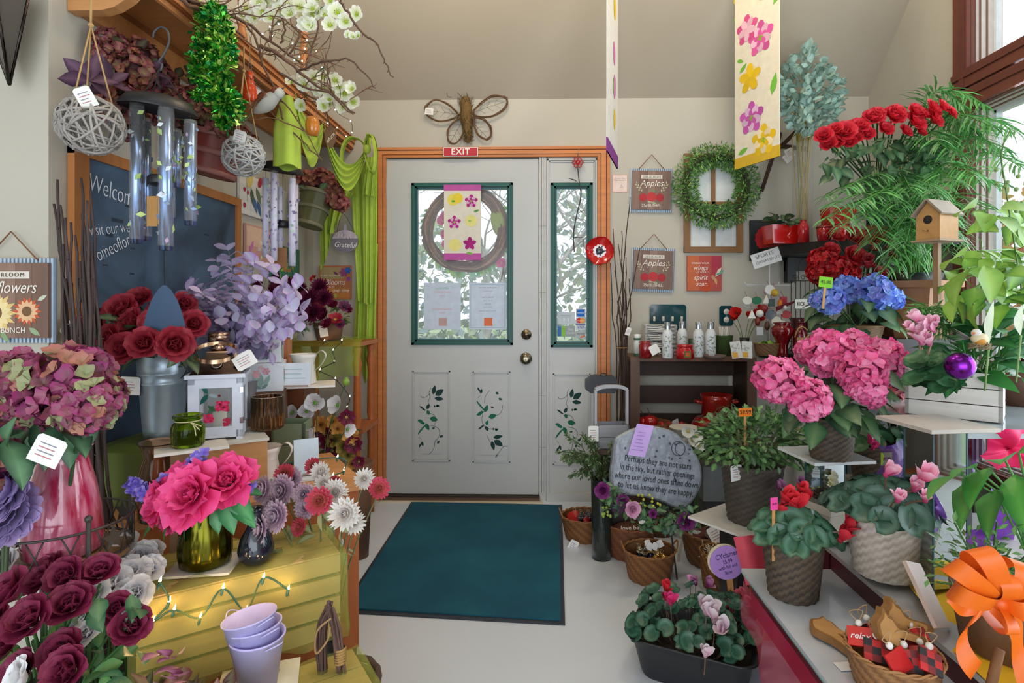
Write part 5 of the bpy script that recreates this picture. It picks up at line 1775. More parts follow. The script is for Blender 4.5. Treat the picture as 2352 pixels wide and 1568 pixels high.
# purple dahlia bunch at left edge
r=thing('dahlia_bunch','dusty purple dahlia bunch at the left edge below the hydrangeas','bouquet',at(0,1300,d=1.12))
dm=[mum_mesh('#8a78b0','#bca8d8',9,1,1.5)]
plf(r,dm,'petal',[at(u,v,d=1.12)-r.location for u,v in((22,1130),(10,1190),(-20,1090))],.075,'dahlia_flower',[(.2,-1,.4)]*3,rnd)
stems(r,[at(u,v,d=1.13)-r.location for u,v in((22,1130),(10,1190),(-20,1090))],(-.02,.02,-.55),'#4a5a3a',.004)
# ---- bottom left: burgundy ranunculus & white roses in a basket stand
r=thing('burgundy_rose_bunch','deep burgundy cabbage roses at the bottom left corner','bouquet',(at(110,1430,d=1.12).x,at(110,1430,d=1.12).y,.35))
rm2=[rose_mesh('#35041c','#8c1648',s,.75)for s in(11,12)]
RB_=[(38,1368,1.05,.052),(78,1430,1.03,.047),(160,1325,1.12,.04),(230,1320,1.14,.04),(165,1395,1.08,.045),(105,1335,1.15,.038),(0,1440,1.08,.045),(275,1400,1.12,.035),(300,1442,1.08,.04),(150,1500,1.06,.042),(165,1540,1.02,.045),(120,1300,1.2,.03),(20,1500,1.1,.04),(60,1550,1.05,.045)]
plf(r,rm2,'petal',[at(u,v,d=d)-r.location for u,v,d,s in RB_],[s*1.0 for*_,s in RB_],'rose_flower',[((u-130)*.004,-1,.9)for u,v,d,s in RB_],rnd,.2)
stems(r,[at(u,v+20,d=d+.03)-r.location for u,v,d,s in RB_],(0,0,-.1),'#3f6a34',.003,spread=.03)
mb=MB()
rr=random.Random(9)
for k in range(70):
 u,v=rr.uniform(-20,320),rr.uniform(1360,1568)
 leaf(mb,dirY(at(u,v,d=rr.uniform(1.08,1.22))-r.location,(rr.uniform(-1,1),-.6,rr.uniform(-.7,.8)),rr.uniform(-1,1)),.055,.035,.4,rr.choice(['#3f7a4a','#5a9a50','#2f6a4a','#7ab058','#2a5540']),r=rr)
mb.build('leaves','leaf',r)
r=thing('white_rose_bunch','white silk roses behind the burgundy roses at the bottom left','bouquet',(at(250,1330,d=1.28).x,at(250,1330,d=1.28).y,.35))
wm=[rose_mesh('#dcd6e8','#ffffff',s,1.2)for s in(21,22)]
WP=[(285,1262,1.36,.04),(330,1280,1.36,.038),(250,1300,1.3,.045),(305,1320,1.3,.042),(262,1345,1.25,.042),(310,1365,1.25,.04),(345,1310,1.32,.034),(25,1310,1.2,.05),(215,1370,1.2,.04),(270,1395,1.22,.036),(90,1290,1.3,.035),(195,1285,1.32,.036),(190,1430,1.16,.025),(205,1455,1.12,.026),(240,1260,1.4,.035),(60,1560,1.0,.04),(350,1270,1.4,.03)]
plf(r,wm,'petal',[at(u,v,d=d)-r.location for u,v,d,s in WP],[s for*_,s in WP],'white_rose',[((u-250)*.004,-1,.8)for u,v,d,s in WP],rnd,.25)
stems(r,[at(u,v+20,d=d+.03)-r.location for u,v,d,s in WP],(0,0,-.1),'#3f6a34',.003,spread=.03)
mb=MB()
for k in range(40):
 u,v=rr.uniform(200,350),rr.uniform(1280,1420)
 leaf(mb,dirY(at(u,v,d=rr.uniform(1.3,1.42))-r.location,(rr.uniform(-1,1),-.6,rr.uniform(-.7,.8)),rr.uniform(-1,1)),.045,.03,.4,rr.choice(['#2f5a4a','#3f6a50','#284a3a']),r=rr)
mb.build('leaves','leaf',r)
b1=at(160,1560,d=1.2)
r=thing('flower_bin','dark round bin on the floor holding the burgundy and white roses','bin',(b1.x,b1.y,0))
mb=MB();mb.lathe([(.001,0),(.13,0),(.17,.33),(.175,.34),(.165,.34),(.12,.03),(.001,.03)],'#3a2c28',36);mb.build('bin_body','satin',r)
# polka dot plant
b1=at(370,1640,d=1.1)
r=thing('polka_dot_plant','burgundy and pink speckled polka dot plant at the bottom edge','plant',(b1.x,b1.y,0))
mb=MB();mb.lathe([(.001,0),(.06,0),(.085,.2),(.09,.21),(.08,.21),(.001,.19)],'#4a3a34',24);mb.build('pot','satin',r)
mb=lcl(150,(0,0,.3),(.17,.12,.11),.05,.034,['#4a2030','#5a2a38','#38202a','#6a3a48','#7a3040'],12,-.4,stems=6,origin=(0,0,.2));mb.build('foliage','leaf',r)
mb=MB()
rr=random.Random(2)
for k in range(9):
 leaf(mb,dirY(at(rr.uniform(365,430),rr.uniform(1500,1568),d=1.05)-r.location,(rr.uniform(-1,1),-.7,rr.uniform(0,1)),rr.uniform(-.4,.4)),.045,.03,.3,'#8a4a6a','#d890b0',r=rr)
mb.build('pink_leaves','leaf',r)
# grapevine handled basket on the floor, right of the crates
b1=Vector((-.40,1.30,0))
r=thing('grapevine_basket','dark grapevine basket with tall tied handle at the bottom edge','basket',b1)
rr=random.Random(14)
def vine(P,n,rad,w,name):
 mb=MB()
 for k in range(n):
  o=rdir(-1,1,rr)*w
  pts=[Vector(p)+o+rdir(-1,1,rr)*.003 for p in P]
  mb.tube(stk(pts,4),rad*rr.uniform(.7,1.2),varc('#5c443c',.3,rr),5)
 mb.build(name,'matte',r)
qq=lambda u,v,d=1.34:at(u,v,d=d)-b1
vine([qq(742,1568),qq(738,1490),qq(742,1430),qq(758,1388)],12,.0035,.009,'handle_bundle')
vine([qq(786,1540),qq(780,1490),qq(772,1440),qq(758,1388)],12,.0035,.009,'handle_bundle')
mb=MB();mb.tube(stk([qq(760,1420,1.3),qq(728,1450,1.3),qq(726,1500,1.3),qq(752,1470,1.3),qq(758,1440,1.3)],5),.0025,'#a08058',5);mb.build('loose_vine','matte',r)
for k in range(6):
 mb=MB();T=dirT(qq(782,1490+k*6),qq(786,1540)-qq(772,1440));mb.lathe([(.0115,-.003),(.0145,0),(.0115,.003)],'#a5824a',12,T);mb.build('tie','matte',r)
mb=MB()
for k in range(16):
 zz=.03+.017*k
 rd=.06+.02*k/16
 mb.tube([(rd*math.cos(a),rd*math.sin(a),zz+rr.uniform(-.004,.004))for a in[2*PI*i/24 for i in range(25)]],.009,varc('#5c443c',.25,rr),6,cap=False)
mb.build('woven_bowl','matte',r,(qq(790,1560).x,qq(790,1560).y,0))
# ---- lantern
lb=Vector((*rp(FR,-.43,.165),RZ))
lb=at(500,1012,Z=RZ)
lb=Vector((lb.x-.035,lb.y+.07,RZ))
r=thing('lantern','white wooden lantern with hummingbird glass and bronze roof','lantern',lb,RAD(22))
w=.075;hh=.205
WC='#dfe4f2'
mb=MB()
mb.bb(-w,w,-w,w,.008,.03,WC);mb.bb(-w-.008,w+.008,-w-.008,w+.008,hh-.012,hh,WC);mb.bb(-w,w,-w,w,hh-.03,hh-.012,WC)
for sx in(-1,1):
 for sy in(-1,1):
  mb.bb(sx*w-.009*(1+sx),sx*w+.009*(1-sx),sy*w-.009*(1+sy),sy*w+.009*(1-sy),.0,hh-.012,WC)
mb.build('frame','satin',r)
for(x0,x1,y0,y1)in((-w,w,-w,-w+.006),(w-.006,w,-w,w)):
 mb=MB()
 f=.03
 if y1-y0<.01:
  mb.bb(-w+.018,-w+f,y0,y1,.03,hh-.03,WC);mb.bb(w-f,w-.018,y0,y1,.03,hh-.03,WC)
  mb.bb(-w+f,w-f,y0,y1,.03,.042,WC);mb.bb(-w+f,w-f,y0,y1,hh-.042,hh-.03,WC)
 else:
  mb.bb(x0,x1,-w+.018,-w+f,.03,hh-.03,WC);mb.bb(x0,x1,w-f,w-.018,.03,hh-.03,WC)
  mb.bb(x0,x1,-w+f,w-f,.03,.042,WC);mb.bb(x0,x1,-w+f,w-f,hh-.042,hh-.03,WC)
 d_=mb.build('door','satin',r)
 mb=MB()
 if y1-y0<.01:mb.bb(-w+f,w-f,y0+.002,y0+.004,.042,hh-.042,'#fff')
 else:mb.bb(x1-.004,x1-.002,-w+f,w-f,.042,hh-.042,'#fff')
 mb.build('glass','pane',d_)
 items=[('leaf',-.02,.145,.04,'#2f7a74',-2.2),('leaf',-.02,.145,.035,'#3a8a80',2.2),('leaf',-.02,.143,.03,'#cfe0e8',-.3),('dot',.01,.138,.004,'#b0283a'),('leaf',-.005,.11,.04,'#6a9a80',-2.0),('leaf',.0,.09,.03,'#4a8a5a',2.4)]
 items+=[('dot',.018+U(-.016,.016),.105+U(-.014,.014),.0045,rnd.choice(['#d81f50','#e8407a','#c01840']))for _ in range(26)]
 items+=[('dot',-.02+U(-.012,.012),.07+U(-.01,.01),.0045,rnd.choice(['#d81f50','#e8407a']))for _ in range(14)]+[('dot',.03+U(-.008,.008),.055+U(-.01,.01),.004,'#c82850')for _ in range(12)]
 pm_=MB()
 pr_=thing('tmp',None,None)
 art(d_,items,-w+.0015 if y1-y0<.01 else-w+.0015,'decal')
 dec=d_.children[-1]
 if y1-y0>=.01:
  dec.rotation_euler=(0,0,PI/2)
 bpy.data.objects.remove(pr_)
mb=MB();mb.lathe([(.02,.03),(.022,.032),(.022,.09),(.001,.092)],'#ece6cf',20);mb.build('candle','satin',r)
mb=MB()
R0=[(w*.98,hh),(w*.8,hh+.018),(w*.55,hh+.045),(w*.42,hh+.06),(w*.42,hh+.064)]
for i in range(len(R0)-1):
 (a,za),(b_,zb_)=R0[i],R0[i+1]
 vs=[(-a,-a,za),(a,-a,za),(a,a,za),(-a,a,za),(-b_,-b_,zb_),(b_,-b_,zb_),(b_,b_,zb_),(-b_,b_,zb_)]
 mb.add(vs,[(0,1,5,4),(1,2,6,5),(2,3,7,6),(3,0,4,7)],'#4a3a30',None,True)
mb.bb(-w*.42,w*.42,-w*.42,w*.42,hh+.064,hh+.068,'#8a6a50')
mb.build('roof','metal',r)
mb=MB()
mb.lathe([(.022,hh+.068),(.024,hh+.07),(.024,hh+.088),(.02,hh+.092),(.001,hh+.094)],'#c09a80',26)
mb.lathe([(.018,-.03),(.018,.03)],'#c9a890',20,TR((0,0,hh+.112),(0,PI/2,0)),closed=True)
mb.build('vent_cap','metal',r)
mb=MB()
mb.patch(lambda a,b:(.075*math.cos(a*PI*2)*.8,-.055+.055*math.sin(a*PI*2)-.02,hh+.062+.025*math.sin(a*PI*2)+.012*b),36,1,'#c9a080');mb.build('ring_handle','metal',r)
mb=MB();mb.lathe([(.016,0),(.017,.002),(.012,.003),(.012,.001)],'#a09890',20,TR((0,-w*.72,hh+.03),(RAD(50),0,0)));mb.build('vent_rosette','metal',r)
for z in(.05,hh-.06):
 mb=MB();mb.bb(w*.96-.004,w*1.0+.002,-w-.002,-w+.01,z,z+.018,'#b0a8a8');mb.build('hinge','metal',r)
mb=MB();mb.tube([(w+.002,w-.02,hh*.5+.01),(w+.012,w-.02,hh*.5+.006),(w+.012,w-.02,hh*.5-.012)],.003,'#b8b0a8',6);mb.build('latch','metal',r)
ptg(r,(w*.9,-w*.9,hh+.062),(0,-.5,.15),.062,.05)
# ---- green ribbed jar
b0=at(432,1024,Z=RZ+.001)
b0=Vector((*rp(FR,-.50,.005),0));b0=at(432,1024,d=1.53)
r=thing('jar_riser','small white pedestal block under the green ribbed jar','display stand',(b0.x,b0.y,0))
mb=MB();mb.box((0,0,(b0.z-.008)/2),(.06,.06,b0.z-.008),'#8f6a48');mb.build('post','woodz',r)
mb=MB();mb.box((.01,0,b0.z-.004),(.17,.1,.008),'#ddd8cc',(0,0,A30));mb.build('tile_top','satin',r)
r=thing('candle_jar','lime green ribbed glass candle jar tied with raffia','jar',b0)
mb=MB();mb.lathe([(.001,0),(.034,0),(.039,.008),(.04,.05),(.036,.062),(.03,.067),(.03,.074),(.036,.077),(.037,.084),(.031,.086),(.028,.08),(.028,.068),(.036,.05),(.036,.01),(.001,.006)],'#96b81e',72,wob=lambda i,j,a,z:.0012*math.cos(a*30)if .005<z<.064 else 0)
mb.build('glass_jar','glass',r)
mb=MB();mb.lathe([(.001,.008),(.034,.009),(.035,.045),(.001,.046)],'#9ab22a',24);mb.build('wax','satin',r)
mb=MB()
mb.tube([(.0315*math.cos(a),.0315*math.sin(a),.07)for a in[2*PI*i/24 for i in range(25)]],.0018,'#d8cf9a',5)
for dx,dz in((.05,-.02),(.04,-.035),(.055,-.01)):mb.tube(stk([(.02,-.025,.07),(.035,-.03,.07+dz*.3),(dx,-.03,.07+dz)],4),.0013,'#d8cf9a',4)
mb.build('raffia_bow','matte',r)
# ---- amber clear vase
b0=at(366,1215,Z=TZ+.001)
b0=Vector((*rp(FR,-.62,.05),0));b0=Vector((b0.x,b0.y,TZ+.001))
b0=at(366,1195,Z=TZ+.001)
r=thing('glass_vase','tall clear glass vase with flared neck and amber shimmer','vase',b0)
mb=MB()
vp=[(.001,.002),(.042,.002),(.05,.01),(.052,.06),(.049,.12),(.043,.15),(.036,.17),(.036,.178),(.042,.2),(.049,.212),(.052,.216),(.046,.211),(.034,.184),(.033,.172),(.04,.15),(.047,.12),(.049,.06),(.046,.014),(.001,.008)]
mb.lathe(vp,'#dcb49a',64,wob=lambda i,j,a,z:.0016*math.cos(a*12)if .06<z<.19 else 0)
mb.build('glass','glass',r)
# ---- enamel pitcher
def pitcher(label,b,s,cat='pitcher',flip=1,decal=True,col='#e3d9d2'):
 r=thing('pitcher',label,cat,b)
 mb=MB()
 def wob(i,j,a,z):
  return(.028*s*max(0,math.cos(a-PI))**3*max(0,(z/s-.8))*4)if z>.8*s else 0
 mb.lathe([(.001,.002),(.45*s,0),(.47*s,.03*s),(.42*s,.6*s),(.39*s,.78*s),(.4*s,.8*s),(.39*s,.82*s),(.44*s,1.0*s),(.5*s,1.15*s),(.48*s,1.15*s),(.37*s,.85*s),(.43*s,.1*s),(.001,.06*s)],col,48,T=TR(rot=(0,0,0 if flip>0 else PI)),wob=wob)
 mb.build('body','satin',r)
 mb=MB()
 P=stk([(flip*.44*s,0,1.1*s),(flip*.68*s,0,1.28*s),(flip*.86*s,0,1.1*s),(flip*.7*s,0,.75*s),(flip*.42*s,0,.5*s)],6)
 mb.patch(lambda a,b_:P[int(a*(len(P)-1))]+Vector((0,(b_-.5)*.14*s,0)),len(P)-1,2,col)
 mb.patch(lambda a,b_:P[int(a*(len(P)-1))]+Vector((flip*.012*s,(b_-.5)*.14*s,0)),len(P)-1,2,col)
 mb.build('handle','satin',r)
 if decal:
  mb=MB()
  def on(x,z,du=0):
   rad=.455*s-.06*z
   a=-PI/2+x/rad
   return dirT((math.cos(a)*(rad+.0015),math.sin(a)*(rad+.0015),z),(math.cos(a),math.sin(a),0),du)
  for k in range(11):
   T=on(.012+U(-.012,.012)*s*8,.045*s*10*.1+.4*s+U(-.08,.08)*s,U(0,6))
   mb.petal(T,.12*s,.1*s,0,0,0,'#c85060',rnd.choice(['#d87a80','#e09a98','#c85a68']),nl=2)
  for(x,z,du)in((.0,.22,.5),(.02,.2,2),(.04,.25,4),(.03,.15,3),(-.01,.26,5)):
   leaf(mb,on(x,z*s*1.0,du),.14*s,.07*s,0,'#4a7a6a',fold=0)
  for du in(.6,-.6,2.6):leaf(mb,on(-.035,.2*s,du),.12*s,.06*s,0,'#3a3430',fold=0)
  mb.build('rose_decal','matte',r)
  text('Roses',.09*s,'#8a6a60',r,(-.0,-.47*s,.62*s),name='lettering',shear=.2)
 return r
b0=at(606,1112,Z=TZ+.001)
pitcher('cream enamel pitcher with a rose print on the table',b0,.108,decal=True)
b1=at(693,882,d=2.3)
r=thing('step_riser','brown wooden post riser with white tile under the small pitcher','display stand',(b1.x-.02,b1.y,0))
mb=MB();mb.bb(-.09,.03,-.0,.12,0,b1.z-.008,'#7a4426');mb.build('post','woodz',r)
mb=MB();mb.box((0.01,.01,b1.z-.004),(.27,.17,.007),'#e6e0da',(0,0,.35));mb.build('tile_top','satin',r)
pitcher('small white pitcher on a tile in front of the green tulle',Vector((b1.x,b1.y+.02,b1.z+.001)),.105,decal=False,col='#e6e2dc')
def card(label,loc,w,h,rot,c='#dfe6ee',lines=3,name='message_plaque'):
 r=thing(name,label,'plaque',loc,(RAD(-8),0,rot))
 mb=MB();mb.bb(-w/2,w/2,-.004,.004,0,h,c);mb.build('panel','gloss',r)
 mb=MB()
 for k in range(lines):mb.bb(-w*.35,w*U(.1,.38),-.0046,-.004,h*(.7-.2*k),h*(.7-.2*k)+.003,'#a8c0cc')
 mb.build('print','matte',r)
 mb=MB();mb.bb(-w*.38,w*.38,-.012,.02,-.006,.0,'#9a8078');mb.build('wooden_base','wood',r)
 return r
card('white message plaque in a slot on the tile by the small pitcher',at(678,888,d=2.18)+Vector((0,0,.006)),.115,.085,.12)
cl=at(702,1092,Z=TZ+.012)
r=thing('ceramic_tile','white tile on the table under the glossy white photo block','tile',(cl.x,cl.y+.02,TZ+.001),.5)
mb=MB();mb.bb(-.07,.07,-.05,.05,0,.007,'#dfe6ea');mb.build('tile','gloss',r)
card('glossy white photo block standing on the front edge of the table',Vector((cl.x-.005,cl.y+.02,TZ+.015)),.08,.115,.55,'#cfe0ef',0,'photo_block')
# glass photo box with hummingbird behind the pitcher
b0=at(660,1080,Z=TZ+.001)
r=thing('glass_box','clear glass box with a hummingbird and pink flower picture','box',b0+Vector((-.02,.12,0)),.3)
mb=MB()
w,hh=.06,.12
for sx in(-1,1):
 for sy in(-1,1):mb.tube([(sx*w,sy*.03,0),(sx*w,sy*.03,hh)],.0018,'#c8c0b8',5)
for z in(.002,hh):mb.tube([(-w,-.03,z),(w,-.03,z),(w,.03,z),(-w,.03,z),(-w,-.03,z)],.0018,'#c8c0b8',5)
mb.build('edges','metal',r)
mb=MB();mb.bb(-w,w,.0,.002,.002,hh,'#b8b0bc');mb.build('picture_card','satin',r)
art(r,[('flower',.02,.035,.02,'#b85a90'),('flower',-.03,.05,.015,'#c87aa0'),('leaf',.0,.09,.05,'#8a4a80',-.4),('leaf',.02,.09,.035,'#c08aa8',1.9),('dot',.03,.06,.008,'#c02838'),('flower',-.02,.09,.012,'#d8b8d0')],-.0015,'picture')
# sage wooden box planter
b0=at(700,1048,Z=TZ+.001)
r=thing('planter_box','sage green square wooden planter box at the back of the table','planter',Vector((b0.x-.02,2.12,TZ+.001)),.12)
mb=MB();w=.058;h=.15
for(x0,x1,y0,y1)in((-w,w,-w,-w+.008),(-w,w,w-.008,w),(-w,-w+.008,-w,w),(w-.008,w,-w,w)):
 mb.bb(x0,x1,y0,y1,0,h*.48,'#76856a');mb.bb(x0,x1,y0,y1,h*.5,h,'#7d8c70')
mb.bb(-w,w,-w,w,0,.006,'#55604c');mb.build('box_sides','satin',r)
mb=MB()
for(x,y)in((w,-w),):mb.bb(x-.001,x+.003,y-.003,y+.01,0,h,'#4a5548')
mb.build('corner_trim','satin',r)
# amber ribbed candle holder
b0=at(614,985,Z=RZ+.001)
r=thing('candle_holder','amber ribbed glass candle holder beside the lantern','candle holder',b0)
mb=MB();mb.lathe([(.001,.002),(.045,.002),(.05,.006),(.05,.11),(.047,.11),(.046,.012),(.001,.008)],'#d8a878',80,wob=lambda i,j,a,z:.0018*math.cos(a*20));mb.build('ribbed_glass','glass',r)
mb=MB();mb.lathe([(.001,.01),(.044,.011),(.044,.03),(.001,.031)],'#b8741c',30);mb.build('amber_wax','gloss',r)
mb=MB();mb.tube([(.0485*math.cos(a)*(1+.03*math.cos(a*20)),.0485*math.sin(a)*(1+.03*math.cos(a*20)),.111)for a in[2*PI*i/120 for i in range(121)]],.0014,'#c8b8a8',4);mb.build('silver_rim','metal',r)
# ---- floral gift boxes and orange crate behind the lantern
def gift_box(label,c,w,h,rot,group):
 r=thing('floral_box',label,'box',c,rot,group)
 mb=MB();mb.bb(-w/2,w/2,-w/2,w/2,0,h,'#dfe5ec');mb.build('box','satin',r)
 for rz in(0,PI/2):
  items=[('leaf',.0,h*.15,h*.55,'#8fb0a8',1.6),('leaf',-.01,h*.2,h*.4,'#a8c0b8',2.0),('leaf',.01,h*.2,h*.45,'#98b4b0',1.1),('flower',-.015,h*.62,.016,'#e0b0b8'),('flower',.018,h*.72,.014,'#d8a0b0'),('flower',.0,h*.85,.01,'#e8c8cc'),('leaf',.0,h*.1,h*.3,'#7a9a98',.6),('leaf',.0,h*.1,h*.3,'#7a9a98',2.5)]
  art(r,items,-w/2-.0012,'floral_print')
  r.children[-1].rotation_euler=(0,0,rz)
 return r
g0=at(605,895,d=2.15)
r=thing('box_pedestal','plain wooden column under the stacked floral boxes','display stand',(g0.x-.01,g0.y+.02,0),.35)
mb=MB();mb.bb(-.08,.08,-.08,.08,0,g0.z-.001,'#6a4a34');mb.build('column','woodz',r)
G='white floral gift boxes stacked behind the lantern'
gift_box('lower of two white floral gift boxes behind the lantern',(g0.x-.01,g0.y+.02,g0.z),.15,.105,.35,G)
gift_box('upper, smaller white floral gift box behind the lantern',(g0.x,g0.y+.02,g0.z+.107),.115,.1,.35,G)
r=thing('orange_crate','narrow terracotta orange wooden box standing behind the floral boxes','box',(at(650,845,d=2.42).x,at(650,845,d=2.42).y,0),.3)
mb=MB();zt_=at(650,778,d=2.42).z;mb.bb(-.03,.03,-.09,.05,0,zt_,'#b8704a');mb.build('box','woodz',r)
# ---- big lilac eucalyptus
b0=at(560,815,d=2.12)
r=thing('eucalyptus_bouquet','large lilac silver dollar eucalyptus bunch in front of the chalkboard','bouquet',(b0.x,b0.y,.75))
mb=MB();rr=random.Random(17)
mb2=MB()
ctr=at(560,770,d=2.1)-r.location
for s_ in range(66):
 tu,tv=0,0
 while True:
  tu,tv=rr.uniform(420,700),rr.uniform(585,830)
  if((tu-560)/140)**2+((tv-715)/125)**2<1:break
 if s_==0:tu,tv=433,655
 if s_==1:tu,tv=525,575
 if s_==2:tu,tv=690,655
 if s_==3:tu,tv=500,600
 tip=at(tu,tv,d=rr.uniform(1.78,2.2))-r.location
 b=ctr+Vector((rr.uniform(-.03,.03),rr.uniform(-.03,.03),-.08))
 P=stk([b,b.lerp(tip,.5)+Vector((0,0,.03)),tip],5)
 mb2.tube(P,.0018,'#7a8a7a',4,r1=.0008,cap=False)
 for k in range(3,len(P)):
  for sd in(-1,1):
   d=(P[k]-P[k-1]).normalized()
   side=d.cross(Vector((0,-1,.2))).normalized()*sd
   leaf(mb,dirY(P[k]+rdir(-1,1,rr)*.004,side+d*.5+rdir(-1,1,rr)*.4,rr.uniform(-.8,.8)),rr.uniform(.034,.05),rr.uniform(.03,.042),.3,rr.choice(['#c8a6da','#b48ed0','#d8b4de','#a684c4','#bcb0dc']),'#c0c0d4',fold=.12,point=False,r=rr)
mb.build('foliage','leaf',r);mb2.build('stems','leaf',r)
mb=MB();mb.lathe([(.001,0),(.04,0),(.055,.14),(.05,.14),(.036,.01),(.001,.01)],'#6a6a72',20,TR((ctr.x,ctr.y,-.0)));mb.build('pot','satin',r)
r=thing('pedestal_block','plain dark block under the lilac eucalyptus','display stand',(r.location.x+ctr.x,r.location.y+ctr.y,0),.4)
mb=MB();mb.bb(-.06,.06,-.06,.06,0,.748,'#5a4030');mb.build('block','woodz',r)
# ---- plant stand in the corner (turned wooden posts) with pitcher and basket
SX,SY,SZ=-.97,2.95,.985
r=thing('wooden_stand','honey wooden stand with turned posts in the corner left of the door','plant stand',(SX-.16,SY+.1,0))
for(x,y)in((.16,-.1),(-.16,-.1),(.16,.14),(-.16,.14)):
 mb=MB();mb.lathe([(.018,0),(.02,.1),(.014,.12),(.022,.2),(.018,.4),(.024,.5),(.015,.52),(.022,.56),(.017,.8),(.025,.86),(.018,.9),(.024,.93),(.022,SZ-.03)],'#b4622c',16,TR((x,y,0)),closed=True);mb.build('post','satin',r)
mb=MB();mb.bb(-.2,.19,-.14,.17,SZ-.03,SZ-.008,'#b46a34');mb.build('top_board','wood',r)
for z,w_ in((.5,.2),(.1,.18)):
 mb=MB();mb.bb(-w_,w_,-.13,.16,z,z+.02,'#a8602f');mb.build('shelf_board','wood',r)
 # tulle over the stand top
r2=thing('tulle_cloth','bright green tulle draped over the corner stand with lights','cloth',(SX-.16,SY+.1,SZ))
def fn(a,b):
 x=-.26+.46*b
 if a<.4:y,z=.15-a/.4*.31,.0
 else:
  t=(a-.4)/.6
  y,z=-.16-.03*math.sin(b*14+1)*t-.02*t,-.27*t*(1-.55*abs(b-.45)*1.4)+.03*t*math.sin(b*11)
 return(x,y,z+.006+.012*math.sin(b*19+a*9)*a)
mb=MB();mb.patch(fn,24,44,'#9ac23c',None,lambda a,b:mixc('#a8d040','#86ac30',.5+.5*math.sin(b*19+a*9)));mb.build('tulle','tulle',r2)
L0=at(790,900,d=2.8)
lights_on('string lights winding down the corner stand post',L0,[at(u,v,d=2.78)-L0 for u,v in((745,783),(785,782),(765,805),(768,830),(735,850),(770,870),(803,912),(797,935),(812,962),(780,965))],'#2a3a34')
for(u,v)in((755,790),(770,840),(797,925)):
 lamp('fairy_bulb_glow','POINT',at(u,v,d=2.72),.06,(1,.62,.25),.006)
L0=at(780,1085,d=2.0)
lights_on('string lights with green sockets lying over the table corner',L0,[at(u,v,d=1.95)-L0 for u,v in((525,1045),(556,1030),(585,1070),(775,1050),(790,1080),(765,1092),(778,1098))],'#2f6a60')
pt=at(705,775,d=2.85)
r=thing('floral_pitcher','white pitcher with butterfly print holding burgundy mums','pitcher',(pt.x,pt.y+.02,SZ+.008))
mb=MB();mb.lathe([(.001,0),(.055,0),(.05,.06),(.045,.12),(.05,.14),(.046,.14),(.001,.12)],'#dfe3e8',28);mb.build('body','satin',r)
art(r,[('leaf',.0,.05,.02,'#3a6a8a',.6),('leaf',.0,.05,.02,'#3a6a8a',2.4),('flower',.03,.08,.008,'#c86070')],-.054,'print')
pv=r
r=thing('mum_bouquet','dark burgundy mums in the white butterfly pitcher','bouquet',pv.location+Vector((0,0,.13)))
bm=[mum_mesh('#3a0a2a','#6e1440',s,1,.6)for s in(21,22)]
BB=[(712,690,2.7,.055),(690,665,2.8,.04),(735,660,2.8,.045),(635,665,2.7,.045),(665,655,2.8,.04),(720,720,2.68,.05),(745,685,2.75,.045),(695,725,2.7,.045),(600,650,2.7,.04),(640,640,2.8,.04),(660,705,2.7,.045)]
plf(r,bm,'petal',[at(u,v,d=d)-r.location for u,v,d,s in BB],[s*1.1 for*_,s in BB],'mum_flower',[((u-700)*.01,-1,.4)for u,v,d,s in BB],rnd)
stems(r,[at(u,v+5,d=d)-r.location for u,v,d,s in BB],(0,0,-.08),'#5a6a4a',.002)
mb=lcl(60,at(690,745,d=2.78)-r.location,(.09,.07,.05),.05,.012,['#5a7a5a','#6b8a60'],5,-.5);mb.build('foliage','leaf',r)
pt=at(755,778,d=2.85)
r=thing('small_basket','small brown slatted basket of red and purple daisies by the green fabric','basket',(pt.x,pt.y+.0,SZ+.008))
mb=MB();mb.lathe([(.001,0),(.055,0),(.075,.09),(.07,.09),(.001,.06)],'#6b4a34',40,wob=lambda i,j,a,z:.0012*(1 if j//2%2 else-1));mb.build('basket_body','wicker',r)
pb=r
fm=[mum_mesh('#a82030','#7a1440',31,1,.8),popm('#6a0a20','#c8203a','#e8a030',8,32,15),popm('#3a1030','#7a2a5a','#2a1020',9,33,15)]
BB=[(745,722,2.8,.035),(770,735,2.75,.035),(790,705,2.8,.03),(765,700,2.8,.025),(735,700,2.8,.025),(780,745,2.75,.025),(752,745,2.72,.03),(720,640,2.85,.02),(745,690,2.85,.025),(800,712,2.85,.02)]
plf(r,fm,'petal',[at(u,v,d=d)-r.location for u,v,d,s in BB],[s*1.1 for*_,s in BB],'daisy_flower',[((u-760)*.01,-1,.6)for u,v,d,s in BB],rnd)
mb=lcl(44,(0,0,.1),(.1,.08,.07),.045,.02,['#3f5a34','#55703f','#7a5a30'],5,-.3,stems=4,origin=(0,0,.04));mb.build('foliage','leaf',r)
ptg(r,(.0,-.085,.08),(0,-.2,.1),.04,.06,ink=False)
# white poppies and autumn flowers on the lower boards
r=thing('poppy_spray','white anemone poppies with green seed pods in front of the corner stand','bouquet',at(720,1010,d=2.35))
wp=[popm('#d8c8d0','#ffffff','#7ab83a',5,s,25,.3)for s in(41,42)]
BB=[(640,905,2.3,.06,0),(672,948,2.28,.045,0),(705,945,2.3,.045,0),(725,925,2.3,.055,0),(778,930,2.3,.058,0),(797,985,2.3,.042,0),(650,930,2.35,.04,0)]
plf(r,wp,'petal',[at(u,v,d=d)-r.location for u,v,d,s,_ in BB],[s*.8 for u,v,d,s,_ in BB],'poppy_flower',[(-.1,-1,.3),(-.1,-1,.2),(.1,-1,.2),(.1,-1,.3),(-.5,-1,.3),(.9,-.5,-.2),(0,-1,.2)],rnd,.1)
stems(r,[at(u,v,d=d+.02)-r.location for u,v,d,s,_ in BB]+[at(670,885,d=2.3)-r.location,at(795,880,d=2.3)-r.location],(0,0.05,-.22),'#5a7a4a',.002)
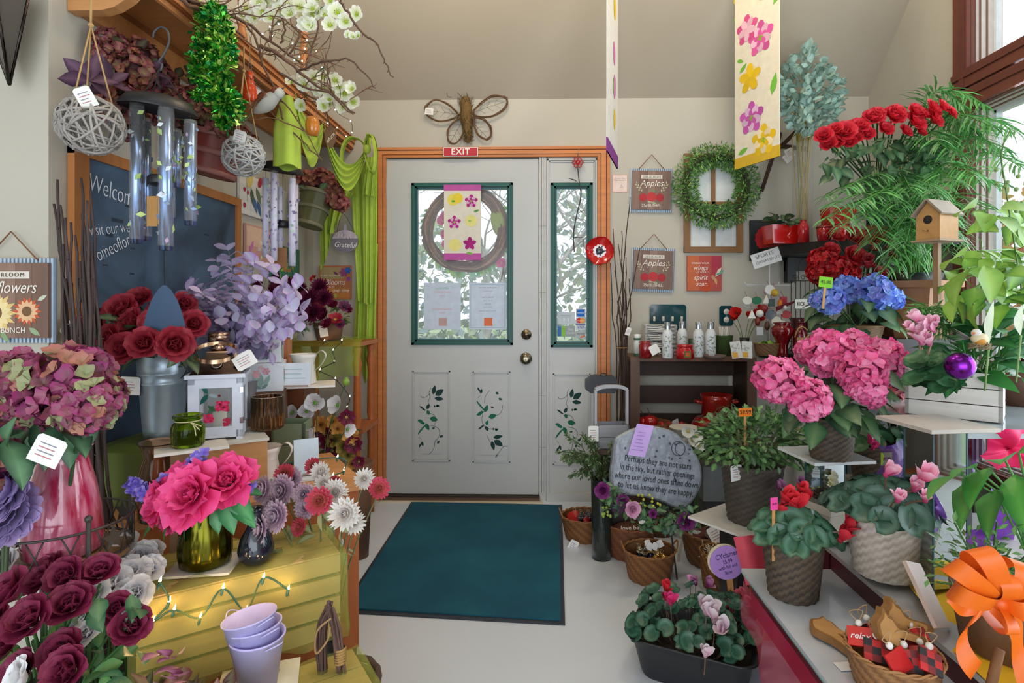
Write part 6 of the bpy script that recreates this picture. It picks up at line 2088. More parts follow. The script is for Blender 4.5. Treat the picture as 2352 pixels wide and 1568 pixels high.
for(u,v)in((671,880),(795,878)):
 mb=MB();mb.lathe([(.004,-.014),(.012,-.008),(.015,.003),(.011,.013),(.006,.017),(.01,.02),(.002,.022)],'#8aaa3a',14,TR(at(u,v,d=2.3)-r.location));mb.build('seed_pod','leaf',r)
r=thing('autumn_flower_basket','basket of burgundy, gold and rust daisies on the stand beside the door','basket',(-.86,2.62,0))
af=[popm('#c8882c','#e0a858','#5a3018',8,51,15),popm('#4a0a24','#8a1a48','#c8a060',8,52,15),popm('#7a6a20','#a89038','#4a3a18',8,53,12)]
BB=[(738,975,.03,0),(765,968,.024,0),(745,995,.034,1),(795,958,.03,1),(768,1010,.03,2),(805,1000,.03,0),(790,1025,.034,2),(812,1020,.032,1),(765,1035,.026,1),(800,1045,.024,2),(824,1060,.022,1),(808,1065,.02,0),(776,985,.026,0),(752,1018,.024,1)]
for k in range(3):
 S=[b for b in BB if b[3]==k]
 plf(r,af[k],'petal',[at(u,v,d=2.42)-r.location for u,v,s,_ in S],[s*1.25 for u,v,s,_ in S],'daisy_flower',[((u-760)*.008,-1,.2)for u,v,s,_ in S],rnd)
mb=MB();mb.lathe([(.001,0),(.05,0),(.07,.44),(.065,.44),(.001,.4)],'#6b4a34',30);mb.build('basket_body','wicker',r)
mb=lcl(60,at(780,1020,d=2.5)-r.location,(.09,.06,.1),.045,.02,['#4a5a34','#6a7040','#7a6a40','#5a3030'],6,-.8,stems=5,origin=(0,0,.4));mb.build('foliage','leaf',r)
# ================================================================== things on and near the door wall
def fw(u,v,off=.004):return W(u,v,off)
# exit sign
c=fw(1058,349,.03)
r=thing('exit_sign','small red EXIT sign above the door','sign',c)
mb=MB();mb.bb(-.104,.104,-.003,.0,-.027,.027,'#e8e4e0');mb.bb(-.1,.1,-.0036,-.001,-.0235,.0235,'#c01f2c');mb.build('plate','satin',r)
text('EXIT',.052,'#f3eeea',r,(0,-.0042,0),sx=1.0,sp=1.08,thin=-.001)
# dragonfly
c=fw(1072,262,.02)
r=thing('dragonfly_decoration','twig and moss dragonfly hanging above the door','wall decoration',c)
kk=1/383
dq=lambda u,v,y=-.01:Vector(((u-1072)*kk,y,(262-v)*kk))
rr=random.Random(3)
mb=MB()
mb.lathe([(.002,-.175),(.013,-.17),(.014,-.13),(.022,-.1),(.03,-.05),(.036,.0),(.034,.05),(.026,.09),(.012,.1)],'#74582c',18,TR((0,-.012,0),(0,RAD(-4),0)),wob=lambda i,j,a,z:rr.uniform(-.003,.003))
for k in range(300):
 z=rr.uniform(-.17,.09);a=rr.uniform(0,6.28);rad=.034 if z>-.08 else .018
 p=Vector((rad*math.cos(a)-z*.07,rad*math.sin(a)*.8-.012,z))
 mb.tube(stk([p,p+rdir(-1,1,rr)*.016,p+rdir(-1,1,rr)*.02+Vector((0,0,.015))],2),.0011,rr.choice(['#6a5020','#8a6c34','#4a3818','#7a6a2a']),3,cap=False)
mb.build('mossy_body','matte',r)
for P,vein in(([(1050,258),(1030,240),(1000,230),(978,248),(985,268),(1010,278),(1035,275),(1052,268)],(985,255)),([(1090,255),(1110,235),(1135,222),(1163,228),(1160,250),(1135,268),(1110,270),(1090,266)],(1158,236)),([(1056,272),(1038,285),(1029,305),(1031,325),(1045,331),(1060,315),(1066,290)],(1036,326)),([(1090,272),(1110,275),(1126,292),(1128,312),(1118,322),(1100,312),(1090,292)],(1120,318))):
 mb=MB()
 for k in range(5):
  pts=[dq(u,v)+rdir(-1,1,rr)*.006 for u,v in P]
  mb.tube(stk(pts+[pts[0]],4),.0028,varc('#6a4e34',.25,rr),5)
 w=mb.build('wing','matte',r)
 mb=MB();a,b=dq(1070,265),dq(*vein)
 mb.tube([a,b],.001,'#3a3028',4)
 n=(b-a).normalized();s_=Vector((-n.z,0,n.x))
 for t in(.35,.55,.75):
  for sg in(-1,1):mb.tube([a.lerp(b,t),a.lerp(b,min(1,t+.12))+s_*sg*.03],.0008,'#3a3028',4)
 mb.build('wing_veins','matte',w)
for P in([(1062,226),(1048,212),(1030,208),(1028,222),(1038,224)],[(1075,226),(1070,205),(1074,192),(1084,194),(1082,204)]):
 mb=MB();mb.tube(stk([dq(u,v)for u,v in P],5),.0011,'#3a3028',5);mb.build('antenna','matte',r)
ptg(r,dq(988,250,-.02),(0,.1,0),.05,.04)
# banners
def flower_cloth(r,w,h,items,base,band_t,band_b):
 mb=MB();mb.bb(-w/2,w/2,0,.004,0,h,base);mb.build('cloth','cloth',r)
 mb=MB();mb.bb(-w/2-.001,w/2+.001,-.001,.005,0,h*band_b,base if band_b<.001 else items[0]);
 if band_t:mb.bb(-w/2-.001,w/2+.001,-.001,.005,h*(1-band_t),h,items[0])
 mb.build('coloured_band','cloth',r)
 for side in(0,1):
  art(r,items[1],-.0012,'painted_flowers','cloth')
  if side:r.children[-1].rotation_euler=(0,0,PI);r.children[-1].location=(0,.004,0)
a,b=at(1688,390,d=2.9),at(1790,358,d=2.63)
w=math.hypot(b.x-a.x,b.y-a.y);h=.98
P_,Y_,L_='#c85ab0','#eec41c','#78c23c'
def fl(x,z,s,c):return[('flower',x,z,s,c,.3,5),('flower',x,z,s*.8,mixc(c,'#ffffff',.45),.9,5),('flower',x,z,s*.5,c,.5,5),('flower',x,z,s*.2,'#8ab82a',.2,4)]
items=fl(.05,.1,.075,Y_)+fl(-.03,.23,.078,P_)+fl(-.04,.43,.07,Y_)+fl(.03,.6,.08,'#dc5aa0')+fl(-.06,.68,.07,'#d8508c')+fl(.08,.85,.08,Y_)+[('leaf',-.12,.07,.07,L_,.3),('leaf',.1,.3,.1,L_,1.3),('leaf',-.11,.48,.06,L_,.6),('leaf',.11,.72,.08,L_,.9),('leaf',-.13,.55,.05,L_,-.4)]
r=thing('garden_banner','wide face-on banner with pink and yellow flowers and yellow hem hanging from the ceiling','banner',(a+b)/2,math.atan2(b.y-a.y,b.x-a.x))
flower_cloth(r,w,h,['#e0b830',items],'#efe6cf',0,.055)
mb=MB();mb.tube([(-w/2,0,h),(w/2,0,h)],.005,'#b08a50',8);mb.tube([(-w/2,0,h),(0,0,h+.12),(w/2,0,h)],.002,'#ddd',4);mb.build('rod','satin',r)
a,b=at(1395,345,d=2.4),at(1419,388,d=2.72)
w=math.hypot(b.x-a.x,b.y-a.y)
r=thing('garden_banner','banner with purple hem seen nearly edge-on, hanging from the ceiling by the door','banner',(a+b)/2,math.atan2(b.y-a.y,b.x-a.x))
items=[('oval',.05,.2,.05,Y_,1.5),('oval',.05,.35,.06,'#d87ab8',1.4),('oval',.04,.5,.055,'#d87ab8',1.6),('oval',.06,.72,.06,Y_,1.5),('oval',.05,.9,.06,'#e07aa0',1.5),('leaf',0,.3,.08,L_,1.5)]
flower_cloth(r,w,.98,['#8a3a90',items],'#e9e4dc',0,.06)
mb=MB();mb.tube([(-w/2,0,.98),(w/2,0,.98)],.005,'#b08a50',8);mb.build('rod','satin',r)
# small banner and wreath on the door, notices
c=fw(1062,512,.03)
r=thing('garden_banner','small cream banner with magenta and yellow flowers hanging on the door glass','banner',(c.x,c.y,fw(1062,598).z),RAD(1))
w,h=84/383,172/383
M_='#b8288a'
items=fl(w*.24,h*.78,.038,M_)+fl(-w*.22,h*.5,.038,M_)+fl(w*.2,h*.22,.038,'#a82078')+[('dot',-w*.25,h*.8,.035,'#e8d860'),('dot',-w*.12,h*.82,.03,'#ecd040'),('dot',w*.24,h*.52,.035,'#e8e08a'),('dot',-w*.2,h*.2,.038,'#ece08a'),('oval',-w*.25,h*.78,.01,'#4aa040'),('oval',w*.2,h*.52,.01,'#9ac860'),('oval',-w*.2,h*.2,.008,'#8ab860'),('leaf',w*.3,h*.64,.04,'#6a9a50',.3),('leaf',w*.1,h*.1,.045,'#8ab860',-.2)]
flower_cloth(r,w,h,['#c258a4',items],'#e3dccb',.08,.09)
c=fw(1065,523,-.0)
r=thing('grapevine_wreath','grapevine wreath with pink blooms hanging outside the door glass','wreath',(c.x,D+.1,c.z))
rr=random.Random(6)
mb=MB()
R0=88/383*1.02
for k in range(46):
 rad,ph,z0=R0+rr.uniform(-.03,.03),rr.uniform(0,6),rr.uniform(-.03,.03)
 pts=[]
 for i in range(25):
  a=ph+5.2*i/24
  q_=rad+.008*math.sin(a*3+ph)
  pts.append((q_*math.cos(a),z0+.01*math.sin(a*5),q_*math.sin(a)))
 mb.tube(pts,.0045,varc(rr.choice(['#7a4a3a','#9a7460','#4a2e26','#5c3a30']),.3,rr),5)
mb.build('vines','matte',r)
mb=MB()
for k in range(110):
 a=rr.uniform(2.6,6.9)
 p=Vector((R0*1.0*math.cos(a),.05,R0*math.sin(a)))
 leaf(mb,dirY(p,(math.cos(a)+rr.uniform(-.5,.5),rr.uniform(-.2,.6),math.sin(a)+rr.uniform(-.6,.2)),rr.uniform(-1,1)),.07,.035,.3,rr.choice(['#8acb4a','#5fbf8a','#a4d850','#6fc8a0','#b4e070']),r=rr)
mb.build('leaves','leaf',r)
pk=popm('#e83ca0','#f06ab8','#f8c8e0',5,61,25)
plf(r,pk,'petal',[(-.13,.04,-.02),(-.12,.04,-.08),(-.1,.04,-.13),(-.15,.04,.06),(.2,.04,-.14),(-.09,.04,-.2),(.22,.04,-.2),(-.13,.04,.09)],.04,'pink_bloom',[(0,-1,0)]*8,rr)
mb=MB();mb.ball((.2,.0,.05),.06,'#8aa04a',14,sc=(.75,.5,1.6),rot=(0,RAD(-10),0));mb.build('green_cone','matte',r)
def notice(label,u0,u1,v0,v1,lines,pic,border):
 a,b=W(u0,v0,-.012),W(u1,v1,-.012)
 w,h=b.x-a.x,a.z-b.z
 r=thing('paper_notice',label,'notice',((a.x+b.x)/2,D+.0185,(a.z+b.z)/2))
 mb=MB();mb.bb(-w/2,w/2,-.0005,.0005,-h/2,h/2,'#dfe8f6');mb.build('sheet','paperlit',r)
 if border:
  mb=MB()
  for(x0,x1,z0,z1)in((-.46,-.45,-.46,.46),(.45,.46,-.46,.46),(-.46,.46,-.46,-.452),(-.46,.46,.452,.46)):mb.bb(x0*w,x1*w,-.0009,-.0005,z0*h,z1*h,'#9ab8c8')
  mb.build('border','paper',r)
 for(s,sz,c_,z)in lines:
  text(s,sz,c_,r,(0,-.001,z*h),(PI/2,0,PI),'mirrored_lettering')
 mb=MB();mb.bb(-.022,.028,-.001,-.0005,-h*.42,-h*.25,pic);mb.build('picture','paper',r)
notice('left paper notice taped to the lower door glass',973,1058,649,757,[('MEMORIAL',.018,'#9ac8b8',.38),('ARRANGEMENTS',.014,'#dcb4c0',.3),('MAKE',.012,'#dcb4c0',.22),('ARRANGEMENTS',.015,'#dca8b4',-.07),('TODAY',.012,'#dca8b4',-.14)],'#c8a8a0',False)
notice('right paper notice with thin border and opening hours on the door glass',1077,1163,649,757,[('Village Florist of Romeo',.011,'#a8a8b8',.4),('Store Hours',.011,'#a8a8b8',.32),('Monday - Friday',.011,'#a0a0b4',.19),('9 am - 5 pm',.011,'#a0a0b4',.12),('Saturday',.011,'#a0a0b4',.05),('9 am - 2 pm',.011,'#a0a0b4',-.02),('We are closed Sundays',.011,'#a0a0b4',-.1)],'#e87a50',True)
def sticker(name,label,u0,u1,v0,v1,base,fn=None):
 a,b=W(u0,v0,-.018),W(u1,v1,-.018)
 w,h=b.x-a.x,a.z-b.z
 r=thing(name,label,'sticker',((a.x+b.x)/2,D+.0188,(a.z+b.z)/2))
 mb=MB();mb.bb(-w/2,w/2,-.0003,.0003,-h/2,h/2,base);mb.build('film','paperlit',r)
 if fn:fn(r,w,h)
 return r
sticker('card_sticker','blue square payment sticker at the top of the stack on the side glass',1323,1345,709,728,'#c8ccd4',lambda r,w,h:art(r,[('rect',0,0,(w*.75,h*.85),'#2a6ac8'),('rect',0,0,(w*.7,h*.12),'#a8c8f0')],-.0006,'mark'))
sticker('card_sticker','payment sticker with overlapping red and yellow discs on the side glass',1323,1345,729,743,'#c8ccd4',lambda r,w,h:(art(r,[('dot',-w*.17,0,h*.42,'#d8242c'),('dot',w*.17,0,h*.42,'#f0a030')],-.0006,'mark'),text('MasterCard',h*.25,'#ffffff',r,(0,-.0012,0),sx=.9)))
sticker('card_sticker','VISA payment sticker on the side glass',1323,1345,744,758,'#dfe2ec',lambda r,w,h:(art(r,[('rect',0,h*.4,(w,h*.12),'#2a3a8a')],-.0006,'mark'),text('VISA',h*.62,'#2a3a8a',r,(0,-.0012,-.001),shear=.2)))
sticker('card_sticker','lowest payment sticker, orange and grey, on the side glass',1323,1345,760,776,'#c4c8cc',lambda r,w,h:(art(r,[('rect',w*.2,-h*.3,(w*.5,h*.2),'#e8703a',.4)],-.0006,'mark'),text('DISCOVER',h*.3,'#6a5a60',r,(0,-.0012,h*.1),sx=.8)))
sticker('card_sticker','Gift Cards sticker with green bars at the bottom of the side glass',1280,1321,748,773,'#aeb6b8',lambda r,w,h:(art(r,[('rect',-w*.38,0,(w*.2,h*.9),'#3a78b0'),('rect',-w*.15,0,(w*.2,h*.95),'#8ac84a')],-.0006,'mark'),text('Gift\nCards',h*.3,'#e4ecec',r,(w*.24,-.0012,0))))
sticker('shop_sticker','faint line drawing sticker of a shop house on the side glass',1280,1321,716,745,'#d8e0e8',lambda r,w,h:art(r,[('rect',0,-h*.1,(w*.5,h*.5),'#c0ccd4'),('rect',-w*.12,-h*.1,(w*.08,h*.3),'#dfe6ec'),('rect',w*.12,-h*.1,(w*.08,h*.3),'#dfe6ec'),('rect',0,h*.22,(w*.6,h*.04),'#98a8b4')],-.0006,'drawing'))
# red flower stake and poppy ceramic
c=fw(1327,373,.04)
r=thing('flower_stake','red valve handle flower on a long dark metal stem hanging over the side glass','garden stake',c)
sq=lambda u,v,y=0:Vector(((u-1327)*kk,y,(373-v)*kk))
mb=MB()
for k in range(6):
 a=2*PI*k/6
 mb.tube([(.022*math.cos(a)+.0095*math.cos(t),0,.022*math.sin(a)+.0095*math.sin(t))for t in[2*PI*i/12 for i in range(13)]],.0038,'#a81c20',6,cap=False)
mb.ball((0,0,0),.012,'#b02020',10,sc=(1,.6,1));mb.build('valve_flower','gloss',r)
mb=MB();mb.tube(stk([sq(1327,385),sq(1330,415),sq(1334,450),sq(1325,490),sq(1318,530),sq(1319,575)],5),.0035,'#3a3634',6);mb.tube([sq(1319,543),sq(1341,543),sq(1341,578)],.0025,'#3a3634',5);mb.build('stem','satin',r)
for(u,v,dx,dz)in((1327,418,-1,.5),(1325,490,1,.55)):
 mb=MB();leaf(mb,dirY(sq(u,v,-.004),(dx,0,dz)),.065,.028,.2,'#2e2c30');mb.build('leaf','satin',r)
mb=MB();mb.tube([sq(1327,360),sq(1328,345),sq(1330,342)],.002,'#c8b8a0',5);mb.build('hook','metal',r)
c=fw(1376,577,.045)
r=thing('ceramic_poppy','large glossy red ceramic poppy with black centre hanging on the door casing','wall decoration',c)
mb=MB()
T=TR((0,0,0),(PI/2,0,0))
for lay,n,L,s0 in((0,4,33,.4),(1,4,31,1.2)):
 for k in range(n):
  a=s0+2*PI*k/n
  mb.petal(T@TR((0,0,.006+.006*lay),(0,0,a)),L*kk,L*kk*1.5,.25,.2,.25,'#c41c1c','#c81c1c',nl=6,nw=6,wide=.72,ruf=.02)
mb.build('petals','gloss',r)
mb=MB();mb.prism([(x*(1+.2*(i%2)),z*(1+.2*(i%2)))for i,(x,z)in enumerate(circ(.034,24))],-.027,-.02,'#e4dcdc');mb.ball((0,-.022,0),.024,'#2c2c3a',14,sc=(1,.6,1))
for k in range(26):
 a=U(0,6.3);q_=U(.01,.03);mb.ball((q_*math.cos(a),-.03,q_*math.sin(a)),.004,rnd.choice(['#1c1c28','#4a4a60']),5)
mb.build('centre','gloss',r)
# signs on the right
def apple_sign(u0,u1,v0,v1,label,tilt,grp):
 a,b=fw(u0,v0),fw(u1,v1)
 w,h=b.x-a.x,a.z-b.z
 tin_board('wall_sign',label,((a.x+b.x)/2,D-.004,(a.z+b.z)/2),w,h,0,tilt,'DELICIOUS','Apples','25¢/BUSHEL',apples(w,h),grp)
apple_sign(1447,1543,388,488,'upper of two Delicious Apples signs right of the door',RAD(1),'apple signs right of the door')
apple_sign(1450,1548,570,670,'lower of two Delicious Apples signs right of the door',RAD(2),'apple signs right of the door')
a=fw(1424,421)
r=thing('paper_notice','small pink bordered note partly behind the upper apple sign','notice',(a.x,D-.002,a.z))
mb=MB();mb.bb(-.045,.045,-.0006,0,-.052,.052,'#e8b0a8');mb.bb(-.041,.041,-.0009,-.0004,-.048,.048,'#ecd6cc');mb.build('sheet','paper',r)
text('Romeo\'s Best\nPlease ask for A',.011,'#a89098',r,(0,-.0012,.025));text('A',.035,'#8a8488',r,(.01,-.0012,-.02),thin=.001)
r,w,h=front_sign(1577,1656,588,668,'wall_sign','red and orange hummingbird sign reading spread your wings','#b84a3c')
art(r,[('rect',-w*.32,0,(w*.34,h*.98),'#c86a44'),('rect',w*.35,h*.2,(w*.28,h*.58),'#b23a50'),('dot',w*.05,-h*.38,.03,'#c8502c'),('leaf',w*.32,-h*.1,.05,'#e0d0b0',1.0),('leaf',w*.34,-h*.05,.055,'#6aa098',.6),('leaf',w*.36,h*.0,.045,'#e8d8c0',.9),('oval',w*.26,-h*.12,.016,'#c89878',-1.0),('leaf',w*.3,-h*.12,.045,'#d8a870',-1.3),('dot',w*.2,-h*.02,.008,'#a8483c'),('line',w*.18,-h*.01,.025,'#e8d8d0',2.5)])
for s,sz,x,z,sh in(('SPREAD YOUR',.07,-.12,.29,0),('wings',.19,-.12,.16,.3),('LET YOUR',.06,-.1,.03,0),('spirit',.19,-.12,-.12,.3),('soar.',.17,-.08,-.3,.3)):
 text(s,h*sz,'#f6ece0',r,(w*x,-.0145,h*z),shear=sh,sx=1 if sh else 1.1)
 # window frame with boxwood wreath
c=fw(1637,467,.004)
r=thing('wooden_window_frame','brown wooden four pane frame hanging behind the boxwood wreath','frame',(c.x,D-.004,c.z))
w,h=66/383,112/383
FB='#8a6034'
for nm,bx in(('frame_side',(-w,-w+.036,-h,h)),('frame_side',(w-.036,w,-h,h)),('frame_rail',(-w,w,-h,-h+.034)),('frame_rail',(-w,w,h-.034,h)),('muntin',(-.011,.011,-h+.03,h-.03)),('muntin',(-w+.03,w-.03,-.012,.008))):
 mb=MB();mb.bb(bx[0],bx[1],{'frame_side':-.022,'frame_rail':-.0212,'muntin':-.018}[nm],0,bx[2],bx[3],varc(FB,.1));mb.build(nm,'woodz' if nm!='frame_rail' else 'wood',r)
mb=MB();mb.bb(-w+.03,w-.03,-.004,-.001,-h+.03,h-.03,'#dfe3e2');mb.build('white_back','paper',r)
c=fw(1645,428,.055)
r=thing('boxwood_wreath','round green boxwood wreath hanging on the wooden frame','wreath',c)
mb=MB();rr=random.Random(8)
R0=70*kk
for k in range(3900):
 a=rr.uniform(0,2*PI);t=rr.uniform(0,2*PI);q_=.07*math.sqrt(rr.random())
 p=Vector(((R0+q_*math.cos(t))*math.cos(a),-q_*math.sin(t)*.7,(R0+q_*math.cos(t))*math.sin(a)))
 d=Vector((math.cos(t)*math.cos(a),-.5*math.sin(t)-.2,math.cos(t)*math.sin(a)))+rdir(-1,1,rr)*.9
 leaf(mb,dirY(p,d,rr.uniform(-1.5,1.5)),rr.uniform(.018,.028),.009,.3,rr.choice(['#3a7a30','#4a9038','#6aac48','#a0cc68','#2c6430','#58983f']),nl=2,r=rr,fold=.4)
mb.build('foliage','leaf',r)
mb=MB();mb.tube([(R0*math.cos(a),0,R0*math.sin(a))for a in[2*PI*i/32 for i in range(33)]],.016,'#3a3a24',8,cap=False);mb.build('ring','matte',r)
# twig star bundle behind banner
c=fw(1768,400,.05)
r=thing('twig_star','dark twig star with a price tag hanging beside the banner','wall decoration',c)
for(u0,v0,u1,v1)in((1790,310,1750,436),(1740,330,1850,345),(1830,300,1780,350)):
 mb=MB()
 for k in range(9):
  o=rdir(-1,1,rr)*.012
  mb.tube([Vector(((u0-1768)*kk,0,(400-v0)*kk))+o,Vector(((u1-1768)*kk,0,(400-v1)*kk))+o*.8],.004,varc('#4a342a',.3,rr),5)
 mb.build('twig_arm','matte',r)
ptg(r,(.09,-.03,.14),(0,-.45,0),.05,.055)
ptg(r,(.08,-.02,.11),(0,-.7,0),.05,.05,ink=False)
# switch plate and outlet
def plate(u0,u1,v0,v1,label,name,cat):
 a,b=fw(u0,v0),fw(u1,v1)
 r=thing(name,label,cat,((a.x+b.x)/2,D-.001,(a.z+b.z)/2))
 w,h=(b.x-a.x)/2,(a.z-b.z)/2
 c_=.012
 mb=MB();mb.prism([(-w+c_,-h),(w-c_,-h),(w,-h+c_),(w,h-c_),(w-c_,h),(-w+c_,h),(-w,h-c_),(-w,-h+c_)],-.006,0,'#0c4048');mb.build('cover','gloss',r)
 return r,w,h
r,w,h=plate(1492,1576,699,764,'dark teal four gang light switch plate','light_switch','light switch')
for k in range(4):
 mb=MB();x=-w+w*2*(k+.5)/4;mb.bb(x-.006,x+.006,-.008,-.005,-.014,.014,'#d8d0b8');mb.bb(x-.004,x+.004,-.018,-.006,0,.008,'#e8e2d0');mb.build('toggle','satin',r)
r,w,h=plate(1652,1684,702,748,'dark teal electrical outlet plate','outlet','outlet')
for z in(.024,-.024):
 mb=MB();mb.lathe([(.017,0),(.017,.003),(.001,.003)],'#e8e4dc',18,TR((0,-.006,z),(PI/2,0,0)));mb.bb(-.007,-.005,-.0095,-.0085,z-.005,z+.005,'#333');mb.bb(.005,.007,-.0095,-.0085,z-.005,z+.005,'#333');mb.build('socket','satin',r)
 # birch twigs beside the casing
P=[at(u,v,d=3.2)for u,v in((1408,525),(1428,530),(1447,452),(1470,570),(1402,604),(1420,560),(1438,590),(1412,620),(1430,640),(1445,640),(1425,680),(1436,700),(1418,690))]
bw=at(1428,798,d=3.22)
stick_bundle('thin dark brown twigs tied with twine standing right of the door',P,(bw.x,bw.y,0),12,col='#4a3830',rad=.0055,waist=bw,name='twig_bundle')
ptg(bpy.data.objects['twig_bundle.001']if 'twig_bundle.001' in bpy.data.objects else r,at(1446,752,d=3.14)-Vector((bw.x,bw.y,0)),(0,.35,.2),.028,.045)
# ---- crate shelf
c0=at(1590,820,Y=3.1)
CX0,CX1=at(1447,820,Y=3.1).x,at(1735,820,Y=3.1).x
CT=c0.z
r=thing('crate_shelf','tall dark brown crate stood on end as a shelf against the wall','crate',((CX0+CX1)/2,3.2,0))
w=(CX1-CX0)/2
CB_='#40291f'
mb=MB();mb.bb(-w,w,-.12,.16,CT-.02,CT,'#6a4836');mb.build('top_board','wood',r)
for x0,x1 in((-w,-w+.05),(w-.05,w)):
 mb=MB();mb.bb(x0,x1,-.12,-.1,0,CT-.02,'#5a4032');mb.bb(x0+.01,x1-.02,-.1,.15,0,CT-.02,mixc(CB_,'#000000',.2));mb.build('side_board','woodz',r)
for v0,v1 in((822,862),(886,925),(950,990),(1010,1050)):
 z0,z1=at(1590,v1,Y=3.33).z,at(1590,v0,Y=3.33).z
 mb=MB();mb.bb(-w+.02,w-.02,.13,.15,max(.02,z0),min(CT-.02,z1),varc(CB_,.1));mb.build('back_slat','wood',r)
SHELFZ=at(1590,985,Y=3.15).z
mb=MB();mb.bb(-w+.02,w-.02,-.1,.13,SHELFZ-.015,SHELFZ,'#4a3024');mb.build('shelf_board','wood',r)
mb=MB();mb.bb(-w+.02,w-.02,-.1,.13,.1,.12,'#4a3024');mb.build('shelf_board','wood',r)
def on_crate(u,v=822,y=3.14):
 p=at(u,820,Y=y);return Vector((p.x,y,CT+.001))
 # spray bottles
def spray(p,label,h=.19):
 r=thing('spray_bottle',label,'bottle',p,0,'silver spray bottles on the crate shelf')
 mb=MB();mb.lathe([(.001,0),(.026,0),(.028,.004),(.028,h*.66),(.025,h*.72),(.016,h*.8),(.0155,h*.8)],'#dfe3e6',28);mb.build('body','satin',r)
 mb=MB();mb.lathe([(.0165,h*.79),(.0165,h),(.015,h*1.01),(.001,h*1.01)],'#c8ced6',24);mb.build('cap','metal',r)
 mb=MB()
 for k in range(34):
  a=U(-2.6,-.5);z=U(h*.05,h*.62)
  leaf(mb,dirT((.0287*math.cos(a),.0287*math.sin(a),z),(math.cos(a),math.sin(a),0),U(0,6)),.013,.007,0,rnd.choice(['#8a948a','#a8b0a4','#6a7468']),nl=2,fold=0)
 mb.build('leaf_print','matte',r)
spray(on_crate(1533,y=3.04),'nearest silver spray bottle, standing left of the red candle jar')
spray(on_crate(1567,y=3.2),'silver spray bottle behind the red candle jar')
spray(on_crate(1604,y=3.1),'left of the paired silver spray bottles in the middle of the crate shelf')
spray(on_crate(1632,y=3.1),'right of the paired silver spray bottles, beside the green tin')
def jar(p,label,rad,h,col,mat='glass',name='candle_jar',lid=None):
 r=thing(name,label,'jar',p)
 mb=MB();mb.lathe([(.001,0),(rad,0),(rad,h*.75),(rad*.85,h*.85),(rad*.88,h),(rad*.8,h),(rad*.8,h*.82),(.001,h*.8)],col,28);mb.build('jar_body',mat,r)
 if lid:
  mb=MB();mb.lathe([(rad*.9,h),(rad*.92,h*1.02),(rad*.92,h*1.2),(.001,h*1.22)],lid,24);mb.build('lid','gloss',r)
 return r
r=jar(on_crate(1482,y=3.04),'red glass candle jar with wire handle at the left end of the crate shelf',.034,.09,'#8a1418','gloss')
mb=MB();mb.tube(stk([(-.034,0,.08),(0,0,.13),(.034,0,.08)],5),.0015,'#777',5);mb.build('wire_handle','metal',r)
ptg(r,(.03,-.035,.07),(0,-.5,0),.05,.05,ink=False)
r=jar(on_crate(1573,y=3.02),'squat glossy red candle jar in the middle of the crate shelf',.047,.062,'#b81c20','gloss',lid='#b01a1e')
mb=MB();mb.bb(-.015,.02,-.0485,-.047,.008,.042,'#5a6a34');mb.bb(-.008,.012,-.0492,-.0484,.014,.034,'#c8602c');mb.build('label','paper',r)
r=jar(on_crate(1464,y=3.16),'white and green lotion bottle at the back left of the crate shelf',.02,.1,'#dfe4dc','satin','lotion_bottle','#e8ece8')
mb=MB();mb.lathe([(.0205,.0),(.021,.012),(.0205,.014)],'#2a5a3a',20);mb.lathe([(.0205,.09),(.021,.1)],'#2a5a3a',20);mb.build('green_band','satin',r)
r=thing('print_box','black and white wood grain patterned box behind the spray bottles','box',on_crate(1515,y=3.28),.05)
mb=MB();mb.bb(-.09,.09,-.04,.05,0,.17,'#e8e4dc')
for k in range(22):
 z=.006+k*.0075;mb.tube(stk([(-.088,-.041,z),(-.03,-.041,z+.006*math.sin(k)),(.03,-.041,z-.005),(.088,-.041,z)],2),.0016,'#2c2a28',4)
mb.build('box','satin',r)
r=thing('pine_cone_basket','small dark wire basket of pine cones behind the bottles','basket',on_crate(1508,y=3.12))
mb=MB()
for k in range(60):leaf(mb,dirY((U(-.05,.05),U(-.03,.03),U(.005,.05)),rdir(-.3,1),U(-1,1)),.02,.012,.6,rnd.choice(['#3a3230','#5a4a40','#2a2422']),nl=2)
mb.build('cones','matte',r)
r=thing('green_tin','olive green metal tin of white sticks on the crate shelf','tin',on_crate(1660,y=3.22))
mb=MB();mb.lathe([(.001,0),(.045,0),(.056,.11),(.058,.112),(.054,.112),(.001,.09)],'#4a6034',28);mb.build('tin_body','satin',r)
mb=MB()
for k in range(14):x=U(-.03,.03);mb.tube([(x*.5,U(-.02,.02),.05),(x+.01,U(-.02,.02),.16)],.0018,'#e8e8e4',4)
mb.build('sticks','satin',r)
r=thing('green_tin','small dark green cylinder tucked behind the spray bottles','tin',on_crate(1590,y=3.26))
mb=MB();mb.lathe([(.001,0),(.022,0),(.022,.09),(.001,.09)],'#3f5a40',20);mb.build('tin_body','satin',r)
r=thing('wooden_dish','round dark wooden dish at the front of the crate shelf','dish',on_crate(1641,y=3.03))
mb=MB();mb.lathe([(.001,0),(.05,0),(.06,.018),(.055,.019),(.045,.008),(.001,.008)],'#6a5850',32);mb.build('dish','wood',r)
for(u,lab,rot)in((1694,'left of two white seed packets leaning at the right end of the crate shelf',-.1),(1716,'right white seed packet with orange price label on the crate shelf',.05)):
 r=thing('seed_packet',lab,'packet',on_crate(u,y=3.03),(RAD(-12),rot,0),'seed packets on the crate shelf')
 mb=MB();mb.bb(-.027,.027,-.004,.004,0,.09,'#dcdcd8');mb.build('packet','paper',r)
 mb=MB();mb.bb(-.024,.004,-.0052,-.004,.004,.032,'#e0a84a');mb.build('price_label','paper',r)
 art(r,[('leaf',U(-.02,.01),U(.035,.07),.015,'#a8b0a8',U(0,6))for _ in range(12)],-.0046,'leaf_print')
b0=on_crate(1710,y=3.2)
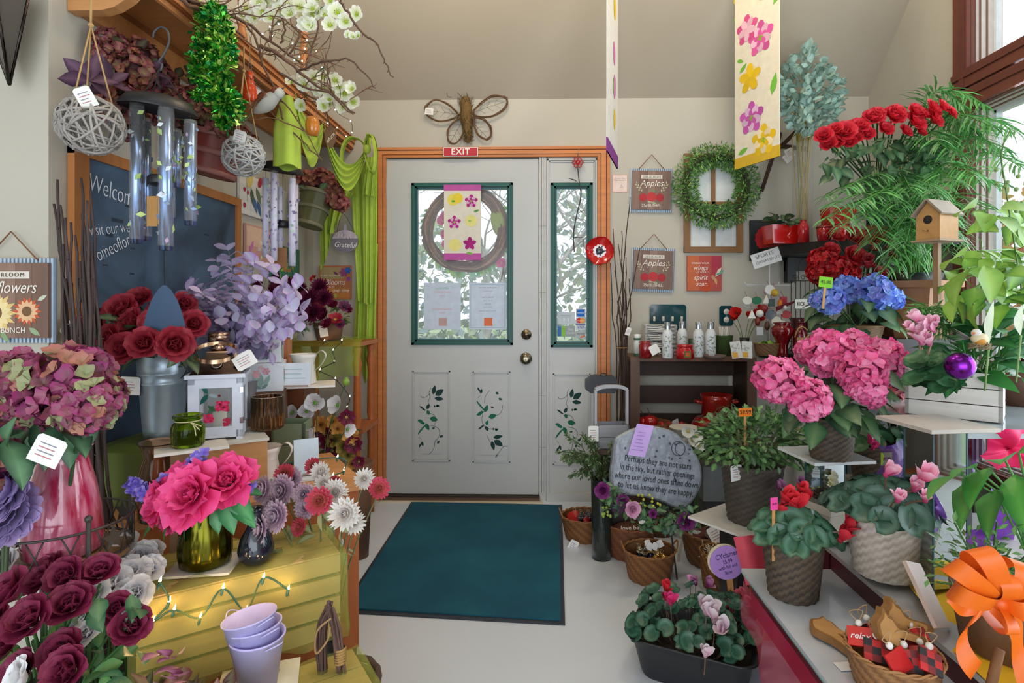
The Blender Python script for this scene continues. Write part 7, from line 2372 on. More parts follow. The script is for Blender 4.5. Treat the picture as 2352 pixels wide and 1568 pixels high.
r=thing('glass_vase','small clear glass vase of red poppies on the crate shelf','vase',b0)
mb=MB();mb.lathe([(.001,.002),(.025,.002),(.03,.02),(.022,.06),(.028,.1),(.026,.1),(.02,.06),(.027,.02),(.001,.008)],'#e8eef0',24);mb.build('glass','glass',r)
r=thing('poppy_bouquet','bright red poppies in the small glass vase on the crate shelf','bouquet',b0+Vector((0,0,.09)))
pr_=[popm('#a81410','#e8281c','#5a2a18',6,s,45,.3)for s in(71,72)]
BB=[(1692,722,.05),(1685,735,.036),(1735,725,.04),(1742,735,.036),(1720,728,.034),(1752,722,.034),(1740,712,.034)]
plf(r,pr_,'petal',[at(u,v,Y=3.18)-r.location for u,v,s in BB],[s for u,v,s in BB],'poppy_flower',[((u-1718)*.012,-.8,.6)for u,v,s in BB],rnd)
stems(r,[at(u,v+6,Y=3.18)-r.location for u,v,s in BB],(0,0,-.06),'#8a9a5a',.0022)
# things on the inner shelf of the crate
def in_crate(u,y=3.12):p=at(u,900,Y=y);return Vector((p.x,y,SHELFZ+.001))
r=thing('wicker_tray','shallow wicker tray of red apples and parts inside the crate shelf','tray',in_crate(1500,3.15))
mb=MB();mb.lathe([(.001,0),(.08,0),(.105,.04),(.1,.04),(.075,.01),(.001,.01)],'#8a5a38',40,wob=lambda i,j,a,z:.002*(-1)**j);mb.build('tray','wicker',r)
for k,(u,y,s,lab)in enumerate(((1479,3.12,.034,'left red ornamental apple in the wicker tray'),(1494,3.1,.04,'larger front red ornamental apple in the wicker tray'))):
 r=thing('red_apple',lab,'ornament',in_crate(u,y)+Vector((0,0,.012+s*.9)),0,'red apples in the crate shelf')
 mb=MB();mb.lathe([(.004,s*.62),(s*.4,s*.84),(s*.85,s*.6),(s,0),(s*.8,-s*.6),(s*.4,-s*.88),(.001,-s*.8)],'#a81418',28);mb.build('fruit','gloss',r)
 mb=MB();mb.tube(stk([(0,0,s*.6),(-.004,0,s*1.1),(-.018,0,s*1.9)],4),.0022,'#5a3a24',5);mb.build('stem','matte',r)
r=thing('wicker_tray','wicker tray of red dried pods behind the stepping stone','tray',in_crate(1545,3.1))
mb=MB();mb.lathe([(.001,0),(.07,0),(.095,.035),(.09,.035),(.001,.01)],'#7a4a30',36,wob=lambda i,j,a,z:.002*(-1)**j);mb.build('tray','wicker',r)
mb=MB()
for k in range(26):mb.ball((U(-.06,.06),U(-.05,.05),U(.012,.035)),.013,rnd.choice(['#a82028','#8a1a20','#b83a34']),7)
tag(mb.build('pods','satin',r),kind='stuff')
ptg(r,(.0,-.05,.07),(.3,-.4,.3),.04,.04,ink=False)
for(u,y,z,s,lab,hd)in((1645,3.12,.075,.085,'red enamel stock pot with handles stacked in the crate shelf',True),(1630,3.1,0,.1,'lower red glazed pot under the stock pot in the crate shelf',False)):
 r=thing('red_pot',lab,'pot',in_crate(u,y)+Vector((0,0,z)))
 mb=MB()
 h=.12 if hd else .074
 mb.lathe([(.001,0),(s*.8,0),(s*.92,.01),(s*.95,h*.8),(s*1.02,h),(s*.95,h),(s*.88,h*.7),(.001,.02)]if hd else[(.001,0),(s,0),(s*.95,h*.6),(s*.7,h),(.001,h)],'#8f1e16',36);mb.build('pot_body','gloss',r)
 if hd:
  for sg in(-1,1):
   mb=MB();mb.tube(stk([(sg*s*.95,-.02,h*.65),(sg*s*1.3,-.015,h*.7),(sg*s*1.3,.015,h*.7),(sg*s*.95,.02,h*.65)],4),.009,'#8f1e16',7);mb.build('handle','gloss',r)
  mb=MB()
  for a in(.3,2.0,4.2):leaf(mb,dirY((-.02,-s-.001,.06),(math.cos(a),0,math.sin(a)),PI),.04,.02,0,'#4a3a2c',fold=0)
  mb.build('leaf_relief','satin',r)
  # black sensor box and grey wooden carrier on a small stand
c=at(1381,882,d=3.0)
r=thing('wall_speaker','black faceted box with tiny red light mounted beside the door casing','speaker',c)
w,h=36/433,19/433
mb=MB();mb.prism([(-w,-h*.6),(-w*.7,-h),(w*.8,-h),(w,-h*.5),(w,h*.6),(w*.75,h),(-w*.6,h),(-w,h*.45)],-.03,.05,'#26272c');mb.build('housing','satin',r)
mb=MB();mb.ball((-w*.3,-.031,-.003),.0025,'#ff2a2a',8);o=mb.build('indicator_light','gloss',r)
mb=MB();mb.lathe([(.02,0),(.022,.006),(.012,.014)],'#4a4238',18,TR((.01,.0,h)));mb.bb(-.01,.015,.04,D-c.y-.03,-.01,.01,'#3a3a3a');mb.build('bracket','satin',r)
b0=at(1400,1028,d=2.75)
r=thing('box_stand','small dark wooden stand under the grey wooden carrier','display stand',(b0.x+.01,b0.y+.02,0))
mb=MB();mb.bb(-.085,.1,-.07,.07,b0.z-.02,b0.z-.001,'#5a4238');mb.bb(-.07,.08,-.05,.05,0,b0.z-.02,'#3a2c28');mb.build('stand','wood',r)
r=thing('wooden_carrier','grey whitewashed wooden box with a tall arched handle','carrier',(b0.x+.01,b0.y+.02,b0.z),.1)
GC='#8c8c90'
mb=MB();w,dp,h=.078,.05,.115
for bx in((-w,w,-dp,-dp+.008),(-w,w,dp-.008,dp),(-w,-w+.008,-dp,dp),(w-.008,w,-dp,dp)):mb.bb(*bx,0,h*.49,varc(GC,.12));mb.bb(*bx,h*.51,h,varc(GC,.12))
mb.bb(-w,w,-dp,dp,0,.006,'#55555a');mb.build('box_sides','wood',r)
mb=MB()
H2=.28
for sx in(-1,1):mb.bb(sx*w-.006,sx*w+.006,-.012,.012,.03,H2,'#a4a4a8')
mb.build('handle_posts','woodz',r)
mb=MB();P=stk([(-w,0,H2),(-w*.5,0,H2+.014),(w*.5,0,H2+.014),(w,0,H2)],4)
for i in range(len(P)-1):a,b=P[i],P[i+1];mb.box((a+b)/2,((b-a).length*1.05,.026,.016),'#acacb0',(0,-math.atan2(b.z-a.z,b.x-a.x),0))
mb.build('handle_bar','wood',r)
ptg(r,(-w-.02,-dp-.004,h),(0,0,0),.05,.075)
# boxwood stems in a clear vase
b0=at(1382,1168,d=2.62)
r=thing('glass_cylinder','clear glass vase holding boxwood stems left of the stepping stone','vase',(b0.x,b0.y,.001))
vzt=at(1382,1098,d=2.62).z
mb=MB();mb.lathe([(.001,0),(.045,0),(.05,vzt),(.047,vzt),(.042,.01),(.001,.01)],'#c8d8cc',28);mb.build('glass','glass',r)
r=thing('boxwood_bunch','loose dark green boxwood stems leaning out left of the grey carrier','bouquet',(b0.x,b0.y,vzt))
mb=MB();ms=MB();rr=random.Random(15)
for k in range(26):
 u,v=rr.uniform(1290,1415),rr.uniform(1000,1110)
 if k<6:u,v=[(1285,1037),(1303,1003),(1340,1002),(1295,1055),(1335,1090),(1310,1060)][k]
 tip=at(u,v,d=rr.uniform(2.5,2.75))-r.location
 P=stk([Vector((0,0,-.12)),tip*.5+Vector((0,0,.03)),tip],7)
 ms.tube(P,.002,'#5a5a34',4,cap=False)
 for q_ in P[5:]:
  for _ in range(5):
   leaf(mb,dirY(q_+rdir(-1,1,rr)*.008,(P[-1]-P[-4]).normalized()+rdir(-1,1,rr)*1.0,rr.uniform(-1,1)),.024,.01,.3,rr.choice(['#2f4f2c','#3f6038','#4a7040','#263f26']),nl=2,r=rr)
mb.build('foliage','leaf',r);ms.build('stems','leaf',r)
# ---- stepping stone on an easel
sc_=at(1507,1070,d=2.42)
r=thing('stepping_stone','grey metallic engraved stepping stone with lavender price slip on an easel','plaque',sc_,(RAD(-12),RAD(9),.12))
ks=2.42/1300
prof=[(-106,0),(-104,45),(-88,62),(-60,78),(-20,88),(28,84),(60,66),(88,42),(104,12),(108,-20),(98,-50),(80,-78),(58,-86),(10,-74),(-40,-70),(-92,-72),(-106,-40)]
prof=[(p.x,p.z)for p in stk([(x*ks,0,z*ks)for x,z in prof+[prof[0]]],3)[:-1]][::-1]
n=len(prof)
mb=MB()
vs=[(x*.95,-.02,z*.95)for x,z in prof]+[(x,-.012,z)for x,z in prof]+[(x,.012,z)for x,z in prof]
fs=[tuple(reversed(range(n))),tuple(range(2*n,3*n))]+[(i+k*n,i+k*n+n,(i+1)%n+k*n+n,(i+1)%n+k*n)for i in range(n)for k in(0,1)]
mb.add(vs,fs,'#9da3ad',None,True)
mb.build('stone_slab','stone',r)
for i,s in enumerate(('Perhaps they are not stars','in the sky, but rather openings','where our loved ones shine down','to let us know they are happy.')):
 text(s,.037,'#2a2e34',r,(.0,-.0212,.016-.036*i),sx=.75-.03*(i>0),lh=1,name='engraved_lettering',ex=.0008)
mb=MB()
for k in range(26):
 x,z,s=U(-.15,.15),U(.035,.13),U(.003,.009)
 if abs(x)>.13 and z>.09 or(-.13<x<-.02):continue
 mb.prism([(x+s*(1 if i%2==0 else .4)*math.sin(PI*i/5),z+s*(1 if i%2==0 else .4)*math.cos(PI*i/5))for i in range(10)],-.0218,-.019,'#3f444b')
mb.tube([(.085+.03*math.cos(a),-.0205,.085+.03*math.sin(a))for a in[2*PI*i/24 for i in range(25)]],.0018,'#3f444b',4)
mb.tube([(.085+.022*math.cos(a)+.008,-.0205,.085+.026*math.sin(a))for a in[1.2+3.6*i/14 for i in range(15)]],.0016,'#3f444b',4)
mb.build('engraved_stars','matte',r)
mb=MB()
mb.patch(lambda a,b:(-.085+.075*(b-.5)-.03*(a-.5),-.0235-.004*math.sin(a*2),.165-.135*a),8,3,'#c3a4e0');mb.build('price_slip','paper',r)
mb=MB()
for k in range(6):mb.bb(-.1-.004*k,-.1+U(.02,.035),-.0285,-.028,.13-.015*k,.1315-.015*k,'#8a6ab0')
mb.build('slip_writing','paper',r)
r=thing('display_easel','thin dark metal easel standing on the floor under the stone','easel',(sc_.x,sc_.y,0))
eq=lambda u,v,y:at(u,v,Y=y)-Vector((sc_.x,sc_.y,0))
mb=MB()
for(a,b)in(((1415,1090),(1367,1262)),((1530,1130),(1555,1330))):
 p1=at(b[0],b[1],Z=.004);p0=at(a[0],a[1],Y=sc_.y-.03)
 mb.tube([p0-Vector((sc_.x,sc_.y,0)),p1-Vector((sc_.x,sc_.y,0))],.004,'#34363a',6)
 mb.tube([at(a[0],a[1]+55,Y=sc_.y-.02)-Vector((sc_.x,sc_.y,0)),at(a[0],a[1]+52,Y=sc_.y-.06)-Vector((sc_.x,sc_.y,0)),at(a[0],a[1]+35,Y=sc_.y-.065)-Vector((sc_.x,sc_.y,0))],.003,'#34363a',6)
mb.tube([(0,.03,.62),(.04,.28,.003)],.004,'#34363a',6);mb.tube([(0,.03,.62),(-.12,-.02,.42)],.004,'#34363a',6);mb.tube([(0,.03,.62),(.08,-.02,.42)],.004,'#34363a',6)
mb.tube([eq(1400,1150,sc_.y-.03),eq(1545,1185,sc_.y-.03)],.004,'#34363a',6)
mb.build('easel_frame','satin',r)
# floral swag under the stone
r=thing('flower_garland','purple rose and ivy garland hung across the easel under the stone','garland',(sc_.x,sc_.y-.09,.32))
mb=MB();rr=random.Random(19)
for k in range(190):
 t=rr.random();u=1385+210*t;v=1128+50*t+34*math.sin(PI*t)+rr.uniform(-26,30)
 leaf(mb,dirY(at(u,v,Y=sc_.y-rr.uniform(.06,.15))-r.location,(rr.uniform(-1,1),-.5,rr.uniform(-.8,.8)),rr.uniform(-1,1)),rr.uniform(.025,.045),.026,.4,rr.choice(['#2a5a3c','#3a7048','#24483a','#5a8a50','#3a6a60']),r=rr)
mb.build('ivy_leaves','leaf',r)
rp_=[rose_mesh('#4a0a48','#8a2a7a',s,1.2)for s in(31,32)];rpk=[rose_mesh('#c05a98','#e8b0cc',33,1.0)]
plf(r,rp_,'petal',[at(u,v,Y=sc_.y-.14)-r.location for u,v in((1385,1125),(1575,1197),(1432,1150),(1500,1180))],[.034,.036,.026,.018],'purple_rose',[(-.2,-1,.3)]*4,rr)
plf(r,rpk,'petal',[at(1452,1168,Y=sc_.y-.16)-r.location],.034,'pink_rose',[(0,-1,.2)],rr)
mb=MB()
for k in range(14):mb.ball(at(1470+U(-30,50),1148+U(-12,14),Y=sc_.y-.14)-r.location,.006,'#c8c850',6)
for k in range(10):mb.ball(at(1395+U(-12,12),1175+U(-12,14),Y=sc_.y-.14)-r.location,.006,'#a8c050',6)
mb.build('yellow_buds','petal',r)
mb=MB()
mb.patch(lambda a,b:at(1395+70*a+8*b,1130+42*b+20*a+6*math.sin(9*a),Y=sc_.y-.13-.012*math.sin(a*12+b*4))-r.location,14,8,'#5a2a5a');mb.patch(lambda a,b:at(1560+8*b+6*math.sin(5*a),1200+90*a,Y=sc_.y-.1+.01*math.sin(b*9))-r.location,10,4,'#4a2248')
mb.build('sheer_ribbon','tulle',r)
# ---- wicker baskets of ornaments on the floor
def fbasket(label,u,vbot,wpx,h,col='#9a6638',sx=1.1,k=.78,hd=True):
 p=at(u,vbot,Z=0)
 d=p.y;R_=wpx*d/1300/2/sx
 p=at(u,vbot,Z=0);loc=Vector((p.x*(1+R_*k/p.y),p.y+R_*k,0))
 r=thing('wicker_basket',label,'basket',loc,rnd.uniform(-.3,.3),'wicker ornament baskets on the floor')
 wkb(r,R_,h,col,sx,hd,k)
 return r,R_
def ornaments(bk,R_,h,specs,grp,nm='ornament'):
 for(x,y,z,s,c,mat,shape,lab)in specs:
  r=thing(nm,lab,'ornament',(bk.location.x+x*R_,bk.location.y+y*R_,h*.55+z),U(-1,1),grp)
  mb=MB()
  if shape=='ball':mb.ball((0,0,0),s,c,14)
  elif shape=='bell':mb.lathe([(s,-s*.6),(s*.8,-s*.2),(s*.5,s*.6),(s*.15,s*.8),(.001,s*.8)],c,18,TR(rot=(U(-.8,.8),U(-.8,.8),0)))
  elif shape=='block':mb.box((0,0,0),(s*2.2,s*.5,s*1.6),c,(U(-.6,.6),U(-.6,.6),0))
  elif shape=='heart':mb.prism([(s*.07*16*math.sin(t)**3,s*.07*(13*math.cos(t)-5*math.cos(2*t)-2*math.cos(3*t)-math.cos(4*t)))for t in[-2*PI*i/24 for i in range(24)]],-.005,.005,c,TR(rot=(-1.1,U(-.5,.5),0)))
  mb.build('ornament_body',mat,r)
  mb=MB();mb.tube(stk([(0,0,s*.8),(.004,0,s*1.3),(-.01,-.01,s*1.6),(0,0,s*.8)],3),.0009,'#c8b890',4);mb.build('hanging_loop','matte',r)
bk,R_=fbasket('wicker basket of red and black plaid ornaments nearest the door mat',1342,1250,107,.115)
G='ornaments in the basket by the door mat'
ornaments(bk,R_,.115,[(-.45,-.1,.02,.045,'#c01818','satin','heart','red heart ornament at the left of the basket by the mat'),(-.4,.35,.03,.03,'#c83028','satin','ball','round red ornament behind the red heart ornament')]+[(.05+.25*math.cos(k*1.1),.3*math.sin(k*1.7),.02+.01*(k%3),.02,['#16161c','#b01820','#2a2a30'][k%3],'metal' if k%3==0 else 'gloss','ball' if k%2 else 'bell','small shiny red or black ornament in the middle of the basket by the mat')for k in range(12)],G)
ptg(bk,(-R_*.6,-R_*1.02,.03),(.1,.5,0),.045,.05)
bk,R_=fbasket('wicker basket with a dark wooden love heart behind the front basket',1446,1292,118,.15,'#8a5230')
r=thing('wooden_heart','dark wooden heart lettered love in the basket under the garland','ornament',(bk.location.x,bk.location.y-.01,.125),.1)
mb=MB();mb.ball((0,0,0),.075,'#5a3626',18,sc=(1.15,.8,.35));mb.build('wood_shape','wood',r)
text('love bark',.03,'#e8e0d4',r,(0,-.045,.022),(.6,0,0),shear=.2)
mb=MB()
for dx in(0,.022):
 for(x,z)in((-.006,.006),(0,.009),(.006,.006),(0,-.002)):mb.ball((.04+dx+x,-.025+z*.7,.028),.003 if z>0 else .005,'#e8e0d4',6)
mb.build('paw_marks','matte',r)
ornaments(bk,R_,.15,[(.6,-.1,.03,.03,'#8a1820','satin','ball','dark red ball ornament at the right of the love heart basket')],None)
ptg(bk,(R_*.5,-R_*.3,.19),(-.4,-.5,0),.03,.032,ink=False);ptg(bk,(R_*.3,-R_*.1,.21),(-.2,.5,0),.03,.035,ink=False)
bk,R_=fbasket('front wicker basket of gold and silver bells with white tags',1491,1347,120,.125,'#a06a3a')
for k in range(16):
 a=k*2.4;q_=.62*math.sqrt(k/16)
 ornaments(bk,R_,.125,[(q_*math.cos(a),q_*math.sin(a),.03,.019,['#c8904a','#8a8a94','#2a2c3a','#d8b070','#c8b8a0'][k%5],'metal','bell' if k%2 else 'ball','metallic bell ornament with white tag in the front basket')],'bells in the front floor basket')
for k in range(4):ptg(bk,(R_*U(-.6,.6),R_*U(-.7,.3),.155),(U(-.9,-.3),U(-.8,.8),0),.026,.03,ink=False)
bk,R_=fbasket('wicker basket of dark wooden ornaments behind the cyclamen price sign',1634,1312,138,.14,'#8a5c34',hd=False)
ornaments(bk,R_,.14,[(.6*math.cos(k*2.1),.5*math.sin(k*2.1),.03,.03,['#5a3028','#6a3a34','#4a2a24'][k%3],'satin','block','dark brown wooden block ornament in the basket behind the price sign')for k in range(9)],'wooden ornaments behind the price sign')
mb=MB();mb.tube(stk([(-.03,0,.15),(.03,-.02,.2),(.09,0,.2),(.1,.03,.15)],5),.0025,'#b89868',5);mb.build('rope_loop','matte',bk)
ptg(bk,(.0,-R_*.9,.2),(-.5,-.6,0),.06,.07)
bk,R_=fbasket('small wicker basket of shredded paper half hidden by the cyclamen sign',1650,1362,86,.15,'#a87038',hd=False)
mb=MB()
for k in range(160):p=Vector((U(-1,1)*R_*.8,U(-1,1)*R_*.7,.12+U(0,.03)));mb.tube([p,p+rdir(-.3,1)*.03],.0012,'#e8dcc0',3)
tag(mb.build('paper_shred','paper',bk),kind='stuff')
bk,R_=fbasket('low dark wicker basket in shade at the back under the garland',1515,1235,70,.1,'#6a4630',hd=False)
r=thing('white_candle_holder','white scalloped ceramic stand above the stepping stone','candle holder',(at(1570,1010,d=2.9).x,2.9,0))
zt_=at(1570,978,d=2.9).z
mb=MB();mb.lathe([(.001,0),(.06,0),(.05,.05),(.02,.1),(.018,zt_-.1),(.03,zt_-.05),(.07,zt_-.008),(.075,zt_),(.07,zt_),(.001,zt_-.01)],'#dcd8cc',30,wob=lambda i,j,a,z:.004*math.cos(a*8)if z>zt_-.03 else 0);mb.build('stand','satin',r)
r=thing('orchid_spray','white silk orchids right of the stepping stone top','bouquet',(at(1600,1060,d=2.7).x,2.7,.0))
wo=[popm('#e8e4c8','#f0f0ee','#d8c850',5,s,15,.2)for s in(81,82)]
BB=[(1590,1010,.035),(1605,1022,.03),(1580,990,.03),(1600,1000,.03),(1575,1015,.025),(1818,960,.025),(1830,985,.025)]
plf(r,wo,'petal',[at(u,v,d=2.62)-r.location for u,v,s in BB],[s for*_,s in BB],'orchid_flower',[(0,-1,.2)]*7,rnd)
stems(r,[at(u,v,d=2.63)-r.location for u,v,s in BB[:5]],(0,0,.02),'#5a7a4a',.003)
mb=MB();mb.lathe([(.001,0),(.05,0),(.06,.12),(.05,.12),(.001,.1)],'#c8ccd0',24);mb.build('pot','satin',r)
# ================================================================== right side of the shop
Z0,Z1,Z3=.40,.465,.845
xe0=at(1703,1305,Z=Z0).x;ye0=at(1703,1305,Z=Z0).y
xe1=.83
r=thing('display_table','low white marble topped table at the bottom right with red sides','table',(0,0,0))
mb=MB();mb.bb(xe0,1.9,.35,ye0,Z0-.008,Z0,'#c3c8d0');o=mb.build('marble_top','gloss',r)
mb=MB();mb.bb(xe0-.001,1.9,.349,ye0+.001,Z0-.012,Z0-.008,'#7fb0a8');mb.build('glass_edge','gloss',r)
mb=MB();mb.bb(xe0+.02,1.88,.38,ye0-.02,.29,Z0-.012,'#7a1c28');mb.build('apron','satin',r)
mb=MB();mb.bb(xe0+.3,1.8,.6,ye0-.25,0,.29,'#3a1418');mb.build('base','satin',r)
r=thing('table_skirt','hot pink sheer cloth hanging along the left side of the low table','cloth',(xe0,1.0,Z0))
mb=MB();mb.patch(lambda a,b:(-.012-.13*a*b-.012*math.sin(b*26+a*3)*a,.62-1.25*b,-.012-(.12+.12*b)*a),16,50,'#d8305c',None,lambda a,b:mixc('#e03a68','#b81e44',.5+.5*math.sin(b*26+a*3)))
mb.build('sheer_cloth','cello',r)
r=thing('display_riser','grey topped dark red step standing on the low table','riser',(0,0,0))
mb=MB();mb.bb(xe1,1.9,.4,1.95,Z1-.012,Z1,'#a8a4a0');mb.build('top','satin',r)
mb=MB();mb.bb(xe1+.01,1.88,.42,ye0-.0,Z0+.001,Z1-.012,'#4a1418');mb.bb(xe1+.01,1.88,ye0+.01,1.93,0,Z1-.012,'#4a1418');mb.build('base','satin',r)
r=thing('yellow_cloth','bright yellow cloth lying along the edge of the raised step','cloth',(0,0,Z1+.002))
def yc(a,b):
 y=1.78-1.3*a
 x=xe1+.05+.05*math.sin(a*9)+(.22+.08*math.sin(a*5))*b
 return(x,y,.006+.006*math.sin(a*40+b*5)+.008*math.sin(b*13+a*9))
mb=MB();mb.patch(yc,60,12,'#e8b41c');mb.build('cloth','cloth',r)
r=thing('display_table','high glass shelf stand by the window carrying the white planter box','table',(0,0,0))
mb=MB();mb.bb(1.07,1.92,1.45,2.15,Z3-.012,Z3,'#a8b4b8');mb.build('top','gloss',r)
for x,y in((1.1,1.5),(1.88,1.5),(1.1,2.1),(1.88,2.1)):
 mb=MB();mb.bb(x-.012,x+.012,y-.012,y+.012,(Z1 if y<1.9 else 0)+.001,Z3-.012,'#6a7074');mb.build('leg','metal',r)
 # ---- cyclamen and other potted plants
def lst(root,p,s,col,ang=0,w=.05,h=.035,size=.016,ink='#3a3a2a',L=.09,tilt=0):
 o=thing('price_stick',None,None)
 mb=MB();mb.box((0,.002,-L/2),(.009,.002,L),'#c8945a');me=mb.build('wooden_stick','wood',root,p,(0,tilt,ang))
 mb=MB();mb.box((0,0,h*.3),(w,.0015,h),col);mb.build('price_card','paper',me)
 text(s,size,ink,me,(0,-.0016,h*.3),name='price')
 bpy.data.objects.remove(o)
def cyclamen(label,u,v,Z,wpx,hpot,potc,flowers,n=30,lr=.03,spread=1.25,rise=.055,seed=0,k=.78,rows=11,cols=('#1e5232','#64907a'),fs=.026,dome=1.0):
 p=at(u,v,Z=Z+.001)if isinstance(u,(int,float))else u
 R_=wpx*p.y/1300/2
 r=thing('potted_cyclamen',label,'potted plant',(p.x,p.y+R_*.8,Z+.001))
 wvp(r,R_*k,R_,hpot,*potc,rows=rows)
 soil(r,R_*.9,hpot*.88)
 mb=MB();ms=MB();rr=random.Random(seed+40)
 for i in range(n):
  q_=math.sqrt((i+.5)/n)*R_*spread
  a=i*2.4
  z=hpot+rise*(1-(q_/(R_*spread))**2)*dome+rr.uniform(-.008,.012)
  d=Vector((math.cos(a)*q_/R_*.9,math.sin(a)*q_/R_*.9-.35,1))
  rlf(mb,dirT((q_*math.cos(a),q_*math.sin(a),z),d,a+PI/2+rr.uniform(-.4,.4)),lr*rr.uniform(.85,1.2),cols[0],cols[1])
  ms.tube([(q_*.3*math.cos(a),q_*.3*math.sin(a),hpot*.9),(q_*math.cos(a),q_*math.sin(a),z)],.0018,'#6a4a3a',4,cap=False)
 mb.build('leaves','leaf',r);
 P=[at(f[0],f[1],d=f[2])-r.location for f in flowers]
 for q_ in P:ms.tube(stk([(q_.x*.2,q_.y*.2,hpot*.9),q_*.6+Vector((0,0,hpot*.4)),q_],4),.0022,'#8a6a5a',5,cap=False)
 ms.build('stems','leaf',r)
 for f,q_ in zip(flowers,P):
  plf(r,cyc_mesh(f[3],f[4],len(flowers)%3),'petal',[q_],f[5]if len(f)>5 else fs,'cyclamen_flower',[(rr.uniform(-.3,.3),-.35,1)],rr)
 return r,R_
DK=('#6a5a48','#2a2320');WW=('#e2dad0','#a89a8a')
RED=('#c81c30','#ee3a48');PNK=('#d83a80','#f6c8dc');HOT=('#d81868','#ee4a90');SAL=('#d84a60','#f47a88');WHT=('#e8b8cc','#f4ecf2');MAG=('#a01878','#e8a8d8')
r,R_=cyclamen('red cyclamen in a dark brown woven pot on the low marble table',1846,1392,Z0,140,.16,DK,[(1800,1150,1.5,*RED,.04),(1822,1165,1.5,*RED,.045),(1850,1150,1.52,*RED,.032),(1790,1180,1.5,*RED,.032),(1930,1240,1.45,*RED,.036),(1945,1222,1.45,*RED,.038),(1835,1130,1.52,*RED,.03)],30,.035,1.2,.05,1,rows=13)
lst(r,at(1778,1165,d=1.47)-r.location,'16.99','#ee4aa0',.3,.022,.032,.007,'#8a2060',.14)
r,R_=cyclamen('pink and white cyclamen in a large whitewashed woven pot on the yellow cloth',2072,1345,Z1+.014,168,.165,WW,[(2035,1090,1.36,*PNK,.032),(2115,1105,1.33,'#e02a78','#f8c8dc',.044),(2062,1150,1.28,*PNK,.026),(2125,1150,1.28,*PNK,.025),(2100,1125,1.33,*PNK,.028)],44,.036,1.4,.055,2,rows=13,cols=('#1a4630','#5a8070'))
r,R_=cyclamen('magenta edged cyclamen in a small whitewashed pot behind the red cyclamen',1778,1262,.30,86,.14,WW,[(1788,1120,1.95,*MAG,.03),(1835,1115,1.95,*MAG,.032)],18,.03,1.3,.05,3)
r2=thing('wooden_block','low wooden block with pink tissue under the small whitewashed cyclamen pot','riser',(r.location.x,r.location.y,0))
mb=MB();mb.bb(-.1,.1,-.09,.1,0,.299,'#b07040');mb.build('block','wood',r2)
a=at(1728,1262,d=1.9)
r2=thing('tissue_paper','coral pink tissue paper hanging over the block behind the price sign','paper',a)
mb=MB();mb.patch(lambda s,t:(-.07+.15*s+.02*t,-.02-.015*math.sin(s*8)-.06*t,.05+.01*math.sin(s*6)-.13*t),18,8,'#ee5a70');mb.build('sheet','paperlit',r2)
r,R_=cyclamen('dark woven pot with hot pink cyclamen beside the purple cellophane',2040,1118,.565,120,.13,DK,[(1998,1015,1.85,*HOT,.035),(1965,990,1.9,*HOT,.028),(2005,1030,1.84,*HOT,.025)],14,.03,1.2,.04,4,cols=('#2f6a40','#5a8a5a'))
lst(r,at(2036,1062,d=1.78)-r.location,'28.99','#a8cc3a',.25,.042,.04,.013,'#8a3a1a',.09)
r2=thing('display_riser','hidden grey riser under the dark pot with purple cellophane','riser',(r.location.x,r.location.y,Z1+.001))
mb=MB();mb.bb(-.08,.08,-.08,.08,0,.098,'#8a8680');mb.build('riser','satin',r2)
a=at(2060,1060,d=1.74)
r2=thing('purple_cellophane','purple cellophane wrap standing between the dark pot and the mirrored pedestal','wrapping',a)
mb=MB();mb.patch(lambda s,t:(-.06+.13*s+.02*math.sin(t*5),-.02*math.sin(s*7)-.01*t,.05+.02*s-.15*t*(1-.35*abs(s-.6))),16,10,'#7a48b8');mb.build('sheet','cello',r2)
# ---- mirrored pedestals with tiles
def mirror_ped(label,p,z0,z1,w,tile,rot,c='#ddd8cf'):
 r=thing('mirrored_pedestal',label,'pedestal',(p[0],p[1],z0),rot)
 h=z1-z0-.01
 mb=MB();mb.bb(-w,w,-w,w,0,h,'#c8d4d8');mb.build('mirror_sides','mirror',r)
 mb=MB()
 for sx in(-1,1):
  for sy in(-1,1):mb.bb(sx*w-.0015,sx*w+.0015,sy*w-.0015,sy*w+.0015,0,h,'#2f5a66')
 mb.build('glass_edges','satin',r)
 mb=MB();mb.bb(-tile,tile,-tile,tile,h,h+.009,c);mb.build('tile_top','satin',r)
p=at(2152,990,Z=.88)+Vector((.073,.114,0))
mirror_ped('tall mirrored pedestal with a grey tile top, right of the large white pot',(p.x,p.y),Z1+.02,.88,.045,.09,RAD(8),'#b8b0a8')
p=at(1905,1042,Z=.70)
mirror_ped('mirrored pedestal with a white tile under the pink hydrangea',(p.x-.01,p.y+.01),Z1+.002,.70,.04,.1,RAD(8),'#dfe2e4')
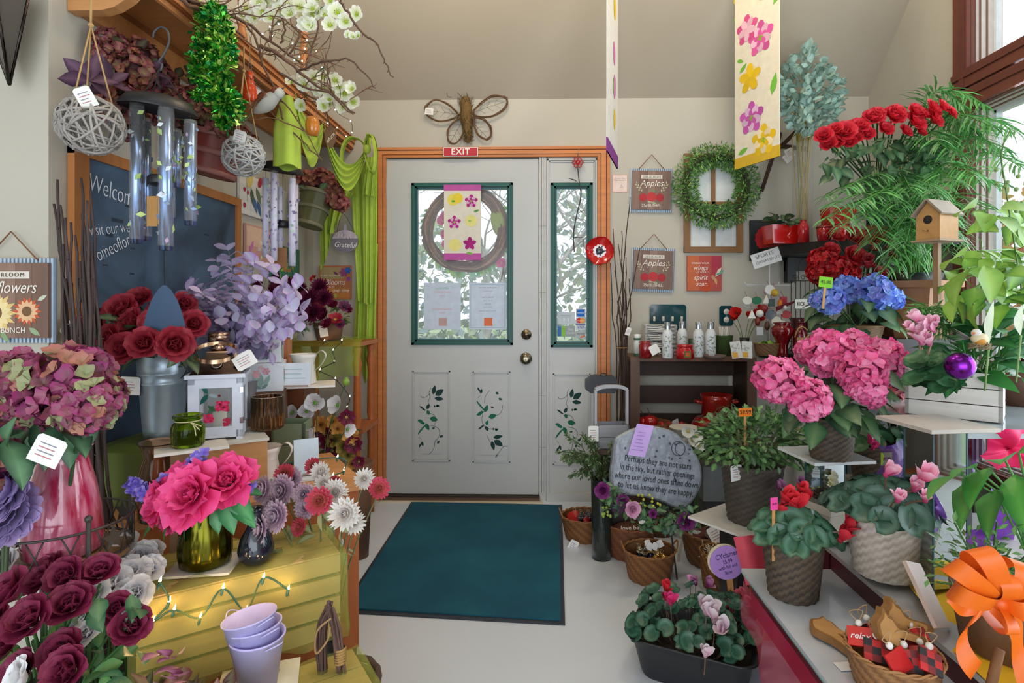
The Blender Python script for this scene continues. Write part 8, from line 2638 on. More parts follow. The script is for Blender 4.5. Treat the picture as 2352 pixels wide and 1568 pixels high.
# ---- hydrangeas
def hydrangea(label,p,r0,hp,potc,heads,cols,leaf_n,leafcols,spread,seed,eye='#e8c0d0'):
 r=thing('potted_hydrangea',label,'potted plant',p)
 wvp(r,r0*.8,r0,hp,*potc,rows=12)
 soil(r,r0*.9,hp*.9)
 hm=[hyd_mesh(cols,seed+k,78,.34,eye)for k in(0,1,2)]
 P=[at(u,v,d=d)-r.location for u,v,d,s in heads]
 plf(r,hm,'petal',P,[s*.92 for*_,s in heads],'hydrangea_head',[((q_.x)*4,-1.2,.9)for q_ in P],rnd,.15)
 stems(r,P,(0,0,hp*.9),'#4a6a3a',.004,spread=.02)
 mb=MB();rr=random.Random(seed)
 for k in range(leaf_n):
  a=rr.uniform(0,6.28);q_=spread*math.sqrt(rr.uniform(.15,1))
  z=hp+rr.uniform(-.01,.16)
  leaf(mb,dirY((q_*.6*math.cos(a),q_*.6*math.sin(a),z),(math.cos(a),math.sin(a)-.3,rr.uniform(-.7,.2)),rr.uniform(-.5,.5)),rr.uniform(.09,.12),rr.uniform(.06,.075),.7,rr.choice(leafcols),r=rr,nl=5)
 mb.build('leaves','leaf',r)
 return r
p=at(1908,1050,Z=.702)
PK=['#f0569c','#fa7ab4','#ec4890','#ff96c4']
hydrangea('large bright pink hydrangea in a dark woven pot on the white tile',(p.x,p.y+.0,.702),.072,.125,DK,[(1788,872,1.62,.066),(1858,918,1.6,.058),(1905,812,1.7,.07),(1975,850,1.62,.07),(2030,830,1.75,.07),(1860,810,1.78,.045),(1985,880,1.6,.055),(1965,800,1.8,.06),(2000,905,1.62,.04)],PK,44,['#2a5a3c','#35663f','#204a34'],.2,3)
p=at(1963,795,Z=1.0)
r=hydrangea('blue hydrangea in a brown woven basket with a green 45 dollar sign',(p.x,p.y,1.0),.105,.085,('#8a6a44','#5a4028'),[(1905,690,2.2,.055),(1945,665,2.3,.055),(2010,670,2.2,.068),(2050,685,2.25,.045),(1880,690,2.25,.035)],['#6a8cf0','#88acff','#7c7ce0','#98bcff'],44,['#2f5a38','#3f6a44','#28503a'],.24,7,'#c8d8f0')
lst(r,at(1896,655,d=2.15)-r.location,'45.00','#8ad03a',0,.052,.04,.018,'#3a4a2a',.09,.1)
r2=thing('plant_stand','dark stand hidden behind the pink hydrangea carrying the blue hydrangea','stand',(p.x,p.y,0))
mb=MB();mb.bb(-.12,.12,-.12,.12,.98,.999,'#2a2624');mb.bb(-.09,.09,-.09,.09,0,.98,'#2a2624');mb.build('stand','satin',r2)
p=at(2060,960,d=2.0)
r=thing('hydrangea_bunch','dusty pink hydrangea behind the mirrored pedestal','plant',(p.x,p.y,Z1+.002))
mb=MB();mb.lathe([(.001,0),(.05,0),(.06,.18),(.001,.17)],'#3a2f2a',20);mb.build('pot','satin',r)
hm=[hyd_mesh(['#d04a7a','#c86a80','#e07a9c'],9,70,.3)]
plf(r,hm,'petal',[at(u,v,d=2.0)-r.location for u,v in((2065,930),(2100,945),(2055,900))],.06,'hydrangea_head',[(.1,-1,.5)]*3,rnd)
mb=lcl(70,(0,0,.32),(.15,.12,.14),.07,.045,['#28503a','#356040'],3,-.8,stems=9,origin=(0,0,.15));mb.build('leaves','leaf',r)
# ---- jade plant
p=at(1727,1192,Z=.39)
r=thing('jade_plant','bushy jade plant in a dark woven pot with an orange price card','potted plant',(p.x,p.y,.39))
wvp(r,.085,.108,.21,'#5a5046','#3a332c',rows=16)
mb=lcl(900,(0,0,.28),(.2,.18,.12),.034,.02,['#3a6a3c','#4f8048','#6a9a58','#2f5636'],22,-.5,.2,.5,point=False,nl=3);mb.build('foliage','leaf',r)
mb=MB()
for k in range(10):a=k*2.4;mb.tube([(0,0,.15),(.1*math.cos(a),.1*math.sin(a),.3)],.006,'#6a6a4a',5)
mb.build('branches','matte',r)
lst(r,at(1712,952,d=2.0)-r.location,'59.99','#f08018',.2,.05,.03,.02,'#3a2010',.12)
ptg(r,at(1690,1068,d=1.98)-r.location,(0,-.1,.3),.045,.055)
r=thing('white_board','thin white square board under the jade plant','board',(p.x,p.y+.0,.381),RAD(38))
mb=MB();mb.bb(-.16,.16,-.16,.16,0,.008,'#dfdcd4');mb.build('board','satin',r)
r=thing('black_pedestal','black box pedestal in shade under the white board','pedestal',(p.x+.02,p.y+.02,0))
mb=MB();mb.bb(-.1,.1,-.1,.1,0,.38,'#16161a');mb.build('box','satin',r)
p=at(1650,1140,d=2.72)
r=thing('jade_plant','smaller jade plant in a grey pot left of the large jade plant','potted plant',(p.x,p.y,.0))
mb=MB();mb.bb(-.09,.09,-.09,.09,0,.26,'#4a4a4a');mb.bb(-.1,.1,-.1,.1,.26,.42,'#7a7e80');mb.build('planter','satin',r)
mb=lcl(320,(0,0,.48),(.17,.14,.1),.036,.022,['#3a6a3c','#4f8048','#6a9a58'],25,-.5,.2,.5,point=False,nl=3);mb.build('foliage','leaf',r)
# ---- black tray of cyclamens on the floor
p=at(1612,1535,Z=.06)
TA=RAD(-24)
r=thing('cyclamen_tray','rounded black plastic tray full of cyclamens on the floor','planter',(p.x,p.y+.08,.001),TA)
TW,TD,TH=.185,.125,.125
def rrect(w,d,c,n=5):
 out=[]
 for sx,sy,a0 in((1,1,0),(-1,1,PI/2),(-1,-1,PI),(1,-1,1.5*PI)):
  for i in range(n+1):a=a0+PI/2*i/n;out.append((sx*(w-c)+c*math.cos(a),sy*(d-c)+c*math.sin(a)))
 return out
mb=MB();rings=[]
for(k,z)in((.84,0),(.86,.01),(.96,TH-.03),(1.0,TH-.012),(1.06,TH),(1.07,TH+.004),(1.02,TH+.004),(.93,TH-.02),(.9,TH-.05)):
 rings.append([(x,y,z)for x,y in rrect(TW*k,TD*k+TW*(k-1)*.2,.05)])
n=len(rings[0]);vs=[q_ for g_ in rings for q_ in g_]
mb.add(vs,[(i*n+j,i*n+(j+1)%n,(i+1)*n+(j+1)%n,(i+1)*n+j)for i in range(len(rings)-1)for j in range(n)]+[tuple(reversed(range(n)))],'#1e2125');mb.build('tray','satin',r)
mb=MB();mb.slab(rrect(TW*.92,TD*.9,.05),TH-.06,TH-.045,'#2a201a');mb.build('soil','matte',r)
mb=MB();ms=MB();rr=random.Random(77)
for i in range(84):
 x,y=rr.uniform(-TW,TW)*.98,rr.uniform(-TD,TD)*.98
 z=TH+.015+.06*(1-(x/TW)**2*.6)*(.6+.4*(y/TD))+rr.uniform(-.015,.02)
 rlf(mb,dirT((x,y,z),(x*3+rr.uniform(-.5,.5),y*3-.5,1),rr.uniform(0,6)),rr.uniform(.02,.03),'#1a4630','#52806a')
 ms.tube([(x*.6,y*.6,TH-.05),(x,y,z)],.0015,'#5a4a3a',4,cap=False)
mb.build('leaves','leaf',r)
inv=Matrix.Rotation(-TA,3,'Z')
FL=[(1530,1355,1.85,RED,.032),(1540,1385,1.8,HOT,.034),(1528,1375,1.85,RED,.025),(1598,1340,1.95,MAG,.03),(1625,1345,1.95,MAG,.032),(1712,1375,1.9,SAL,.034),(1725,1392,1.86,SAL,.03),(1622,1405,1.75,WHT,.052),(1642,1425,1.72,WHT,.048),(1662,1448,1.68,WHT,.044),(1672,1395,1.85,SAL,.024),(1685,1410,1.83,SAL,.022),(1682,1432,1.8,SAL,.024),(1620,1505,1.62,WHT,.03)]
P=[inv@(at(u,v,d=d)-r.location)for u,v,d,c,s in FL]
for(u,v,d,c,s),q_ in zip(FL,P):
 ms.tube(stk([(q_.x*.6,q_.y*.6,TH-.04),(q_.x*.9,q_.y*.9,q_.z*.6),q_],3),.002,'#8a6a5a',4,cap=False)
 plf(r,cyc_mesh(*c,1),'petal',[q_],s,'cyclamen_flower',[(rr.uniform(-.3,.3),-.5,1)],rr)
ms.build('stems','leaf',r)
# cyclamen price sign
p=at(1694,1420,d=1.9)
r=thing('price_sign','round lavender cyclamen 15.99 price sign on a wooden stake','sign',(p.x,p.y,.0),(0,RAD(-6),0))
zc=at(1668,1290,d=1.9).z
mb=MB();mb.bb(-.01,.01,0,.004,0,zc,'#c08a50');mb.build('stake','woodz',r)
mb=MB();mb.prism(circ(.057,30),-.003,0,'#b88ed8',TR((-.004,0,zc)));mb.prism(circ(.057,30),-.001,.003,'#dcd0a8',TR((-.01,.004,zc+.004)));mb.build('round_card','paper',r)
for s,sz,z in(('CYclamen',.024,.026),('15.99',.019,.004),('with foil and',.016,-.014),('Bow',.017,-.032)):text(s,sz,'#3a2a5a',r,(-.002,-.0036,zc+z),(PI/2,-.2,0),sx=.8)
# ---- white pot with a bird nest
p=at(1912,1248,Z=Z1+.004)
r=thing('white_planter','square cream planter printed with twigs holding a nest with eggs','planter',(p.x,p.y+.04,Z1+.006),.45)
mb=MB()
for(k0,k1,z0,z1_,c)in((.05,.066,0,.095,'#cfcabc'),(.071,.073,.095,.12,'#d8d3c6')):
 vs=[(sx*k*1,sy*k,z)for k,z in((k0,z0),(k1,z1_))for sx,sy in((-1,-1),(1,-1),(1,1),(-1,1))]
 mb.add(vs,[(0,1,5,4),(1,2,6,5),(2,3,7,6),(3,0,4,7),(3,2,1,0)],c,None,True)
mb.bb(-.07,.07,-.07,.07,.094,.097,'#8a867c');mb.build('planter_box','satin',r)
art(r,[('line',.01,.05,.04,'#4a5058',.5),('line',.02,.045,.045,'#4a5058',.9),('leaf',.02,.06,.03,'#8a96a8',.2),('leaf',0,.05,.03,'#98a0a8',1.2),('line',-.01,.03,.05,'#5a5a5a',.3)],-.0665,'twig_print')
mb=MB();rr=random.Random(31)
for k in range(60):
 a=rr.uniform(0,6.28);q_=rr.uniform(.022,.04)
 mb.tube([(q_*math.cos(a+t),q_*math.sin(a+t),.11+rr.uniform(0,.018)+(q_-.02)*.6)for t in(0,.4,.8,1.2)],.0016,varc('#4a342c',.3,rr),4)
mb.build('nest','matte',r)
for x,y in((-.01,-.008),(.012,-.006),(.002,.012)):
 mb=MB();mb.ball((x,y,.122),.0085,'#d8d4c8',10,sc=(1,1,1.2));mb.build('egg','satin',r)
for k in range(5):
 plf(r,popm('#d8d890','#e8e4d8','#c8c060',5,81,20),'petal',[(.05+U(-.02,.02),.03+U(-.02,.02),.15+U(-.01,.03))],.018,'white_bloom',[(0,-1,.5)],rnd)
 # ---- white plank planter with lily, cyclamen, nest, ball
a,b=at(2096,942,d=1.68),at(2325,975,d=1.53)
wv=math.hypot(b.x-a.x,b.y-a.y)/2
r=thing('plank_planter','long whitewashed plank planter box with mixed plants by the window','planter',((a.x+b.x)/2+.035,(a.y+b.y)/2+.07,Z3+.001),math.atan2(b.y-a.y,b.x-a.x))
mb=MB()
hh=.135
for k in range(3):
 z0,z1_=hh*k/3+.002,hh*(k+1)/3-.001
 for bx in((-wv,wv,-.08,-.07),(-wv,wv,.07,.08),(-wv,-wv+.01,-.08,.08),(wv-.01,wv,-.08,.08)):mb.bb(*bx,z0,z1_,varc('#d6cfc8',.05))
mb.build('planks','wood',r)
mb=MB();mb.bb(-wv+.01,wv-.01,-.07,.07,hh-.03,hh-.015,'#3a2c20');mb.build('soil','matte',r)
PLN=r
RZp=Matrix.Rotation(-r.rotation_euler.z,3,'Z')
def pl_(u,v,d):return RZp@(at(u,v,d=d)-r.location)
mb=MB();rr=random.Random(41)
for k in range(46):
 u=rr.uniform(2200,2352);b0=Vector((rr.uniform(-.02,.1),rr.uniform(-.04,.04),hh-.02))
 t=pl_(rr.uniform(2150,2380),rr.uniform(660,860),rr.uniform(1.45,1.7))
 mb.tube([b0,b0.lerp(t,.6)],.0022,'#4a8a3a',4,cap=False)
 leaf(mb,dirY(b0.lerp(t,.55),(t-b0).normalized()+Vector((rr.uniform(-.4,.4),rr.uniform(-.7,.2),-.1)),rr.uniform(-.6,.6)),rr.uniform(.1,.15),rr.uniform(.05,.065),.9,rr.choice(['#1f5a34','#2a6a3a','#3a8a3c','#184a30']),'#4a8a4a',nl=6,r=rr)
mb.build('peace_lily_leaves','leaf',r)
mb=MB()
for(u,v,u1,v1)in((2272,790,2300,690),(2345,770,2360,700)):
 p0,p1=pl_(u,v,1.42),pl_(u1,v1,1.42)
 leaf(mb,dirY(p0,p1-p0,-1.2),(p1-p0).length,.035,-.3,'#e0e4d4','#c8d0b0',fold=.7,nl=6)
 mb.tube([p0,p0+Vector((-.01,.02,-.12))],.0025,'#8aa86a',5)
mb.build('peace_lily_blooms','petal',r)
mb=MB()
for k in range(26):
 q_=pl_(2140+rr.uniform(-45,60),850+rr.uniform(-35,42),1.52+rr.uniform(-.05,.05))
 rlf(mb,dirT(q_,(rr.uniform(-.5,.3),-.6,1),rr.uniform(0,6)),rr.uniform(.022,.034),'#2a5a38','#5a8a60')
mb.build('cyclamen_leaves','leaf',r)
plf(r,cyc_mesh('#e878a8','#f8d0e0',2),'petal',[pl_(u,v,1.48)for u,v in((2108,738),(2130,752),(2145,760),(2098,758),(2118,788),(2135,790),(2125,770),(2150,745))],[.03,.03,.026,.026,.034,.03,.03,.024],'cyclamen_flower',[(-.3,-.6,1)]*8,rr)
mb=MB()
for u,v in((2108,738),(2145,760),(2118,788)):mb.tube([pl_(2118,860,1.52),pl_(u,v+10,1.49)],.002,'#a87a6a',4)
mb.build('flower_stems','leaf',r)
mb=MB()
for k in range(300):
 L_=rr.random();q_=pl_(2110+90*rr.random(),700+60*rr.random(),1.6)
 leaf(mb,dirY(q_,(rr.uniform(-1,.3),-.3,rr.uniform(-.5,.4)),rr.uniform(-1,1)),.045,.007,.5,rr.choice(['#3a8a3a','#4a9a44','#2f7a38']),nl=2,r=rr)
mb.build('fern_fronds','leaf',r)
p=at(2205,840,d=1.42)
r2=thing('glass_ball','shiny purple mirror ball nestled in the white plank planter','ornament',p)
mb=MB();mb.ball((0,0,0),.034,'#7a28a0',28);mb.build('ball','metal',r2)
p=at(2250,778,d=1.4)
r2=thing('bird_ornament','small white and yellow bird on a grass nest among the planter leaves','bird',p)
mb=MB();mb.ball((0,0,0),.017,'#e8d8b0',14,sc=(1.15,.9,.9));mb.ball((-.008,0,.014),.011,'#e8e4e0',12);mb.ball((-.002,-.004,-.006),.013,'#d8963c',10);mb.build('body','petal',r2)
mb=MB()
for k in range(7):leaf(mb,dirY((-.012,.01,-.0),(-1,.2,-.15+.13*k),0),.05,.008,0,rnd.choice(['#c8a0c0','#b890b8','#e0c8d8']),nl=2)
mb.build('tail_feathers','petal',r2)
mb=MB();mb.lathe([(.0035,0),(.0005,.009)],'#d86a28',8,TR((-.016,-.004,.014),(0,-PI/2,.3)));mb.build('beak','satin',r2)
mb=MB()
for k in range(70):a=U(0,6.28);mb.tube([(.024*math.cos(a+t),.02*math.sin(a+t),-.018+U(-.008,.008))for t in(0,.5,1)],.0009,varc('#8a7a5a',.3),3)
mb.build('nest','matte',r2)
# ---- lime pothos
p=at(2352,760,d=1.75)
r=thing('lime_pothos','lime green large leaved pothos climbing at the right edge','potted plant',(p.x+.08,p.y+.1,Z3+.001))
mb=MB();mb.lathe([(.001,0),(.07,0),(.09,.14),(.085,.14),(.001,.12)],'#5a3a2c',28);mb.build('pot','satin',r)
mb=MB();mb.tube([(0,0,.1),(-.02,-.1,.35),(-.04,-.2,.6)],.014,'#4a3428',8);mb.build('moss_pole','matte',r)
mb=MB();rr=random.Random(55);ms=MB()
for k in range(120):
 u,v=rr.uniform(2170,2400),rr.uniform(470,700)
 if u<2235 and v<590 or v<560 and rr.random()<.6:continue
 t=at(u,v,d=rr.uniform(1.45,1.85))-r.location
 L=rr.uniform(.05,.08)
 leaf(mb,dirY(t,(rr.uniform(-1,.6),rr.uniform(-.9,.1),rr.uniform(-.9,.1)),rr.uniform(-.8,.8)),L,L*.75,.6,rr.choice(['#5f9428','#6fa030','#3f7424','#2f6226','#86aa40','#24522a','#487e2c']),'#8cb84c',nl=6,wide=.35,r=rr)
 if k%3==0:ms.tube([(-.03,-.15,.45),t*.6+Vector((-.01,-.05,.2)),t],.002,'#6a9a3a',4,cap=False)
for(u,v,dx,dz,L)in((2225,620,-.8,-.6,.15),(2290,500,.5,-.5,.13),(2215,585,-1,-.2,.12),(2340,520,.3,-.8,.13),(2260,610,.2,-1,.12),(2240,475,-.9,-.1,.11),(2300,480,1,0,.14),(2200,680,-.6,-.6,.1)):
 leaf(mb,dirY(at(u,v,d=1.38)-r.location,(dx,-.3,dz),.5),L*.8,L*.6,.6,rr.choice(['#76a034','#689430']),'#94b850',nl=6,wide=.35)
mb.build('leaves','leaf',r);ms.build('stems','leaf',r)
mb=MB()
for k in range(14):mb.ball(at(rr.uniform(2250,2350),rr.uniform(380,520),d=1.5)-r.location,.006,'#7a9a5a',6)
mb.tube(stk([at(u,v,d=1.5)-r.location for u,v in((2352,700),(2330,560),(2310,430),(2300,350),(2320,300))],4),.002,'#5a7a3a',4)
mb.build('slender_vine','leaf',r)
# ---- parlour palm, wooden planter, birdhouse
p=at(2140,780,d=2.25)
PZ=1.035
r=thing('corner_stand','dark tall stand under the wooden planter in the window corner','stand',(p.x,p.y+.1,0))
mb=MB();mb.bb(-.15,.15,-.12,.12,0,PZ,'#26221f');mb.build('stand','satin',r)
r=thing('wooden_planter','brown hexagonal wooden planter holding the palm and birdhouse','planter',(p.x,p.y+.1,PZ+.001))
mb=MB();mb.lathe([(.001,.0),(.11,0),(.14,.2),(.145,.2),(.165,.205),(.165,.23),(.14,.232),(.13,.2),(.001,.19)],'#8a5c38',6,TR(rot=(0,0,.3)))
o=mb.build('planter_body','woodz',r)
for q_ in o.data.polygons:q_.use_smooth=False
b0=Vector((p.x,p.y+.1,PZ+.195))
r=thing('parlor_palm','large feathery green palm filling the window corner','potted plant',b0)
mb=MB();mb.lathe([(.001,0),(.08,0),(.1,.07),(.001,.06)],'#1c1c1c',24);mb.build('pot','satin',r)
mb=MB();ms=MB();rr=random.Random(66)
TIPS=[(1900,500,1.9),(1895,450,2.0),(2160,250,2.2),(2210,240,2.2),(2225,290,2.1),(2280,290,2.0),(2330,300,2.0),(2345,380,1.9),(2060,470,1.9),(1960,470,1.9),(1995,560,1.9),(2030,620,2.0),(2080,560,1.8),(2200,420,1.9),(2160,330,2.0),(2240,400,1.9),(2090,430,1.9),(2180,500,1.9),(2220,560,1.9),(2110,620,2.0),(1940,430,2.0),(2140,440,1.85),(2270,480,1.9),(2060,620,2.0),(1985,500,1.9),(2250,340,2.1),(2190,280,2.2),(2010,450,1.95),(2300,420,2.0),(1905,470,1.85),(1930,520,1.85),(2150,540,1.9),(2180,580,1.9),(2240,300,2.1),(2200,350,2.0),(2260,240,2.2),(2130,500,1.85),(2310,340,2.0),(2085,500,1.85)]
for(u,v,d)in TIPS:
 t=at(u,v,d=d)-b0
 base=Vector((rr.uniform(-.04,.04),rr.uniform(-.04,.04),.06))
 top=base+Vector((t.x*.5,t.y*.5,max(.2,t.z*.95+.05)))
 P=stk([base,base.lerp(top,.5)+Vector((0,0,.05)),top,t],13)
 ms.tube(P,.0028,'#5a9a3c',4,r1=.0012,cap=False)
 n=len(P)
 for i in range(int(n*.42),n):
  dd=(P[i]-P[i-1]).normalized()
  side=dd.cross(Vector((0,0,1))).normalized()
  q_=(i-n*.42)/(n*.58)
  L=.11*math.sin(PI*(.25+.7*q_))+.02
  for sg in(-1,1):
   leaf(mb,dirY(P[i],side*sg+dd*.7+rdir(-1,1,rr)*.25+Vector((0,0,-.15)),rr.uniform(-.5,.5)),L*rr.uniform(.9,1.25),.0095,.8,rr.choice(['#2a7a34','#35903c','#1f6530','#4aa848','#2c8440']),nl=3,fold=.15,r=rr)
for k in range(60):
 a=rr.uniform(0,6.28);q_=rr.uniform(.02,.12)
 mb_=Vector((rr.uniform(-.05,.05),rr.uniform(-.04,.04),.05))
 ms.tube([mb_,mb_+Vector((q_*math.cos(a),q_*math.sin(a),rr.uniform(.3,.6)))],.0022,rr.choice(['#6aa848','#8ab860','#4a8a38']),4,cap=False)
mb.build('fronds','leaf',r);ms.build('stems','leaf',r)
p=at(2130,515,d=1.78)
r=thing('birdhouse','small weathered wooden birdhouse on a post in the palm planter','birdhouse',(p.x+.03,p.y,at(2165,655,d=1.78).z),-1.15)
z0=p.z-r.location.z
mb=MB();mb.bb(-.008,.008,-.008,.008,-.06,z0-.06,'#9a7a5a');mb.build('post','woodz',r)
mb=MB();w=.036
mb.prism([(-w,-.05),(w,-.05),(w,.025),(0,.068),(-w,.025)],-.045,.045,'#b08450',TR((0,0,z0)));mb.build('house_body','wood',r)
mb=MB()
for sg in(-1,1):mb.box((sg*.024,0,z0+.05),(.066,.11,.006),'#8a7c6c',(0,sg*RAD(48),0))
mb.build('roof','wood',r)
mb=MB();mb.bb(-w-.008,w+.008,-.058,.058,z0-.056,z0-.05,'#a08468');mb.build('floor_board','wood',r)
mb=MB();mb.lathe([(.0135,0),(.001,.001)],'#1c1410',20,TR((0,-.0455,z0+.012),(PI/2,0,0)));mb.build('entrance_hole','matte',r)
mb=MB();mb.tube([(0,-.045,z0-.022),(0,-.065,z0-.022)],.003,'#a07a50',6);mb.build('perch','matte',r)
# ---- corner shelves (black)
r=thing('corner_shelf','black upper corner shelf with rounded front holding red pots','shelf',(XR,D,0))
S0=1.5
cur=[(-.66,0),(-.64,-.12),(-.58,-.3),(-.47,-.48),(-.34,-.62),(-.2,-.72),(0,-.78)]
cur=[(p.x,p.y)for p in stk([(x,y,0)for x,y in cur],3)]
mb=MB();mb.slab([(-.002,-.002)]+[(x,y-.002)for x,y in cur][::1],S0-.055,S0,'#17181a');mb.build('shelf_board','satin',r)
mb=MB();mb.bb(-.5,-.45,-.06,-.004,S0-.2,S0-.055,'#141416');mb.bb(-.5,-.1,-.03,-.004,S0-.13,S0-.055,'#141416');mb.build('bracket','satin',r)
S1=at(1800,812,Y=3.15).z
r=thing('corner_shelf','black lower corner shelf holding the red vase and basket','shelf',(XR,D,0))
mb=MB();mb.slab([(-.002,-.002)]+[(x*.98,y*.75-.002)for x,y in cur],S1-.04,S1,'#141516');mb.build('shelf_board','satin',r)
mb=MB();mb.bb(-.05,-.003,-.05,-.003,0,S1-.04,'#141516');mb.bb(-.4,-.37,-.2,-.17,0,S1-.04,'#141516');mb.build('support','satin',r)
a=W(1752,540,.03)
r=thing('flower_picture','black picture of a red gerbera half hidden by the red planter','picture',(a.x+.0,D-.004,a.z-.02))
mb=MB();mb.bb(-.07,.13,-.02,0,-.13,.11,'#17191c');mb.build('canvas','satin',r)
art(r,[('flower',.035,0,.075,'#c01c20',.1,16),('flower',.035,0,.05,'#a01418',.3,12),('dot',.035,0,.022,'#1c1014')],-.0206)
def red_cube(label,u,w,h,y,rot,plant=None,z=S0):
 p=at(u,540,Y=y)
 r=thing('red_planter',label,'planter',(p.x,y,z+.001),rot)
 mb=MB();vs=[(sx*k,sy*k*.6,zz)for k,zz in((w*.86,0),(w,h),(w*.92,h),(w*.88,h*.8))for sx,sy in((-1,-1),(1,-1),(1,1),(-1,1))]
 mb.add(vs,[(i*4+j,i*4+(j+1)%4,i*4+4+(j+1)%4,i*4+4+j)for i in range(3)for j in range(4)]+[(3,2,1,0),(12,13,14,15)],'#c01812',None,True)
 mb.build('planter_body','gloss',r)
 mb=MB()
 for k in range(7):leaf(mb,dirY((.0,-w*.58,h*.4),(math.cos(k*.9),-.05,math.sin(k*.9)),PI/2),w*.35,w*.12,0,'#d02a20','#a81008',fold=.1)
 mb.build('relief_flower','gloss',r)
 if plant:
  mb=lcl(26,(0,0,h+.01),(w*1.0,w*.6,.035),.06,.045,['#1f4430','#2a5238','#183a28'],5,-.2,.7,.3,point=False);mb.build('foliage','leaf',r)
 return r
red_cube('glossy red rectangular planter with dark leaves at the left end of the upper shelf',1795,.088,.1,3.12,.18,True)
red_cube('taller glossy red cube pot at the back right of the upper shelf',1925,.075,.19,3.1,.1)
p=at(1845,530,Y=3.05)
r=thing('glass_bottle','slim red glass bottle beside the red planter on the upper shelf','bottle',(p.x,3.05,S0+.001))
mb=MB();mb.lathe([(.001,0),(.029,0),(.029,.085),(.022,.1),(.015,.105),(.015,.118),(.019,.122),(.014,.124),(.001,.1)],'#b81c24',26);mb.build('bottle_body','gloss',r)
for u,y,s,lab in((1893,2.95,.038,'left red glass votive holder with wire bail on the upper shelf'),(1932,2.85,.044,'right dark red votive holder beside the white price card')):
 p=at(u,530,Y=y)
 r=thing('votive_holder',lab,'candle holder',(p.x,y,S0+.001),0,'red votives on the upper shelf')
 mb=MB();mb.lathe([(.001,0),(s*.8,0),(s,.075),(s*.93,.075),(s*.7,.01),(.001,.01)],'#a81018',28);mb.build('cup','gloss',r)
 mb=MB();mb.tube([(s*1.02*math.cos(a),s*1.02*math.sin(a),.068)for a in[2*PI*i/24 for i in range(25)]],.0015,'#888',4);mb.tube(stk([(-s,0,.068),(-s*.8,-s*.9,.1),(s,0,.068)],4),.0015,'#888',4);mb.build('wire_bail','metal',r)
ptg(r,(.075,-.03,.11),(.1,.4,0),.06,.06)
p=at(1843,530,Y=3.2)
CZ_=S0+.001
r=thing('glass_cylinder','tall clear glass cylinder of eucalyptus stems on the upper shelf','vase',(p.x,3.2,CZ_))
ct=at(1843,330,Y=3.2).z-CZ_
mb=MB();mb.lathe([(.001,0),(.052,0),(.055,ct),(.053,ct),(.05,.008),(.001,.008)],'#eef4f4',28);mb.build('glass','pane',r)
r=thing('eucalyptus_bouquet','tall pale blue green eucalyptus with yellow stems in the corner','bouquet',(p.x,3.2,CZ_+.01))
ms=MB();rr=random.Random(71)
for k in range(18):ms.tube([(rr.uniform(-.03,.03),rr.uniform(-.03,.03),0),(rr.uniform(-.045,.045),rr.uniform(-.03,.03),ct*1.05),(rr.uniform(-.08,.08),rr.uniform(-.06,.06),ct*1.35)],.003,rr.choice(['#c0a040','#a89440','#d0b458','#7a8a4a']),5,cap=False)
ms.build('stems','satin',r)
mb=MB();k=0
while k<620:
 u,v=rr.uniform(1785,1945),rr.uniform(108,320)
 cx_,hw=1855,78
 lim=hw*min(1,(v-100)/90)*(1 if v<255 else max(.25,1-(v-255)/70))
 if abs(u-cx_)>lim:continue
 k+=1
 q_=at(u,v,Y=3.05+rr.uniform(-.2,.1))-r.location
 leaf(mb,dirY(q_,Vector(((u-cx_)/80,rr.uniform(-.8,.3),rr.uniform(-.4,1))),rr.uniform(-1,1)),rr.uniform(.032,.05),rr.uniform(.03,.04),.2,rr.choice(['#8fb4a8','#a4c4b4','#7aa49c','#b4ccb8','#9cc4c4','#6a8f80']),'#b8d4c8',point=False,nl=3,fold=.1,r=rr)
mb.build('foliage','leaf',r)
# red rose bouquet in blue foil vase on the shelf
p=at(2018,520,Y=2.75)
r=thing('tall_vase','tall clear and blue glass vase of red roses at the end of the upper shelf','vase',(p.x,2.75,S0+.001))
vt=at(2018,412,Y=2.75).z-S0
mb=MB();mb.lathe([(.001,0),(.05,0),(.06,vt),(.057,vt),(.045,.01),(.001,.01)],'#7a94b8',30);mb.build('glass','glass',r)
r=thing('rose_bouquet','bright red long stemmed roses in the tall vase before the window corner','bouquet',(p.x,2.75,S0+vt))
rm3=[rose_mesh('#a00a1c','#e01e34',s,1.0)for s in(41,42,43)]
BB=[(1893,315,.04),(1938,308,.05),(1972,295,.042),(2003,277,.045),(2048,272,.048),(2098,262,.042),(2095,285,.05),(2140,280,.045),(2135,256,.045),(2160,250,.036),(1905,335,.035),(1965,322,.032),(2060,262,.038),(1918,300,.032),(2180,262,.03),(2120,268,.035),(1950,330,.032),(1990,312,.034),(2030,300,.036),(2075,305,.032),(2015,262,.03),(1925,330,.03),(2110,305,.03)]
P=[at(u,v,d=2.1)-r.location for u,v,s in BB]
plf(r,rm3,'petal',P,[s*.92 for*_,s in BB],'rose_flower',[((u-2030)*.008,-1.3,.7)for u,v,s in BB],rr,.15)
stems(r,P,(0,0,-.1),'#2f6a34',.003,spread=.02)
mb=MB()
for k in range(110):
 u=rr.uniform(1890,2160);v=325+rr.uniform(0,120)*(1-abs(u-2000)/260)
 leaf(mb,dirY(at(u,v,d=rr.uniform(2.1,2.4))-r.location,(rr.uniform(-1,.6),-.4,rr.uniform(-.8,.3)),rr.uniform(-.8,.8)),.075,.05,.6,rr.choice(['#1f4f38','#2a5e3e','#183f30']),r=rr)
mb.build('leaves','leaf',r)
